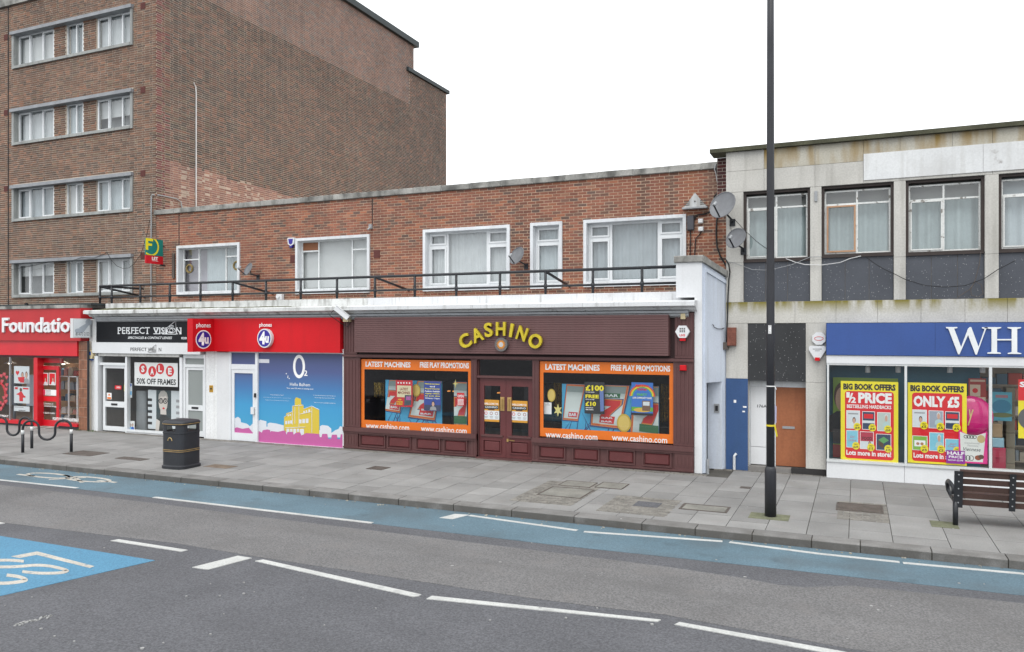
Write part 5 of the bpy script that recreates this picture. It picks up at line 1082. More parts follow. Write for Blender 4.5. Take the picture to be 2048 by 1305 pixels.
# the slot machine display boards
FM = F.off(-.3)
def mural(label, r_px, reels, coins, seed):
    r = FM.rect(*r_px); o = poster(FM, r, 0, label, 'display board', ink('mural_blue', (.06, .34, .56)), name='display_board', th=.02)
    mz = ink('mural_navy', (.04, .06, .18)); md = ink('mural_orange', (.55, .22, .05)); mw = zgrad('reel_print', r[2], r[3], [(0, (.36, .42, .41)), (.35, (.58, .64, .62)), (.7, (.5, .56, .54)), (1, (.14, .18, .18))]); mr = ink('mural_red', (.5, .03, .03))
    R = random.Random(seed)
    for i in range(14):
        u = r_px[0]+(r_px[2]-r_px[0])*R.random(); v = r_px[3]-4; a = FM.p(u, v); b = (a[0]+R.uniform(-.25, .25), a[1]+R.uniform(.15, .5)); m = MB()
        if b[0] < r[0] or b[0] > r[1]: continue
        m.tube([FM.w(*a, .002), FM.w(*b, .002)], [.012, .002], 4); m.obj('picture', mz, o)
    def clip(p): return [(min(max(a, r[0]+.004), r[1]-.004), min(max(b, r[2]+.004), r[3]-.004)) for a, b in p]
    for j, (quad, green, red, seven, bars) in enumerate(reels):
        pts = pxs(FM, quad); c = (sum(p[0] for p in pts)/4, sum(p[1] for p in pts)/4); base = .003+j*.012
        for k_, (g, mt) in enumerate(((1.2, mz), (1.13, md), (1.08, mr), (1.04, md), (1.0, mw))): shape(o, FM, clip([(c[0]+(p[0]-c[0])*g, c[1]+(p[1]-c[1])*g) for p in pts]), base+k_*.0015, mt, 'picture')
        n = base+.008
        def L_(a, b):
            p = [pts[0][t]+(pts[1][t]-pts[0][t])*a for t in (0, 1)]; q = [pts[3][t]+(pts[2][t]-pts[3][t])*a for t in (0, 1)]; return (p[0]+(q[0]-p[0])*b, p[1]+(q[1]-p[1])*b)
        shape(o, FM, clip([L_(0, 0), L_(1, 0), L_(1, .18), L_(0, .18)]), n, ink('reel_shade', (.2, .25, .24)), 'picture')
        if seven: 
            for g, mt in ((1.22, mz), (1.12, md), (1.0, mr)): 
                sv = [(.1, .36), (.9, .36), (.9, .48), (.62, .72), (.58, .78), (.28, .78), (.34, .66), (.6, .52), (.22, .52), (.18, .58), (.1, .58)]; shape(o, FM, clip([L_(.5+(a-.5)*g, .57+(b-.57)*g) for a, b in sv]), n+(.0025 if g == 1 else (.0018 if g < 1.2 else .0012)), mt, 'picture')
        for (a0, b0, a1, b1, cm, lines) in bars:
            q = clip([L_(a0, b0), L_(a1, b0), L_(a1, b1), L_(a0, b1)]); shape(o, FM, q, n+.003, GREEN if cm else mr, 'picture')
            for t in range(lines):
                bb0, bb1 = b0+(b1-b0)*(t+.18)/lines, b0+(b1-b0)*(t+.82)/lines; p, q2 = L_(a0+.12*(a1-a0), bb1), L_(a1-.12*(a1-a0), bb0)
                if r[0] < min(p[0], q2[0]) and max(p[0], q2[0]) < r[1] and min(p[1], q2[1]) > r[2] and max(p[1], q2[1]) < r[3]: text(o, 'BAR', FM, 0, 0, 0, 0, n+.005, PALE, .03, box=(p[0], q2[0], min(p[1], q2[1]), max(p[1], q2[1])), name='picture')
    for (u, v, rr) in coins: a = FM.p(u, v); ell(o, FM, a[0], a[1], rr, .045, GOLD, rr*1.25, 'coin'); ell(o, FM, a[0], a[1], rr*.8, .047, ink('gold2', (.62, .46, .12)), rr*1.02, 'coin')
    return o
mural('blue slot reel display board in the arcade window nearer the phone shop', (771, 760, 884, 850), [([(780, 762), (804, 762), (799, 822), (771, 818)], 0, 0, True, [(.3, .82, .95, .98, False, 1)]), ([(838, 764), (884, 766), (868, 836), (822, 830)], 0, 0, True, [(.35, .74, .95, .97, False, 2)])], [(834, 781, .13)], 1)
mural('narrow slot reel board beside the arcade doors', (908, 764, 934, 853), [([(906, 766), (945, 768), (945, 850), (906, 848)], 0, 0, True, [(.0, .8, .9, .99, True, 1)])], [], 2)
mural('long slot reel display board in the arcade window nearer the white flank wall', (1124, 768, 1318, 868), [([(1135, 772), (1168, 774), (1155, 838), (1128, 836)], 0, 0, False, [(.3, .8, .95, .96, False, 1)]), ([(1190, 772), (1254, 774), (1238, 852), (1186, 846)], 0, 0, True, [(.3, .18, .85, .3, True, 1), (.25, .78, .8, .97, False, 2)]), ([(1272, 774), (1335, 776), (1330, 872), (1266, 864)], 0, 0, True, [(.2, .8, .95, .97, True, 1)])], [(1249, 846, .17)], 3)
FQ = F.off(-.12)
r = FQ.rect(791.5, 760.5, 825, 815); o = poster(FQ, r, 0, 'red and gold poster about latest machines in the arcade window', bgm=ink('poster_red', (.5, .02, .03))); prt(o, FQ, frac(r, .08, .2, .92, .64), .002, ink('cream', (.62, .56, .36))); text(o, 'LATEST\nMACHINES', FQ, 0, 0, 0, 0, .004, ink('dkred', (.2, .01, .01)), .02, box=frac(r, .14, .28, .86, .52)); text(o, 'NOW\nAVAILABLE\nIN VENUE!', FQ, 0, 0, 0, 0, .003, YELLOW, .02, box=frac(r, .05, .7, .42, .93)); shape(o, FQ, [frac(r, .55, .55, 0, 0)[0::3], frac(r, .95, .55, 0, 0)[0::3], frac(r, .92, .92, 0, 0)[0::3], frac(r, .5, .95, 0, 0)[0::3]], .005, ink('machine', (.05, .07, .09)), 'picture'); prt(o, FQ, frac(r, .62, .6, .9, .74), .006, ink('screen', (.35, .1, .3)), 'picture')
for i in range(5): a = frac(r, .15+.17*i, .1, 0, 0); ell(o, FQ, a[0], a[3], .025, .003, WHITE, seg=5)
r = FQ.rect(848, 763, 881.5, 823); o = poster(FQ, r, 0, 'dark blue poster offering arcade jobs with yellow lettering', bgm=ink('job_blue', (.03, .06, .28)))
for i, (bd, mt) in enumerate((('Management', YELLOW), ('and', WHITE), ('Supervisory', YELLOW), ('Positions Available', WHITE), ('Apply within', YELLOW), ('to join the', YELLOW), ('Winning Team', WHITE))): text(o, bd, FQ, 0, 0, 0, 0, .002, mt, .03, box=frac(r, .06 if i != 1 else .35, .06+.082*i, .94 if i != 1 else .65, .115+.082*i))
bust(o, FQ, frac(r, .35, .66, .75, .98), .002, BLACK, GREY); prt(o, FQ, frac(r, 0, .8, 1, .99), .0016, ink('jobdark', (.04, .05, .1)))
r = FQ.rect(914, 786, 928.5, 812); o = poster(FQ, r, 0, 'small red and white open notice near the arcade doors', 'notice', RED); text(o, 'OPEN', FQ, 0, 0, 0, 0, .002, WHITE, .03, box=frac(r, .08, .15, .92, .36))
for i in range(5): prt(o, FQ, frac(r, .08, .48+.1*i, .92, .53+.1*i), .002, WHITE)
r = FQ.rect(1169, 764, 1209, 829); o = poster(FQ, r, 0, 'black poster with yellow prize figures in the arcade window', bgm=ink('poster_black', (.02, .022, .026)))
for bd, mt, q in (('£100', YELLOW, (.05, .1, .97, .28)), ('IN CASH PRIZES', WHITE, (.06, .31, .5, .335)), ('FREE', YELLOW, (.05, .4, .72, .51)), ('PLUS', WHITE, (.06, .54, .5, .565)), ('£10', YELLOW, (.05, .62, .58, .76)), ('BONUS PLAY', WHITE, (.06, .8, .45, .83)), ('SEE INSIDE', WHITE, (.06, .86, .45, .89))): text(o, bd, FQ, 0, 0, 0, 0, .002, mt, .04, box=frac(r, *q))
shape(o, FQ, [frac(r, .75, .22, 0, 0)[0::3], frac(r, .95, .24, 0, 0)[0::3], frac(r, .97, .9, 0, 0)[0::3], frac(r, .8, .92, 0, 0)[0::3]], .0016, ink('bluebeam', (.12, .18, .4)), 'picture')
r = FQ.rect(1263, 765, 1306, 832); o = poster(FQ, r, 0, 'bright rainbow game poster in the arcade window', bgm=ink('poster_blue', (.04, .16, .5)))
for i, c_ in enumerate(((.6, .03, .03), (.65, .3, .02), (.65, .55, .03), (.05, .35, .08), (.05, .2, .5))):
    m = MB(); cx = (r[0]+r[1])/2; zz = r[3]-(r[3]-r[2])*.42; R0 = .30-.022*i; m.add([FQ.w(cx+q*cos(t*pi/12), zz+q*.9*sin(t*pi/12), .003) for q in (R0, R0-.022) for t in range(13)], [(t, t+1, 14+t, 13+t) for t in range(12)]); m.obj('picture', ink('bow%d' % i, c_), o)
prt(o, FQ, frac(r, 0, .75, 1, .88), .002, ink('lawn', (.1, .35, .05))); prt(o, FQ, frac(r, 0, .93, 1, 1), .003, BLACK); ell(o, FQ, *((r[0]+r[1])/2, r[2]+.12), .2, .003, ink('coinpile', (.6, .38, .06)), .05, 'picture'); prt(o, FQ, frac(r, .5, .55, .88, .86), .004, ink('cabinet', (.16, .09, .06)), 'picture'); prt(o, FQ, frac(r, .54, .58, .84, .7), .005, PALE, 'picture')
text(o, 'Rainbow\nRiches', FQ, 0, 0, 0, 0, .006, RED, .03, box=frac(r, .2, .06, .8, .24)); text(o, 'PARTY', FQ, 0, 0, 0, 0, .006, ink('leafy', (.1, .4, .1)), .04, box=frac(r, .26, .33, .74, .41)); text(o, '£100 COMMUNITY GAME', FQ, 0, 0, 0, 0, .006, WHITE, .03, box=frac(r, .06, .44, .94, .5))
r = FQ.rect(1088, 805, 1103, 829); o = poster(FQ, r, 0, 'plain white licence sheet at the edge of the arcade window', 'notice'); prt(o, FQ, frac(r, .2, .2, .8, .24), .002, GREY); prt(o, FQ, frac(r, .35, .1, .65, .14), .002, GREY)
a = FQ.p(1103, 791); o = thing('gold_coin_cutout', 'gold coin cutout above the white licence sheet', 'decoration', FQ.w(a[0], a[1]-.15, 0)); m = MB(); m.disc(FQ, a[0], a[1], .1, -.01, .01, 20, .155); m.obj('disc', GOLD, o); ell(o, FQ, a[0], a[1], .08, .012, MATS['ink_gold2'], .13)
def star(pl, u, v, R1, R2, k, lab, ph=pi/2):
    s, z = pl.p(u, v); m = MB(); m.prism(pl, [(s+(R1 if i % 2 == 0 else R2)*cos(ph+i*pi/k), z+(R1 if i % 2 == 0 else R2)*1.35*sin(ph+i*pi/k)) for i in range(2*k)], -.01, .01); solo(m, 'gold_star', ink('star', (.62, .55, .18)), lab, 'decoration')
star(FQ, 1116, 821, .11, .05, 6, 'gold paper star beside the licence sheet'); star(FQ, 911, 768, .08, .02, 4, 'thin gold star above the open notice')
tins = mat('gold_tinsel', (.4, .28, .05), .25, .5, 25, .5, 90, bump=1.0, bscale=60, metal=.8)
for lab, u0, u1, v0, v1 in (('gold tinsel curtain at the edge by the flank wall', 1320, 1338, 768, 850), ('gold tinsel curtain beside the gold star', 1108, 1124, 766, 842), ('dim gold tinsel curtain at the phone shop end of the arcade window', 733, 768, 765, 800)):
    P = F.off(-.75); q = P.rect(u0, v0, u1, v1); k = 40; m = MB(); R = random.Random(u0); pts = []
    for i in range(k+1): s = q[0]+(q[1]-q[0])*i/k; pts += [P.w(s, q[3], R.uniform(-.03, .03)), P.w(s, q[2]+R.uniform(0, .2), R.uniform(-.03, .03))]
    m.add(pts, [(2*i, 2*i+1, 2*i+3, 2*i+2) for i in range(k)]); solo(m, 'tinsel_curtain', tins, lab, 'decoration')
P = F.off(-1.6); R = random.Random(6); glow = mat('machine_glow', (.9, .35, .08), .4, 0, 1, 0, 1, emit=.6)
for i, u in enumerate((740, 757, 900, 1000, 1110, 1330)):
    s = P.s(u); o = thing('gaming_machine', ('dark gaming machine, the %s in the unlit arcade counting from the phone shop' % ('first', 'second', 'third', 'fourth', 'fifth', 'sixth')[i]), 'machine', P.w(s, 0, 0), 'gaming machines inside the arcade')
    m = MB(); m.prism(Pl(P.x0+s-.3, P.y0, 0, 1), [(-.0, 0), (.6, 0), (.6, 1.75), (.1, 1.7), (.05, 1.2), (-.1, 1.0), (-.1, .8)], -.6, 0); m.obj('cabinet', mat('machine_black', (.02, .018, .025), .3), o); m = MB(); m.box(P, s-.1, s-.05, 1.46, 1.49, -.12, -.03); m.box(P, s+.06, s+.1, 1.46, 1.49, -.12, -.03); m.obj('screen', glow, o)
# alarm, sensors, camera
o = thing('alarm_box', 'white hexagonal alarm box with red letters on the maroon pilaster', 'alarm', F.px(1367.5, 680, .06)); s, z = F.p(1367.5, 664); pts = [(s+.155*cos(i*pi/3), z+.155*sin(i*pi/3)) for i in range(6)]; m = MB(); m.prism(F, pts, .06, .16); m.obj('case', white_clean, o); text(o, 'LSG', F, 0, 0, 0, 0, .163, RED, .03, box=(s-.06, s+.06, z-.1, z-.05)); m = MB()
for i in range(9): m.box(F, s-.06+.045*(i % 3), s-.03+.045*(i % 3), z-.01+.035*(i//3), z+.012+.035*(i//3), .16, .163)
m.obj('emblem', BLACK, o); m = MB(); m.box(F, s-.06, s+.06, z-.2, z-.135, .07, .14); m.obj('strobe', red_plast, o)
m = MB(); s, z = F.p(1368, 632.5); m.box(F, s-.05, s+.05, z-.07, z+.05, .04, .12); solo(m, 'sensor_box', MATS['cream_plastic'], 'small cream sensor box above the hexagonal alarm', 'sensor')
m = MB(); s, z = F.p(1368, 736); m.cham(F, s-.07, s+.07, z-.06, z+.06, .06, .13, .015); solo(m, 'red_alarm', red_plast, 'small red call point on the maroon pilaster', 'alarm')
cam_t = thing('security_camera', 'white security camera on a bracket above the red fascia end', 'camera', F.px(700, 640, .05)); m = MB(); a = Vector(F.off(.42).px(671, 616)); b = Vector(F.off(.3).px(697, 637)); ax = (b-a).normalized(); sd_ = ax.cross(Vector((0, 0, 1))).normalized(); up_ = sd_.cross(ax)
q = []
for t, k in ((a-ax*.0, 1), (b, 1)):
    q += [t+sd_*.06+up_*.06, t-sd_*.06+up_*.06, t-sd_*.06-up_*.06, t+sd_*.06-up_*.06]
m.add(q, [(0, 1, 2, 3), (7, 6, 5, 4), (0, 4, 5, 1), (1, 5, 6, 2), (2, 6, 7, 3), (3, 7, 4, 0)]); m.obj('housing', white_clean, cam_t)
m = MB(); q = []
for t in (a-ax*.06, b): q += [t+sd_*.07+up_*.065, t-sd_*.07+up_*.065, t-sd_*.07+up_*.075, t+sd_*.07+up_*.075]
m.add(q, [(0, 1, 2, 3), (7, 6, 5, 4), (0, 4, 5, 1), (1, 5, 6, 2), (2, 6, 7, 3), (3, 7, 4, 0)]); m.obj('sunshield', white_clean, cam_t)
m = MB(); s, z = F.p(700, 639); m.box(F, s-.08, s+.08, z-.07, z+.07, .04, .2); m.tube([F.w(s, z, .15), tuple(b-ax*.05)], .03, 6); m.obj('bracket', MATS['cream_plastic'], cam_t)
m = MB(); m.tube([tuple(a-up_*.08), tuple(a-up_*.25), F.w(s-.12, z-.12, .2), F.w(s, z-.2, .1), F.w(s+.05, z-.08, .06)], .01, 5); m.obj('lead', wire, cam_t)

# ================================================================== concrete building (right)
concrete = mat('concrete_panel', (.475, .463, .43), .88, .12, .9, .1, 30, bump=.12, bscale=40, streak=.45, scol=(.2, .19, .165), sscale=(5, 5, .5), attr=None, blotch=[((.33, .315, .28), 1.1, .55, .78, .4)])
ZTOP_ = (FC.z(1452, 305.3)+FC.z(2048, 252.9))/2; ZWB_ = FC.z(1700, 601)
algae = mat('stained_concrete', (.44, .42, .36), .9, .15, 1.2, .12, 30, bump=.12, bscale=40, streak=.95, scol=(.25, .155, .03), sscale=(2.6, 2.6, .5), slim=(.42, .6), sz=(ZTOP_-.9, ZTOP_-.1), blotch=[((.27, .25, .19), 1.2, .48, .7, .6)])
algae2 = mat('algae_concrete', (.475, .463, .425), .9, .12, 1.2, .12, 30, bump=.12, bscale=40, streak=1, scol=(.19, .16, .03), sscale=(3.2, 3.2, .8), slim=(.42, .55), sz=(ZWB_-.3, ZWB_-.02), blotch=[((.33, .315, .28), 1.1, .55, .78, .4)])
terrazzo = mat('dark_terrazzo', (.06, .066, .08), .45, .12, 1.5, .08, 40, spots=((.38, .38, .38), 19, .14))
terrazzo_b = mat('black_terrazzo', (.028, .029, .031), .3, .2, 1.5, .1, 40, spots=((.36, .36, .36), 18, .14))
XE = 16.0
conb = thing('concrete_building', 'grey stained concrete building with peeling windows above the blue fascia bookshop', 'building', (6, DC+4, 0))
ztop = (FC.z(1452, 305.3)+FC.z(2048, 252.9))/2
cw = [(1486.6, 385.5, 1620.2, 602), (1643, 373.6, 1787.6, 600.5), (1811.7, 360.7, 1969.7, 598), (1997.7, 346.9, 2168, 595), (2205, 330, 2392, 590)]
ch = []
zwb = sum(FC.z(q[2], q[3]) for q in cw[:3])/3; zwt = sum(FC.z(q[0], q[1]) for q in cw[:4])/4
for q in cw: ch.append((FC.s(q[0]), FC.s(q[2]), zwb, zwt))
zfl = FC.z(1650, 646.5)                                   # bottom of the concrete band over the shop
dr0, dr1 = FC.s(1495.6), FC.s(1611.5); shx = FC.s(1652.5)
m = MB(); wall(m, FC, XR, XE, 0, ztop, ch+[(dr0, dr1, -.01, zfl), (shx, XE, -.01, zfl)], -.03, .3)
m.add([(XR, DC+.02, 0), (XR, DC+12, 0), (XR, DC+12, ztop), (XR, DC+.02, ztop), (XE, DC+.02, ztop), (XE, DC+12, ztop), (XE, DC+12, 0), (XE, DC, 0)], [(0, 1, 2, 3), (3, 2, 5, 4), (1, 6, 5, 2), (4, 5, 6, 7)])
m.obj('wall', concrete, conb)
def cpanel(s0, s1, z0, z1, mt, n=0.0): m = MB(); m.cham(FC, s0+.002, s1-.002, z0+.002, z1-.002, -.029, n, .004); m.obj('concrete_panel', mt, conb)
zA, zB = FC.z(1460, 344), FC.z(1460, 382.5); es = [XR]+[FC.s(u) for u in (1528, 1630, 1727, 1800, 1905, 1985, 2060, 2180)]+[6.5, 9.5, 13, XE]
for a, b in zip(es, es[1:]): cpanel(a, b, zA, ztop, algae if a > FC.s(1500) else concrete); cpanel(a, b, zwt, zA, concrete)
cols_ = [XR]+[x for h in ch for x in h[:2]]+[XE]
for a, b in zip(cols_[0::2], cols_[1::2]):
    zz = (zwb+zwt)/2-.35; cpanel(a, b, zwb, zz, concrete, .0); cpanel(a, b, zz, zwt, concrete, .0)
bs = [XR]+[FC.s(u) for u in (1590, 1672, 1755, 1842, 1930, 2015, 2105)]+[6, 9, 12.5, XE]
for a, b in zip(bs, bs[1:]): cpanel(a, b, zfl, zwb, algae2)
cpanel(XR, dr0, FC.z(1470, 757.6), zfl, concrete); cpanel(dr1, shx, 2.0, zfl, concrete); cpanel(dr1, shx, .12, 2.0, concrete)
m = MB(); m.box(FC, XR-.35, XE, ztop, ztop+.09, -.5, .1); m.obj('coping', mat('mossy_coping', (.07, .07, .045), .95, .3, 3, .2, 30, bump=.4), conb)
FBp = Pl(0, DC+.5); q = FBp.rect(1434, 307, 1453, 340); m = MB(); m.box(FBp, q[0], q[1]+.2, q[2]-.6, ztop, -.25, -.01); m.obj('parapet_core', mortar_grey, conb); bricks(FBp, lay(q[0], q[1]+.2, q[2]-.6, ztop, [], lambda R, s, z: pick(R, [(1, (.10, .045, .045)), (1, (.14, .05, .045))]), .243, .079, False, 31), conb, set())
wpaint = mat('patchy_white', (.62, .63, .63), .7, .06, 1, .06, 30, bump=.1, streak=.35, scol=(.38, .37, .34), blotch=[((.16, .13, .11), 2.6, .68, .74, .7), ((.45, .45, .44), 1.2, .5, .7, .5)])
z0w, z1w = (FC.z(1727, 362)+FC.z(2048, 338))/2, (FC.z(1727, 309)+FC.z(2048, 282))/2
for a, b in ((FC.s(1727), FC.s(1966)), (FC.s(1966), 7.0)):
    m = MB(); m.box(FC, a+.003, b-.003, z0w, z1w, 0, .02); m.obj('painted_panel', wpaint, conb)
brownf = mat('brown_frame', (.035, .025, .022), .6, .2, 4); peel = mat('peeling_white', (.62, .63, .61), .7, .08, 3, .1, 40, blotch=[((.09, .07, .05), 9, .60, .66, .75)])
tealc = mat('grey_curtain', (.30, .36, .365), .9, .1, 2, .05, 40); orangew = mat('orange_timber', (.40, .235, .14), .7, .15, 6)
mat('grey_panel', (.26, .27, .26), .9)
sill_v = [(1486.6, 523), (1643, 513.6), (1811.7, 509.5), (1997.7, 503), (2205, 496)]; tran_v = [(1500, 417), (1655, 409), (1825, 400), (2010, 389), (2215, 378)]; mull = [1553, 1714, 1887, 2083, 2300]
for i, h in enumerate(ch):
    zs_ = FC.z(*sill_v[i]); zt_ = FC.z(*tran_v[i]); m = MB(); m.ring(FC, h[0], h[1], zs_, h[3], .055, -.28, -.06, .05); wn = m.obj('window', brownf, conb); P = FC.off(-.14); mu = P.s(mull[i])
    glazing(wn, FC, h[0]+.057, h[1]-.057, zs_+.052, h[3]-.10, -.14, [mu], {0: zt_, 1: zt_}, [(0, 0)], wd=.032, mw=.036, fm=peel, sash=.028)
    if i == 1: m = MB(); m.ring(FC, h[0]+.10, mu-.025, zs_+.09, zt_-.025, .036, -.14, -.115); m.obj('new_sash', orangew, wn)
    drape(wn, FC, h[0]-.05, h[1]+.05, zs_, zt_+.05, -.32, tealc if i != 3 else net, .03, .2, seed=i+40); m = MB(); m.quad(FC, h[0]-.1, h[1]+.1, zs_, h[3], -.4); m.obj('back_curtain', MATS['grey_panel'] if i != 3 else net, wn)
    for k in range(3):
        a, b = h[0]+(h[1]-h[0])*k/3, h[0]+(h[1]-h[0])*(k+1)/3; m = MB(); m.box(FC, a+.006, b-.006, h[2]+.01, zs_-.03, -.2, -.07); m.obj('spandrel_panel', terrazzo, wn)
    m = MB(); m.box(FC, h[0], h[1], h[2], zs_-.02, -.25, -.085); m.obj('spandrel_joint', mat('joint_grey', (.2, .19, .18), .9), wn); m = MB(); m.box(FC, h[0]-.02, h[1]+.02, zs_-.03, zs_, -.2, -.02); m.obj('sill', brownf, wn)
# entrance
m = MB(); m.box(FC, dr0, dr1, FC.z(1550, 762.5), zfl-.005, -.3, -.02); m.obj('entrance_panel', terrazzo_b, conb)
blp = mat('blue_paint', (.03, .075, .19), .6, .08, 2, .06, 30, streak=.15, scol=(.06, .12, .2)); m = MB(); m.box(FC, XR, dr0, -.03, FC.z(1470, 757.6), -.03, .004); bp_ = m.obj('blue_panel', blp, conb)
for q in ((1467.5, 800, 1472.5, 806), (1486, 812.5, 1493, 816), (1485, 822, 1490, 825)): prt(bp_, FC, FC.rect(*q), .007, WHITE, 'sticker')
FR_ = FC.off(-.3); zdh = FC.z(1550, 764)
m = MB(); m.box(FC, dr0+.002, dr1-.002, FR_.z(1580, 775), zdh, -.36, -.26); m.box(FC, FR_.s(1547), FR_.s(1551.5), .06, FR_.z(1580, 775), -.36, -.27); m.box(FC, dr0, FR_.s(1501), .06, FR_.z(1580, 775), -.36, -.27); m.obj('door_frame', white_paint, conb)
q = (FR_.s(1501), FR_.s(1547), .1, FR_.z(1580, 775)); m = MB(); m.box(FC, q[0]+.004, q[1]-.004, .5, q[3]-.004, -.36, -.30); m.box(FC, q[0]+.004, q[1]-.004, .1, .49, -.36, -.30); d = m.obj('white_door', white_clean, conb); text(d, '176A', FR_, 1514.5, 809.5, 1533.5, 816, .004, BLACK, .01)
plyw = mat('plywood', (.285, .10, .042), .6, .18, 1.2, .08, 20, bump=.05, streak=.5, scol=(.19, .06, .025), sscale=(10, 10, .8)); m = MB(); m.box(FC, FR_.s(1551.5)+.003, dr1-.01, .1, FR_.z(1580, 775)-.003, -.36, -.29); d = m.obj('plywood_door', plyw, conb); q = FR_.rect(1565, 852.5, 1589.5, 858.5); m = MB(); m.rbox(FR_.off(.0), q, .0, .025); m.obj('letter_plate', galv, d)
m = MB(); m.box(FC, dr0, dr1, -.02, .08, -.4, -.04); m.obj('door_step', MATS['joint_grey'], conb); m = MB(); m.box(FC, dr1-.3, shx, -.02, .12, -.05, .012); m.obj('black_plinth', MATS['joint_black'], conb)
m = MB(); m.box(FC, dr0, dr1, .0, zfl, -.5, -.37); m.obj('entrance_back', room, conb)
m = MB(); s, z = FC.p(1469, 917); m.tube([FC.w(s, .0, .05), FC.w(s, .3, .05), FC.w(s+.04, .36, .02)], .03, 6); solo(m, 'stub_pipe', white_paint, 'broken white pipe stub at the foot of the blue panel', 'pipe')

# ================================================================== bookshop front
FW = Pl(0, 18.0)
shop5 = thing('bookshop_front', 'bookshop front with blue lettered fascia and white framed windows', 'shopfront', (5, 18.0, 0))
s0 = FW.s(1653); z1_, z0_ = FW.z(1653, 647), FW.z(1653, 710)
bluef = mat('blue_sign', (.032, .076, .255), .5, .1, .8, .05, 30, streak=.2, scol=(.03, .055, .16), sscale=(3, 3, .5)); m = MB(); m.box(FW, s0, XE, z0_, z1_, -.4, .06); fa = m.obj('fascia', bluef, shop5)
# W and H with serifs, cut as outlines
Fw = FW.off(.06)
def glyph(px): return [Fw.p(1640+x/3.625, 620+y/3.625) for x, y in px]
Wp = [(912, 125), (995, 125), (995, 133), (972, 137), (1022, 270), (1072, 137), (1085, 125), (1095, 125), (1148, 268), (1192, 140), (1172, 134), (1172, 127), (1215, 127), (1215, 134), (1202, 140), (1136, 325), (1126, 325), (1072, 183), (1010, 323), (1000, 323), (930, 138), (912, 133)]
Hp = [(1190, 126), (1312, 126), (1312, 133), (1282, 140), (1282, 212), (1388, 212), (1388, 140), (1358, 133), (1358, 126), (1456, 126), (1456, 133), (1428, 140), (1428, 308), (1458, 315), (1458, 321), (1360, 320), (1360, 313), (1388, 307), (1388, 222), (1282, 222), (1282, 306), (1310, 312), (1310, 319), (1212, 318), (1212, 311), (1242, 305), (1242, 140), (1190, 133)]
m = MB(); m.box(FW, FW.s(1869.5), FW.s(1870.1), z0_+.01, z1_-.01, .055, .0615); m.obj('panel_seam', mat('seam_blue', (.015, .03, .1), .6), fa)
for g in (Wp, Hp): m = MB(); m.prism(Fw, glyph(g), 0, .03); m.obj('letter', letw, fa)
zb1, zb0 = z0_-.01, FW.z(1700, 727.5); m = MB(); m.box(FW, s0, XE, zb0, zb1, -.3, .03); m.obj('white_band', white_clean, shop5)
zg = FW.z(1700, 731); zs_ = (FW.z(1660, 922.5)+FW.z(1975, 933))/2
silver = mat('silver_frame', (.6, .62, .62), .4, .05, 2, metal=.2)
m = MB(); mul_ = [(1654, 1658), (1809, 1814), (1978, 1984), (2160, 2166), (2400, 2406)]
for a, b in mul_: m.box(FW, FW.s(a), FW.s(b), zs_, zg, -.08, .02)
m.box(FW, s0, XE, zg, zb0-.002, -.08, .015); m.box(FW, s0, XE, zs_-.05, zs_-.001, -.12, .05); m.obj('shop_frame', silver, shop5)
rs = [s0]+[FW.s(u) for u in (1809, 1980, 2163)]+[9, XE]
for a, b in zip(rs, rs[1:]): m = MB(); m.box(FW, a+.003, b-.003, -.03, zs_-.052, -.1, .02); m.obj('stall_riser', white_clean, shop5)
for (a, b), (c, d_) in zip(mul_, mul_[1:]): pane(shop5, FW, (FW.s(b), FW.s(c), zs_, zg), -.03)
teal = mat('teal_lining', (.035, .13, .19), .6, .1, 1, .05, 20); cream_room = mat('shop_room', (.42, .38, .32), .8, .1, 1, .05, 10)
shop_room(shop5, FW, s0, XE, -.01, zg+.1, 6, cream_room, -.12, mat('shop_floor', (.25, .22, .19), .6))
m = MB(); FT = FW.off(-.75); m.box(FT, s0, FT.s(1960), -.01, zg+.09, -.05, 0); m.box(FW, s0, s0+.03, 0, zg+.09, -.74, -.12); m.obj('window_lining', teal, shop5)
m = MB(); m.box(FW, s0+.03, FT.s(1960), .0, zs_-.06, -.74, -.13); m.obj('window_bed', teal, shop5)
for i, u in enumerate((1735.5, 1796, 1899.5, 1965)):
    P = FW.off(-.45); s, z = P.p(u, 739); o = thing('spotlight', 'white spotlight, %s from the concrete pillar in the bookshop window' % ORD[i], 'lamp', P.w(s, z, 0), 'spotlights in the bookshop window'); x, y, _ = P.w(s, z); m = MB(); m.lathe([(.05, z-.07), (.05, z+.05), (.03, z+.07)], x, y, 10); m.obj('lamp_head', white_clean, o); m = MB(); m.tube([(x, y, z+.06), (x, y, zg+.1)], .015, 5); m.obj('stem', white_clean, o)
for i, (x, yy) in enumerate(((3.2, -2.2), (4.6, -3.2), (6.2, -2.4), (5.4, -4.6), (7.6, -3.6))):
    m = MB(); m.box(FW, x+1, x+2.4, zg-.03, zg+.06, yy-.2, yy); solo(m, 'ceiling_light', tube_lamp, 'lit ceiling tube in the bookshop, %s' % ('nearest the window', 'behind the nearest one', 'at the far side of the entrance bay', 'deepest inside', 'nearest the end wall')[i], 'lamp', 'ceiling tubes in the bookshop')
FP = FW.off(-.07)
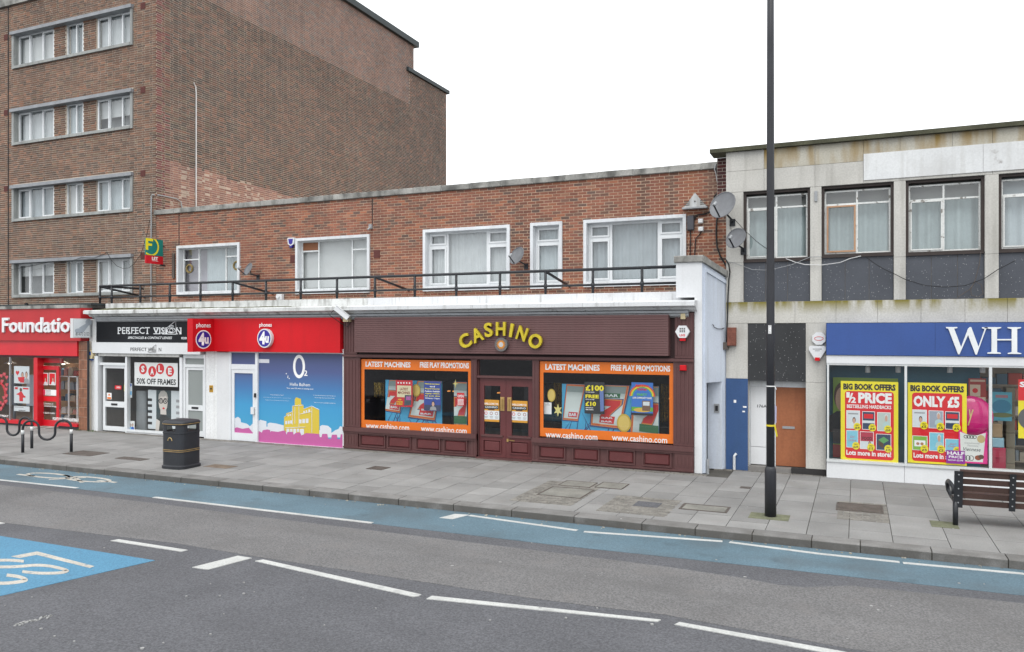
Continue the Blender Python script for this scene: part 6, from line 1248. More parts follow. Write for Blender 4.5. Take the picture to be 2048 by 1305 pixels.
def book(o, r, n, base, kind, price):
    prt(o, FP, r, n, WHITE, 'picture'); q = frac(r, .04, .03, .96, .97); prt(o, FP, q, n+.0008, base, 'picture')
    if kind == 0: bust(o, FP, frac(q, .3, .35, .85, 1), n+.0016, BLACK, PALE); prt(o, FP, frac(q, .1, .12, .9, .2), n+.0016, GREY)
    elif kind == 1: prt(o, FP, frac(q, .1, .12, .9, .38), n+.0016, RED); prt(o, FP, frac(q, 0, .5, 1, .65), n+.0016, PALE)
    elif kind == 2: bust(o, FP, frac(q, .4, .05, .98, .8), n+.0016, PALE, ink('mint', (.4, .55, .55)))
    elif kind == 3: text(o, 'Girl\nOnline', FP, 0, 0, 0, 0, n+.0016, ink('rosepink', (.5, .08, .12)), .0, box=frac(q, .15, .3, .85, .65), shear=.2)
    elif kind == 4: prt(o, FP, frac(q, 0, .0, 1, .55), n+.0016, ink('crimson', (.4, .03, .06))); text(o, 'FOOD', FP, 0, 0, 0, 0, n+.0024, BLACK, .02, box=frac(q, .15, .28, .9, .48)); bust(o, FP, frac(q, .5, .55, .95, 1), n+.0016, BROWN, GREY)
    elif kind == 5: c = frac(q, .5, .3, .5, .3); shape(o, FP, [(c[0]-.1, c[3]-.02), (c[0], c[3]+.05), (c[0]+.1, c[3]-.02), (c[0], c[3]-.09)], n+.0016, ink('turf', (.1, .3, .1)), 'picture'); shape(o, FP, [(c[0]-.1, c[3]-.025), (c[0], c[3]-.095), (c[0], c[3]-.2), (c[0]-.1, c[3]-.12)], n+.0016, BROWN, 'picture')
    elif kind == 6: prt(o, FP, frac(q, .1, .3, .9, .75), n+.0016, WHITE); ell(o, FP, *(lambda t: (t[0], t[3]))(frac(q, .35, .55, 0, 0)), .03, n+.0024, ink('tan', (.4, .2, .1))); ell(o, FP, *(lambda t: (t[0], t[3]))(frac(q, .65, .55, 0, 0)), .03, n+.0024, ink('tan', (.4, .2, .1)))
    c = frac(r, .8, .88, .8, .88); ell(o, FP, c[0], c[3], .072, n+.004, YELLOW, .08, 'price_spot'); text(o, price, FP, 0, 0, 0, 0, n+.005, BLACK, .03, box=(c[0]-.045, c[0]+.045, c[3]-.05, c[3]+.0)); text(o, 'ONLY', FP, 0, 0, 0, 0, n+.005, BLACK, .03, box=(c[0]-.035, c[0]+.035, c[3]+.015, c[3]+.045))
def offer(r, label, big, sub, books, half=False):
    o = poster(FP, r, 0, label, bgm=YELLOW); text(o, 'BIG BOOK OFFERS', FP, 0, 0, 0, 0, .002, BLACK, .055, box=frac(r, .045, .03, .955, .11)); q = frac(r, .075, .125, .925, .975); shape(o, FP, rounded(q, .06), .002, RED, 'panel')
    if half:
        text(o, '1', FP, 0, 0, 0, 0, .004, WHITE, .04, box=frac(r, .10, .14, .16, .21)); text(o, '/', FP, 0, 0, 0, 0, .004, WHITE, .02, box=frac(r, .13, .15, .22, .27)); text(o, '2', FP, 0, 0, 0, 0, .004, WHITE, .04, box=frac(r, .18, .2, .27, .275)); text(o, 'PRICE', FP, 0, 0, 0, 0, .004, WHITE, .05, box=frac(r, .31, .14, .89, .275)); text(o, sub, FP, 0, 0, 0, 0, .004, WHITE, .03, box=frac(r, .11, .295, .88, .34))
    else: text(o, big, FP, 0, 0, 0, 0, .004, WHITE, .05, box=frac(r, .1, .16, .88, .30))
    text(o, 'Lots more in store!', FP, 0, 0, 0, 0, .004, WHITE, .035, box=frac(r, .1, .87, .88, .935))
    for (a, b, c, d_, base, kind, pr_) in books: book(o, frac(r, a, b, c, d_), .006, base, kind, pr_)
    return o
nav = ink('bk_navy', (.03, .05, .1)); gb = ink('bk_grey', (.3, .34, .4)); sb_ = ink('bk_sky', (.2, .5, .62)); lg = ink('bk_green', (.2, .42, .06))
r1 = (FP.s(1681.5), FP.s(1796.5), FP.z(1740, 923), FP.z(1740, 763.5))
offer(r1, 'yellow and red half price book poster nearest the concrete pillar', '', 'BESTSELLING HARDBACKS', [(.1, .37, .34, .6, PALE, 0, '£8.49'), (.38, .375, .6, .605, nav, 1, '£8.49'), (.64, .38, .87, .615, ink('bk_mint', (.45, .52, .48)), 2, '£8.49'), (.1, .62, .31, .84, sb_, 3, '£6.49'), (.34, .63, .58, .85, PALE, 4, '£15'), (.62, .65, .88, .855, nav, 5, '£15')], True)
r2_ = (FP.s(1815.5), FP.s(1933.5), FP.z(1870, 928.5), FP.z(1870, 766.5))
offer(r2_, 'yellow and red book poster in the middle bookshop window', 'ONLY £5', '', [(.08, .335, .33, .555, PALE, 0, '£5'), (.36, .34, .61, .56, gb, 2, '£5'), (.64, .345, .88, .565, nav, 1, '£5'), (.08, .66, .34, .84, lg, 6, '£5'), (.37, .61, .62, .84, sb_, 2, '£5'), (.64, .68, .89, .84, sb_, 3, '£5')])
FV = FW.off(-.05)
r = FV.rect(1917.5, 860, 1975, 929); o = thing('chocolate_box_card', 'white chocolate box cutout with pink edging in the bookshop window', 'cutout', FV.w((r[0]+r[1])/2, r[2], 0)); m = MB(); m.prism(FV, [(r[0], r[2]), (r[1], r[2]), (r[1], r[3]), ((r[0]*.35+r[1]*.65), r[3]-.1), ((r[0]*.65+r[1]*.35), r[3]-.1), (r[0], r[3])], -.01, 0); m.obj('board', PINK, o)
shape(o, FV, [frac(r, .08, .95, 0, 0)[0::3], frac(r, .84, .95, 0, 0)[0::3], frac(r, .94, .06, 0, 0)[0::3], frac(r, .65, .14, 0, 0)[0::3], frac(r, .35, .14, 0, 0)[0::3], frac(r, .04, .06, 0, 0)[0::3]], .002, ink('boxwhite', (.66, .68, .64)))
text(o, 'Continental', FV, 0, 0, 0, 0, .004, GREY, 0, box=frac(r, .2, .36, .74, .41), shear=.3); text(o, 'Thorntons', FV, 0, 0, 0, 0, .004, GREY, 0, box=frac(r, .3, .44, .68, .49), shear=.3); text(o, 'Viennese', FV, 0, 0, 0, 0, .004, BLACK, 0, box=frac(r, .16, .52, .76, .63), shear=.3)
c = frac(r, .78, .25, 0, 0); ell(o, FV, c[0], c[3], .07, .004, ink('seal', (.5, .38, .18)), .08); c = frac(r, .68, .82, 0, 0); ell(o, FV, c[0], c[3], .06, .004, ink('choc', (.25, .06, .02)), .05, 'chocolate'); c = frac(r, .78, .79, 0, 0); ell(o, FV, c[0], c[3], .05, .0045, BROWN, .045, 'chocolate')
m = MB()
for k in range(4): c = frac(r, .25+.1*k, .2, 0, 0); m.tube([FV.w(c[0]+.035*cos(t*pi/5), c[3]+.03*sin(t*pi/5), .004) for t in range(11)], .005, 4)
for k in range(3): c = frac(r, .2+.12*k, .84, 0, 0); m.tube([FV.w(c[0]+.04*cos(t*pi/5), c[3]+.05*sin(t*pi/5), .004) for t in range(11)], .005, 4)
m.obj('scroll_print', BLACK, o)
FX = FW.off(-.042); r = FX.rect(1892.5, 900.5, 1930, 929); o = poster(FX, r, 0, 'purple half price card leaning before the chocolate box', 'card', PURPLE); text(o, 'HALF', FX, 0, 0, 0, 0, .002, WHITE, .03, box=frac(r, .05, .08, .97, .34)); text(o, 'PRICE', FX, 0, 0, 0, 0, .002, WHITE, .03, box=frac(r, .14, .4, .87, .58)); text(o, 'NOW £2.99', FX, 0, 0, 0, 0, .002, WHITE, .02, box=frac(r, .1, .68, .9, .8))
FY = FW.off(-.4); s, z = FY.p(1940, 833); o = thing('balloon', 'round pink foil balloon with gold writing behind the chocolate box', 'balloon', FY.w(s, z-.4, 0)); m = MB(); x, y, _ = FY.w(s, z); m.lathe([(.02, z-.44)]+[(.42*sin(t*pi/12), z-.42*cos(t*pi/12)) for t in range(1, 12)]+[(.01, z+.42)], x, y, 24, 1, .35); m.obj('foil', mat('pink_foil', (.65, .02, .2), .2, .1, 6, coat=.5), o, smooth=True); text(o, 'y', FY, 1933, 818, 1945, 850, .16, ink('creamy', (.7, .55, .25)), .01, shear=.2)
FZ = FW.off(-.6); r = FZ.rect(1937, 757, 1972, 808); o = poster(FZ, r, 0, 'red display panel with small cream cards behind the pink balloon', 'display board', ink('brick_red', (.35, .04, .03))); prt(o, FZ, frac(r, .1, .05, .95, .13), .003, ink('crm', (.6, .45, .35))); q = frac(r, .08, .25, .68, .72); prt(o, FZ, q, .003, ink('crm2', (.62, .5, .38)), 'card'); ell(o, FZ, (q[0]+q[1])/2, (q[2]+q[3])/2, .05, .005, RED); prt(o, FZ, frac(r, .5, .74, .98, 1), .004, MATS['ink_crm2'], 'card')
r = FZ.rect(1666, 755, 1796, 922); o = poster(FZ, r, 0, 'green portrait poster behind the half price book poster', bgm=ink('lime', (.2, .32, .04))); bust(o, FZ, (r[0]-.15, r[0]+.5, r[2]+.55, r[3]-.1), .002, BROWN, BLACK); prt(o, FZ, (r[0], r[0]+.5, r[2]+.3, r[2]+.62), .006, ink('bkdark', (.06, .05, .05))); prt(o, FZ, (r[0], r[0]+.5, r[2], r[2]+.28), .006, ink('bkred', (.3, .03, .03)))
FK = FW.off(-.9)
r = FK.rect(1983, 784, 2024, 843); o = poster(FK, r, 0, 'pale blue cartoon poster hanging inside the bookshop', bgm=ink('aqua', (.12, .5, .68))); ell(o, FK, (r[0]+r[1])/2, (r[2]+r[3])/2, .17, .002, ink('aqua2', (.06, .3, .5)), .14); ell(o, FK, (r[0]+r[1])/2, r[2]+.12, .2, .002, ink('olive', (.2, .25, .1)), .05); prt(o, FK, frac(r, .2, .1, .8, .2), .003, ink('pinkish', (.5, .25, .3)))
FN = FW.off(-.05); r = (FN.s(2036.5), FN.s(2120), FN.z(2040, 877), FN.z(2040, 759)); o = poster(FN, r, 0, 'red over yellow offer poster cut off by the picture edge', bgm=YELLOW); prt(o, FN, frac(r, 0, 0, 1, .36), .002, RED); text(o, 'SAVE\n£10', FN, 0, 0, 0, 0, .004, WHITE, .04, box=frac(r, .03, .04, .75, .25)); ell(o, FN, *(lambda t: (t[0], t[3]))(frac(r, .4, .66, 0, 0)), .28, .003, ink('gadget', (.1, .1, .1)), .25)
bxm = mat('cardboard', (.36, .27, .17), .85, .1, 2); R = random.Random(12)
for i, (u, zb_, hh, mt, lab) in enumerate(((1996, .0, .75, mat('pink_crate', (.4, .04, .08), .5), 'pink plastic drawer crate on the bookshop floor'), (1996, .75, .2, ink('snow', (.3, .5, .6)), 'pale blue carton on the pink drawer crate'), (1995, .95, .28, bxm, 'brown cardboard carton on top of the pale blue carton'))):
    P = FW.off(-.5); a, b = P.s(1984), P.s(2012); m = MB(); m.cham(P, a, b-.03*i, zb_, zb_+hh-.005, -.5, 0, .015)
    if i == 0: m.box(P, a+.05, b-.05, .3, .32, 0, .02); m.box(P, a+.05, b-.05, .55, .57, 0, .02)
    solo(m, 'carton', mt, lab, 'box')
for i in range(6):
    P = FW.off(-1.4); a, b = P.s(2012), P.s(2030); m = MB(); m.cham(P, a, b, i*.32, i*.32+.315, -.4, 0, .01); solo(m, 'stacked_carton', mat('tan_carton', (.36, .33, .25), .85), 'tan carton, %s from the floor in the bookshop stack' % ORD[i], 'box', 'stacked cartons in the bookshop')
sh = thing('book_shelf', 'shelves of coloured stock deep inside the bookshop', 'shelf', FW.w(FW.s(2000), 0, -3.2)); P = FW.off(-3.2)
for k in range(6): m = MB(); m.box(P, P.s(1955), 9, .35*k+.1, .35*k+.13, -.3, 0); m.obj('shelf_board', cream_room, sh)
for k in range(6):
    s = P.s(1956)
    while s < 7: w_ = R.uniform(.08, .3); m = MB(); m.box(P, s, s+w_-.02, .35*k+.13, .35*k+.13+R.uniform(.15, .3), -.25, -.04); m.obj('book_block', R.choice(cols), sh); s += w_
# alarms on the concrete pillar
o = thing('alarm_box', 'white octagonal alarm box on the concrete pillar beside the blue fascia', 'alarm', FC.px(1637.5, 690, 0)); s, z = FC.p(1638, 677.5); m = MB(); m.prism(FC, [(s+.145*cos(pi/8+i*pi/4), z+.145*sin(pi/8+i*pi/4)) for i in range(8)], 0, .09); m.obj('case', white_clean, o); m = MB(); m.tube([FC.w(s+.09*cos(i*pi/8), z+.04*sin(i*pi/8), .092) for i in range(17)], .005, 4); m.obj('red_oval', RED, o)
o = thing('alarm_box', 'white triangular alarm box with red lamp under the octagonal one', 'alarm', FC.px(1635, 720, 0)); s, z = FC.p(1635, 704); m = MB(); m.prism(FC, [(s-.17, z+.11), (s-.13, z+.13), (s+.13, z+.13), (s+.17, z+.11), (s+.17, z+.04), (s+.05, z-.16), (s-.05, z-.16), (s-.17, z+.04)], 0, .09); m.obj('case', white_clean, o); m = MB(); m.box(FC, s-.05, s+.05, z-.19, z-.12, .02, .10); m.obj('strobe', red_plast, o); m = MB(); m.quad(FC, s-.09, s+.09, z+.05, z+.07, .092); m.quad(FC, s-.05, s+.05, z+.015, z+.03, .092); m.obj('print', GREY, o)

# ================================================================== street furniture
def at(u, v): x, y = G(u, v); return x, y
# litter bin: three sided with bowed faces and rounded corners
bx_, by_ = at(363, 934.5)
binm = mat('bin_black', (.022, .024, .029), .5, .15, 3, .1, 50, bump=.08, bscale=60, blotch=[((.06, .06, .06), 6, .66, .76, .4)])
litter = thing('litter_bin', 'black litter bin with gold bands standing near the kerb', 'bin', (bx_, by_, 0))
def bin_plan(k, seg=48):
    out = []
    for j in range(seg):
        a = 2*pi*j/seg; p = 5.0; c_, s_ = cos(a), sin(a); m_ = (abs(c_*cos(pi/4)+s_*sin(pi/4))**p+abs(-c_*sin(pi/4)+s_*cos(pi/4))**p)**(-1/p)
        out.append((.318*m_*c_*k, .318*m_*s_*k))
    return out
BR = math.atan2(-by_, -bx_)
def bin_ring(k, z): return [(bx_+x*cos(BR)-y*sin(BR), by_+x*sin(BR)+y*cos(BR), z) for x, y in bin_plan(k)]
def bin_skin(rows, cap0=True, cap1=True, skip=None):
    m = MB(); n = 48; v = [p for k, z in rows for p in bin_ring(k, z)]; f = []
    for i in range(len(rows)-1):
        for j in range(n):
            if skip and skip(i, j): continue
            f.append((i*n+j, i*n+(j+1) % n, (i+1)*n+(j+1) % n, (i+1)*n+j))
    if cap0: f.append(tuple(range(n-1, -1, -1)))
    if cap1: f.append(tuple(range((len(rows)-1)*n, len(rows)*n)))
    return m.add(v, f)
bin_skin([(1.05, 0), (1.06, .06), (1.0, .075), (.985, .09), (.985, .36), (1.0, .365), (1.0, .375), (.985, .38), (.985, .40), (1.0, .405), (1.0, .415), (.985, .42), (.985, .79), (1.01, .80), (1.01, .82), (.985, .825)]).obj('body', binm, litter)
holes = {j for c in (6, 18, 30, 42) for j in [(c+d) % 48 for d in range(-3, 3)]}
hole_rows = lambda i, j: (i in (1, 2) and j in holes)
bin_skin([(.985, .826), (.985, .85), (.985, .91), (.985, .975), (.985, 1.0)], False, False, hole_rows).obj('hood', binm, litter)
bin_skin([(1.02, 1.0), (1.03, 1.02), (1.03, 1.045), (.95, 1.075), (.6, 1.10), (.1, 1.105)]).obj('lid', binm, litter, smooth=True)
goldb = mat('gold_band', (.3, .2, .08), .5, .3, 8)
for z in (.39, .425, 1.008): bin_skin([(1.006 if z < 1 else 1.032, z), (1.006 if z < 1 else 1.032, z+.014)], False, False).obj('gold_band', goldb, litter)
# the worn emblem on the face turned to the left
na = min((BR+pi/4, BR-pi/4), key=lambda t: cos(t)*CS+sin(t)*SN); fp = Pl(bx_+.322*cos(na), by_+.322*sin(na), -sin(na), cos(na))
m = MB(); m.tube([fp.w(-.02+.06*cos(t), .64+.07*sin(t), .0) for t in [pi*i/8 for i in range(9)]], .01, 5); m.obj('worn_emblem', mat('emblem_gold', (.45, .33, .15), .5), litter)

# wave cycle racks
def wave_rack(px_a, px_b, label):
    ax, ay = at(*px_a); bx2, by2 = at(*px_b); o = thing('cycle_rack', label, 'cycle rack', ((ax+bx2)/2, (ay+by2)/2, 0), 'wave cycle racks')
    L_ = math.hypot(bx2-ax, by2-ay); dx, dy = (bx2-ax)/L_, (by2-ay)/L_; pts = []; R1 = L_/6; zt_ = .82-R1
    P = lambda s, z: (ax+dx*s, ay+dy*s, z)
    pts = [P(0, .45)]+[P(R1-R1*cos(t*pi/8), zt_+R1*sin(t*pi/8)) for t in range(9)]+[P(3*R1-R1*cos(t*pi/8), .50-R1*.9*sin(t*pi/8)) for t in range(0, 9)]+[P(5*R1-R1*cos(t*pi/8), zt_+R1*sin(t*pi/8)) for t in range(9)]+[P(L_, .45)]
    m = MB(); m.tube(pts, .03, 8); m.obj('wave_tube', black_metal, o, smooth=True)
    for x, y in ((ax, ay), (bx2, by2)):
        m = MB(); m.tube([(x, y, -.01), (x, y, .47)], .037, 8); m.obj('leg', black_metal, o, smooth=True); m = MB(); m.tube([(x, y, .47), (x, y, .58)], .039, 8); m.obj('white_band', mat('reflective', (.6, .61, .6), .5), o, smooth=True)
wave_rack((45.5, 905.7), (142.6, 904), 'black wave cycle rack nearer the kerb')
xa, ya = at(45.5, 905.7); xb, yb = at(142.6, 904); xc, yc = at(63.5, 897)
u2, v2 = uv(xc-(xb-xa), yc-(yb-ya)*.55, 0); wave_rack((u2, v2), (63.5, 897), 'black wave cycle rack running out of the picture by the charity shop')

# lamp post
lx_, ly_ = at(1541, 1033); lamp = thing('lamp_post', 'tall black lamp post with yellow tape standing on the pavement', 'lamp post', (lx_, ly_, 0))
postm = mat('post_black', (.022, .023, .028), .45, .2, 2, .1, 50, bump=.05, bscale=60, streak=.3, scol=(.05, .05, .05))
m = MB(); m.lathe([(.094, -.03), (.094, .77), (.088, .81), (.07, .84)], lx_, ly_, 20); m.obj('base_sleeve', postm, lamp, smooth=True)
m = MB(); m.lathe([(.069, .80), (.066, 3), (.058, 8), (.054, 9.8)], lx_, ly_, 20); m.obj('shaft', postm, lamp, smooth=True)
m = MB(); m.tube([(lx_, ly_, 9.7), (lx_, ly_-.1, 9.95), (lx_, ly_-.5, 10.1), (lx_, ly_-1.0, 10.12)], .035, 8); m.obj('arm', postm, lamp, smooth=True)
m = MB(); m.add([(lx_+a, ly_+b, c) for a, b, c in ((-.13, -.95, 10.06), (.13, -.95, 10.06), (.1, -1.6, 10.08), (-.1, -1.6, 10.08), (-.1, -.95, 10.2), (.1, -.95, 10.2), (.06, -1.55, 10.17), (-.06, -1.55, 10.17))], [(3, 2, 1, 0), (4, 5, 6, 7), (0, 1, 5, 4), (1, 2, 6, 5), (2, 3, 7, 6), (3, 0, 4, 7)]); m.obj('lantern', galv, lamp)
kd = 13.1
def pz(v): return H-(v-YH)/FPX*kd
LPl = Pl(lx_+.075*SN, ly_-.075*CS, CS, SN)
m = MB(); m.box(LPl, -.056, -.012, pz(668), pz(651), -.02, .002); o = m.obj('number_label', WHITE, lamp); text(o, '7\n1\n5', LPl, 0, 0, 0, 0, .004, BLACK, .0, box=(-.045, -.024, pz(667), pz(652)))
m = MB(); m.lathe([(.071, pz(774)), (.072, pz(772))], lx_, ly_, 16); m.tube([(lx_+.07, ly_-.03, pz(773)), (lx_+.1, ly_-.06, pz(779))], .006, 5); m.obj('white_tie', WHITE, lamp)
m = MB(); m.lathe([(.0715, pz(853.5)), (.0715, pz(850))], lx_, ly_, 16); m.obj('yellow_tape', mat('tape_yellow', (.55, .45, .02), .5), lamp)
tp = Pl(lx_, ly_-.05, CS, SN); m = MB(); m.prism(tp, [(.06, pz(850)), (.085, pz(849)), (.125, pz(873)), (.10, pz(874))], 0, .004); m.obj('tape_end', MATS['tape_yellow'], lamp)
m = MB(); m.prism(Pl(lx_, ly_+.075, CS, SN), [(-.085, pz(845)), (.09, pz(848)), (.095, pz(815)), (.07, pz(811)), (-.08, pz(815))], 0, .004); m.obj('paper_notice', mat('pale_paper', (.45, .45, .6), .7), lamp)

# bench seen from behind
bpx, bpy_ = at(1907, 1051); bench = thing('bench', 'dark timber slatted bench with black metal ends facing the bookshop', 'bench', (bpx+.9, bpy_+.1, 0))
wood = mat('bench_timber', (.055, .03, .024), .6, .25, 3, .15, 50, bump=.15, bscale=60, sscale=(1, 20, 20)); BP = Pl(bpx, bpy_+.02, 1, .03)
KB = 12.5
def bz(v): return H-(v-YH)/FPX*KB
top_z = bz(940); Lb = 1.9
# tilted backrest: slats step back towards the top (away from the sitter)
zs5 = [(.33, .415), (.445, .53), (.56, .645), (.675, .76), (.79, .87)]
def tilt(z): return (z-.3)*.16
for z0, z1 in zs5:
    m = MB(); q = []
    for s in (.10, Lb): q += [BP.w(s, z0, tilt(z0)-.035), BP.w(s, z0, tilt(z0)), BP.w(s, z1, tilt(z1)), BP.w(s, z1, tilt(z1)-.035)]
    m.add(q, [(0, 1, 2, 3), (7, 6, 5, 4), (1, 5, 6, 2), (2, 6, 7, 3), (3, 7, 4, 0), (0, 4, 5, 1)]); m.obj('back_slat', wood, bench)
m = MB(); m.box(BP, .09, Lb+.02, .875, .905, tilt(.87)-.075, tilt(.87)+.02); m.obj('top_slat', wood, bench)
for k in range(4): m = MB(); m.box(BP, .10, Lb, .43, .465, -.12-.105*k-.09, -.12-.105*k); m.obj('seat_slat', wood, bench)
for s0 in (.0, .76, 1.54):
    w_ = .125 if s0 == 0 else .085; m = MB(); q = []
    for s in (s0, s0+w_): q += [BP.w(s, .29, tilt(.29)+.001), BP.w(s, .29, tilt(.29)+.025), BP.w(s, .885, tilt(.885)+.025), BP.w(s, .885, tilt(.885)+.001)]
    m.add(q, [(0, 1, 2, 3), (7, 6, 5, 4), (1, 5, 6, 2), (2, 6, 7, 3), (3, 7, 4, 0), (0, 4, 5, 1)]); fr = m.obj('back_strap', black_metal, bench)
    for z0, z1 in zs5: zz = (z0+z1)/2; m = MB(); m.disc(BP, s0+w_/2, zz, .011, tilt(zz)+.02, tilt(zz)+.034, 8); m.obj('bolt', galv, bench)
for s0 in (.0, 1.62):
    m = MB(); m.tube([BP.w(s0+.04, .40, -.02), BP.w(s0+.03, .39, -.25), BP.w(s0+.03, .38, -.52), BP.w(s0+.0, .46, -.60), BP.w(s0-.02, .58, -.56), BP.w(s0-.02, .64, -.4), BP.w(s0-.02, .645, -.2), BP.w(s0-.0, .60, .01), BP.w(s0, .5, .02)], .032, 8); m.obj('arm_loop', black_metal, bench, smooth=True)
    m = MB(); m.tube([BP.w(s0+.03, -.02, .0), BP.w(s0+.03, .42, .0)], .04, 10); m.obj('leg', black_metal, bench, smooth=True); m = MB(); m.tube([BP.w(s0+.03, .37, .0), BP.w(s0+.03, .37, -.5)], .03, 8); m.obj('seat_bearer', black_metal, bench)

# ================================================================== small things on the walls
def dish(base_pl, u, v, n, r, label, face=(-.32, -.86, .40), arm=.55):
    """offset dish: shallow bowl on a bent pole, feed arm with its receiver"""
    c = Vector(base_pl.px(u, v, n)); f = Vector(face).normalized(); up_ = Vector((0, 0, 1)); right = f.cross(up_).normalized(); up_ = right.cross(f).normalized()
    wallp = Vector(base_pl.px(u, v, 0)); wallp = wallp+Vector((right.x, right.y, 0))*(-r*.55)+Vector((0, 0, -r*1.15)); wallp.y = base_pl.y0
    o = thing('satellite_dish', label, 'satellite dish', tuple(wallp)); m = MB(); q = [c-f*.07*r/.3]; n_ = 20; fs = []
    for k in range(1, 5):
        t = k/4; q += [c+right*(r*t*cos(2*pi*j/n_))+up_*(r*1.08*t*sin(2*pi*j/n_))+f*(-.07*r/.3+.07*r/.3*t*t) for j in range(n_)]
    fs += [(0, 1+j, 1+(j+1) % n_) for j in range(n_)]
    for k in range(3): fs += [(1+k*n_+j, 1+(k+1)*n_+j, 1+(k+1)*n_+(j+1) % n_, 1+k*n_+(j+1) % n_) for j in range(n_)]
    m.add(q, fs); m.obj('bowl', dishgrey, o, smooth=True); m = MB(); m.tube([tuple(c+right*(r*cos(2*pi*j/n_))+up_*(r*1.08*sin(2*pi*j/n_))) for j in range(n_+1)], .012, 5); m.obj('rim', dishgrey, o)
    foot = c-up_*r*1.02; tip = foot+f*arm*r*1.9+up_*r*.35; m = MB(); m.tube([tuple(foot), tuple(tip)], .018, 6); m.obj('feed_arm', black_metal, o); m = MB(); m.tube([tuple(tip), tuple(tip-f*.05+up_*.1)], .035, 8); m.obj('receiver', galv, o)
    b = c-f*.09; m = MB(); m.tube([tuple(b), tuple(b-f*.06-up_*.1), tuple(wallp+Vector((0, -.12, .05))), tuple(wallp+Vector((0, 0, 0)))], .022, 7); m.obj('bracket', black_metal, o); m = MB(); m.box(Pl(wallp.x, base_pl.y0), -.06, .06, wallp.z-.08, wallp.z+.08, 0, .02); m.obj('wall_plate', black_metal, o)
dish(FB, 511.5, 540.5, .35, .2, 'small pale satellite dish between the two timber framed windows', arm=.8)
dish(FB, 1044.5, 514, .38, .235, 'grey satellite dish beside the narrow white window')
dish(FC, 1451, 416, .45, .30, 'large dark grey satellite dish, upper one at the corner of the concrete building')
dish(FC, 1476.5, 480.5, .4, .225, 'round grey satellite dish, lower one at the corner of the concrete building')
# letting board
XB = FB.s(328)*.998; LB = Pl(XB, DB, 0, 1); y0, y1 = LB.s(291), -.08; zt_, zb_ = LB.z(328, 481), LB.z(328, 530); zm_ = LB.z(328, 514)
o = thing('letting_board', 'green yellow and red letting board fixed to the corner of the terrace wall', 'sign', (XB, DB-.4, zb_)); m = MB(); m.box(LB, y0, y1, zm_, zt_, -.03, 0); m.obj('green_board', mat('board_green', (.01, .2, .17), .4), o); m = MB(); m.box(LB, y0, y1, zb_, zm_-.002, -.03, .0); m.obj('red_board', mat('board_red', (.55, .01, .02), .4), o)
yw = y1-y0; m = MB(); cx, cz_ = y0+yw*.3, (zm_+zt_)/2+.02; R0 = yw*.46
pts = [(cx+R0*cos(t), cz_+R0*sin(t)) for t in [-pi*.72+i*(pi*1.12)/16 for i in range(17)]]; pin = [(cx+(R0-.06)*cos(t), cz_+(R0-.06)*sin(t)) for t in [-pi*.72+i*(pi*1.12)/16 for i in range(17)]]
zl_ = zm_+.01
def inside(p): return (min(max(p[0], y0+.004), y1-.004), min(max(p[1], zl_), zt_-.004))
m.add([LB.w(*inside(p), .003) for p in pts+pin], [(i, i+1, 18+i, 17+i) for i in range(16)]); m.obj('arc_print', YELLOW, o); hz_ = zt_-zm_
for q in ((0, .15, .3, .998), (.15, .42, .84, .998), (.15, .36, .56, .70)): prt(o, LB, (y0+yw*q[0], y0+yw*q[1], zm_+hz_*q[2], zm_+hz_*q[3]), .004, YELLOW, 'letter')
text(o, 'LET', LB, 0, 0, 0, 0, .003, WHITE, .04, box=(y0+yw*.36, y0+yw*.7, zb_+.12, zm_-.04)); prt(o, LB, (y0+yw*.36, y0+yw*.72, zb_+.09, zb_+.1), .003, WHITE)
m = MB(); m.tube([LB.w(y1-.1, zb_-.02, -.015), LB.w(.0, zb_-.02, -.015)], .03, 6); m.tube([LB.w(y1-.1, zt_-.2, -.045), LB.w(0, zt_-.2, -.045)], .02, 6); m.obj('bracket', black_metal, o)
# blue and white alarm, floodlight, triangular siren box, boxes and cables
o = thing('alarm_box', 'white and blue shield alarm box beside the roller blind window', 'alarm', FB.px(585.5, 495, 0)); s, z = FB.p(585.5, 484); m = MB(); m.prism(FB, [(s-.13, z+.1), (s-.1, z+.12), (s+.1, z+.12), (s+.13, z+.1), (s+.11, z-.08), (s, z-.14), (s-.11, z-.08)], 0, .1); m.obj('case', white_clean, o); m = MB(); m.prism(FB, [(s-.09, z+.08), (s+.09, z+.08), (s+.07, z-.06), (s, z-.1), (s-.07, z-.06)], .1, .105); m.obj('badge', MATS['ink_navy'], o); m = MB(); m.prism(FB, [(s-.08, z-.1), (s+.08, z-.1), (s+.02, z-.19), (s-.04, z-.19)], .02, .09); m.obj('strobe', MATS['ink_navy'], o)
m = MB(); s, z = FB.p(564, 594); m.box(FB, s-.1, s+.1, z-.1, z+.08, .02, .14); m.disc(FB, s-.02, z, .06, .14, .2, 12); solo(m, 'floodlight', white_clean, 'small white lamp low on the brick wall behind the railing', 'lamp')
m = MB(); s, z = FB.p(743, 453); m.box(FB, s-.05, s+.05, z-.08, z+.05, .0, .08); m.tube([FB.w(s, z-.05, .08), FB.w(s-.02, z-.12, .16)], .03, 6); solo(m, 'wall_sensor', galv, 'small grey sensor on the movement joint of the brick wall', 'sensor')
o = thing('siren_box', 'pale grey triangular metal siren box under the coping by the dark dish', 'alarm', FB.px(1392, 421, 0)); s0, zz = FB.p(1367, 420); s1 = FB.s(1417); zt_ = FB.z(1391, 388); m = MB(); m.prism(FB, [(s0+.03, zz+.03), (s1-.03, zz+.03), ((s0+s1)/2, zt_)], 0, .14); m.obj('case', mat('weathered_metal', (.45, .46, .46), .5, .2, 4, streak=.4, scol=(.25, .2, .15)), o); m = MB(); m.box(FB, s0, s1, zz-.01, zz+.028, 0, .2); m.obj('base_tray', galv, o); c = (s0+s1)/2; m = MB()
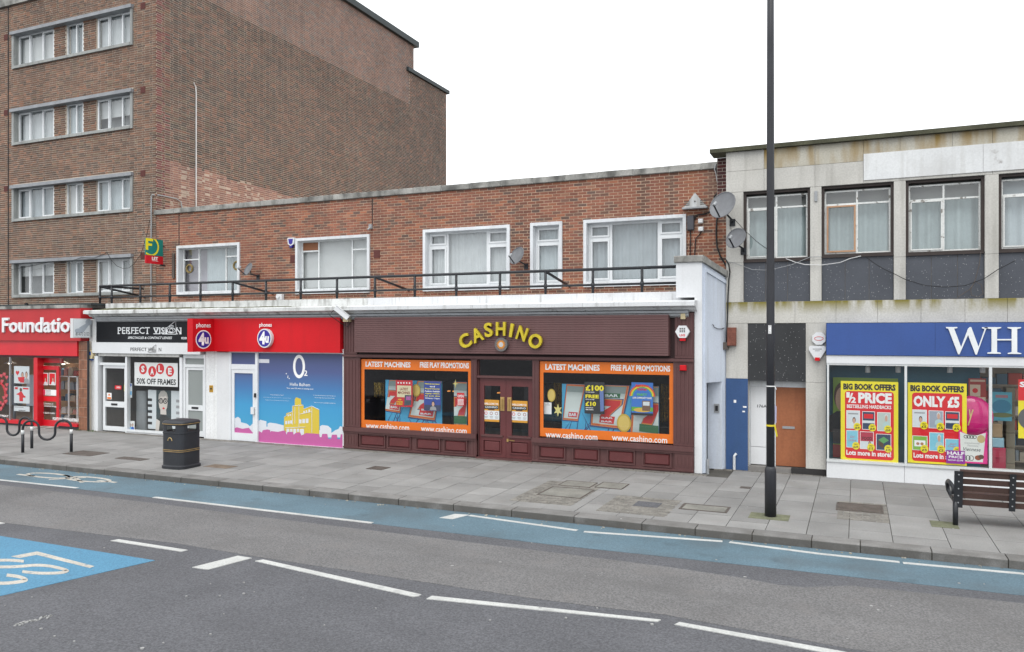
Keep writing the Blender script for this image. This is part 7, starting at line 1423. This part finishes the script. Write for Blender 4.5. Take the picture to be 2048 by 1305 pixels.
for k in (-1, 1):
    for i in range(3): m.box(FB, c+k*.2-.07, c+k*.2+.07, zz+.08+.045*i, zz+.1+.045*i, .14, .146)
m.disc(FB, c, zz+.17, .02, .14, .15, 8); m.obj('louvre', rust, o)
jb = mat('dark_box', (.06, .06, .07), .6)
for q, mt, lab in (((1375.5, 433, 1389, 461), jb, 'dark grey junction box beside the big right window'), ((1397.5, 439, 1407, 447), white_clean, 'white cable box, upper of two beside the junction box'), ((1398, 455, 1408, 463), white_clean, 'white cable box, lower of two beside the junction box')):
    r = FB.rect(*q); m = MB(); m.cham(FB, *r, 0, .1, .015); solo(m, 'junction_box', mt, lab, 'box')
r = FC.rect(1455.5, 655.5, 1473, 692); o = thing('rusty_box', 'rusty brown metal box on the concrete wall above the blue panel', 'box', FC.w((r[0]+r[1])/2, r[2], 0)); m = MB(); m.cham(FC, *r, 0, .12, .01); m.obj('case', mat('rusty', (.17, .06, .04), .8, .3, 6, .2, 40, streak=.5, scol=(.08, .03, .02)), o); m = MB(); m.box(FC, r[0]-.1, r[0]+.02, r[2]-.09, r[2]+.08, .0, .08); m.obj('gland', rust, o)
cable(FB, [(1435, 330), (1434, 342), (1437, 352), (1438, 372), (1439, 395), (1437, 425), (1434, 445), (1433, 470), (1435, 495), (1441, 513), (1450, 528), (1456, 540)], 'thick black cable bundle falling from the coping beside the dark dish', .022, n=.06)
cable(FB, [(1432, 330), (1430, 340), (1433, 350), (1436, 368)], 'grey cable loop over the coping beside the black bundle', .01, galv, .09); cable(FB, [(1443, 330), (1446, 340), (1441, 352), (1438, 376)], 'black cable loop over the coping at the concrete corner', .012, n=.08)
cable(FB, [(1438, 385), (1430, 393), (1428, 402), (1426, 418), (1420, 425), (1412, 429), (1402, 430), (1393, 432), (1389, 440)], 'black cable from the bundle to the junction box', .02, n=.05)
cable(FB, [(1381, 461), (1382, 475), (1381, 495), (1381, 512)], 'black cable dropping from the junction box', .014, n=.04); cable(FB, [(1404, 463), (1400, 470), (1392, 478), (1391, 495), (1390, 512)], 'black cable dropping from the lower white box', .014, n=.04)
cable(Pl(0, DC-.02), [(1452, 520), (1458, 530), (1460, 545), (1458, 560), (1456, 600), (1455, 640), (1453, 690)], 'black cable running down the joint between flank wall and concrete', .016, n=.03)
cable(SPL, [(1424, 649), (1427, 655), (1434, 658), (1442, 658.5), (1447, 656)], 'short black cable tail on the pale blue flank wall', .008, n=.02)
cable(FC, [(1457, 525), (1470, 527), (1486, 533), (1505, 540), (1530, 541), (1552, 538), (1585, 530), (1620, 515), (1643, 514)], 'thin grey cable sagging across the first dark panels', .007, galv, .05)
cable(FC, [(1572, 518), (1590, 525), (1610, 530), (1643, 531), (1680, 526), (1700, 518), (1722, 513)], 'pale cable sagging between the first two bays', .008, whitepipe, .05); cable(FC, [(1730, 513), (1745, 525), (1765, 538), (1787, 548), (1811, 560), (1850, 572), (1890, 575), (1930, 572), (1968, 558), (1995, 540), (2030, 522)], 'dark cable looping across the second and third bays', .008, n=.05)
cable(FC, [(1961, 505), (1958, 530), (1950, 560), (1941, 580), (1942, 591), (1955, 595), (1966, 588), (1962, 570), (1950, 564), (1938, 580), (1915, 595)], 'coiled brown cable hanging on the third dark panel', .008, rust, .04); cable(FC, [(1470, 440), (1490, 462), (1515, 485), (1536, 500), (1550, 508)], 'thin black cable from the dishes across the first window', .007, n=.12); cable(FC, [(1461, 448), (1462.5, 456), (1463, 468)], 'thin lead between the two corner dishes', .006, n=.05)
m = MB(); m.tube([SPL.px(1411, 948, .06), SPL.px(1411, 930, .06), SPL.px(1411.5, 918, .05)], .03, 7); solo(m, 'stub_pipe', galv, 'short grey pipe at the foot of the flank wall door', 'pipe')
m = MB(); r = FC.rect(1629, 383, 1635, 403); m.rbox(FC, r, 0, .03); solo(m, 'wall_bracket', galv, 'small grey metal bracket between the first two bays', 'bracket')
m = MB(); R = random.Random(15)
for i in range(40):
    x = FL.s(R.choice((R.uniform(155, 165), R.uniform(176, 195)))); y = 17.12+R.uniform(-.06, .08); h_ = R.uniform(.02, .06); a = R.uniform(0, 6); m.add([(x-.012*cos(a), y-.012*sin(a), -.01), (x+.012*cos(a), y+.012*sin(a), -.01), (x+.02*sin(a), y+.02*cos(a), h_)], [(0, 1, 2)])
o = m.obj('weeds', mat('weed_green', (.06, .11, .03), .9)); tag(o, 'small green weeds at the foot of the tiled pier', 'weeds', kind='stuff')
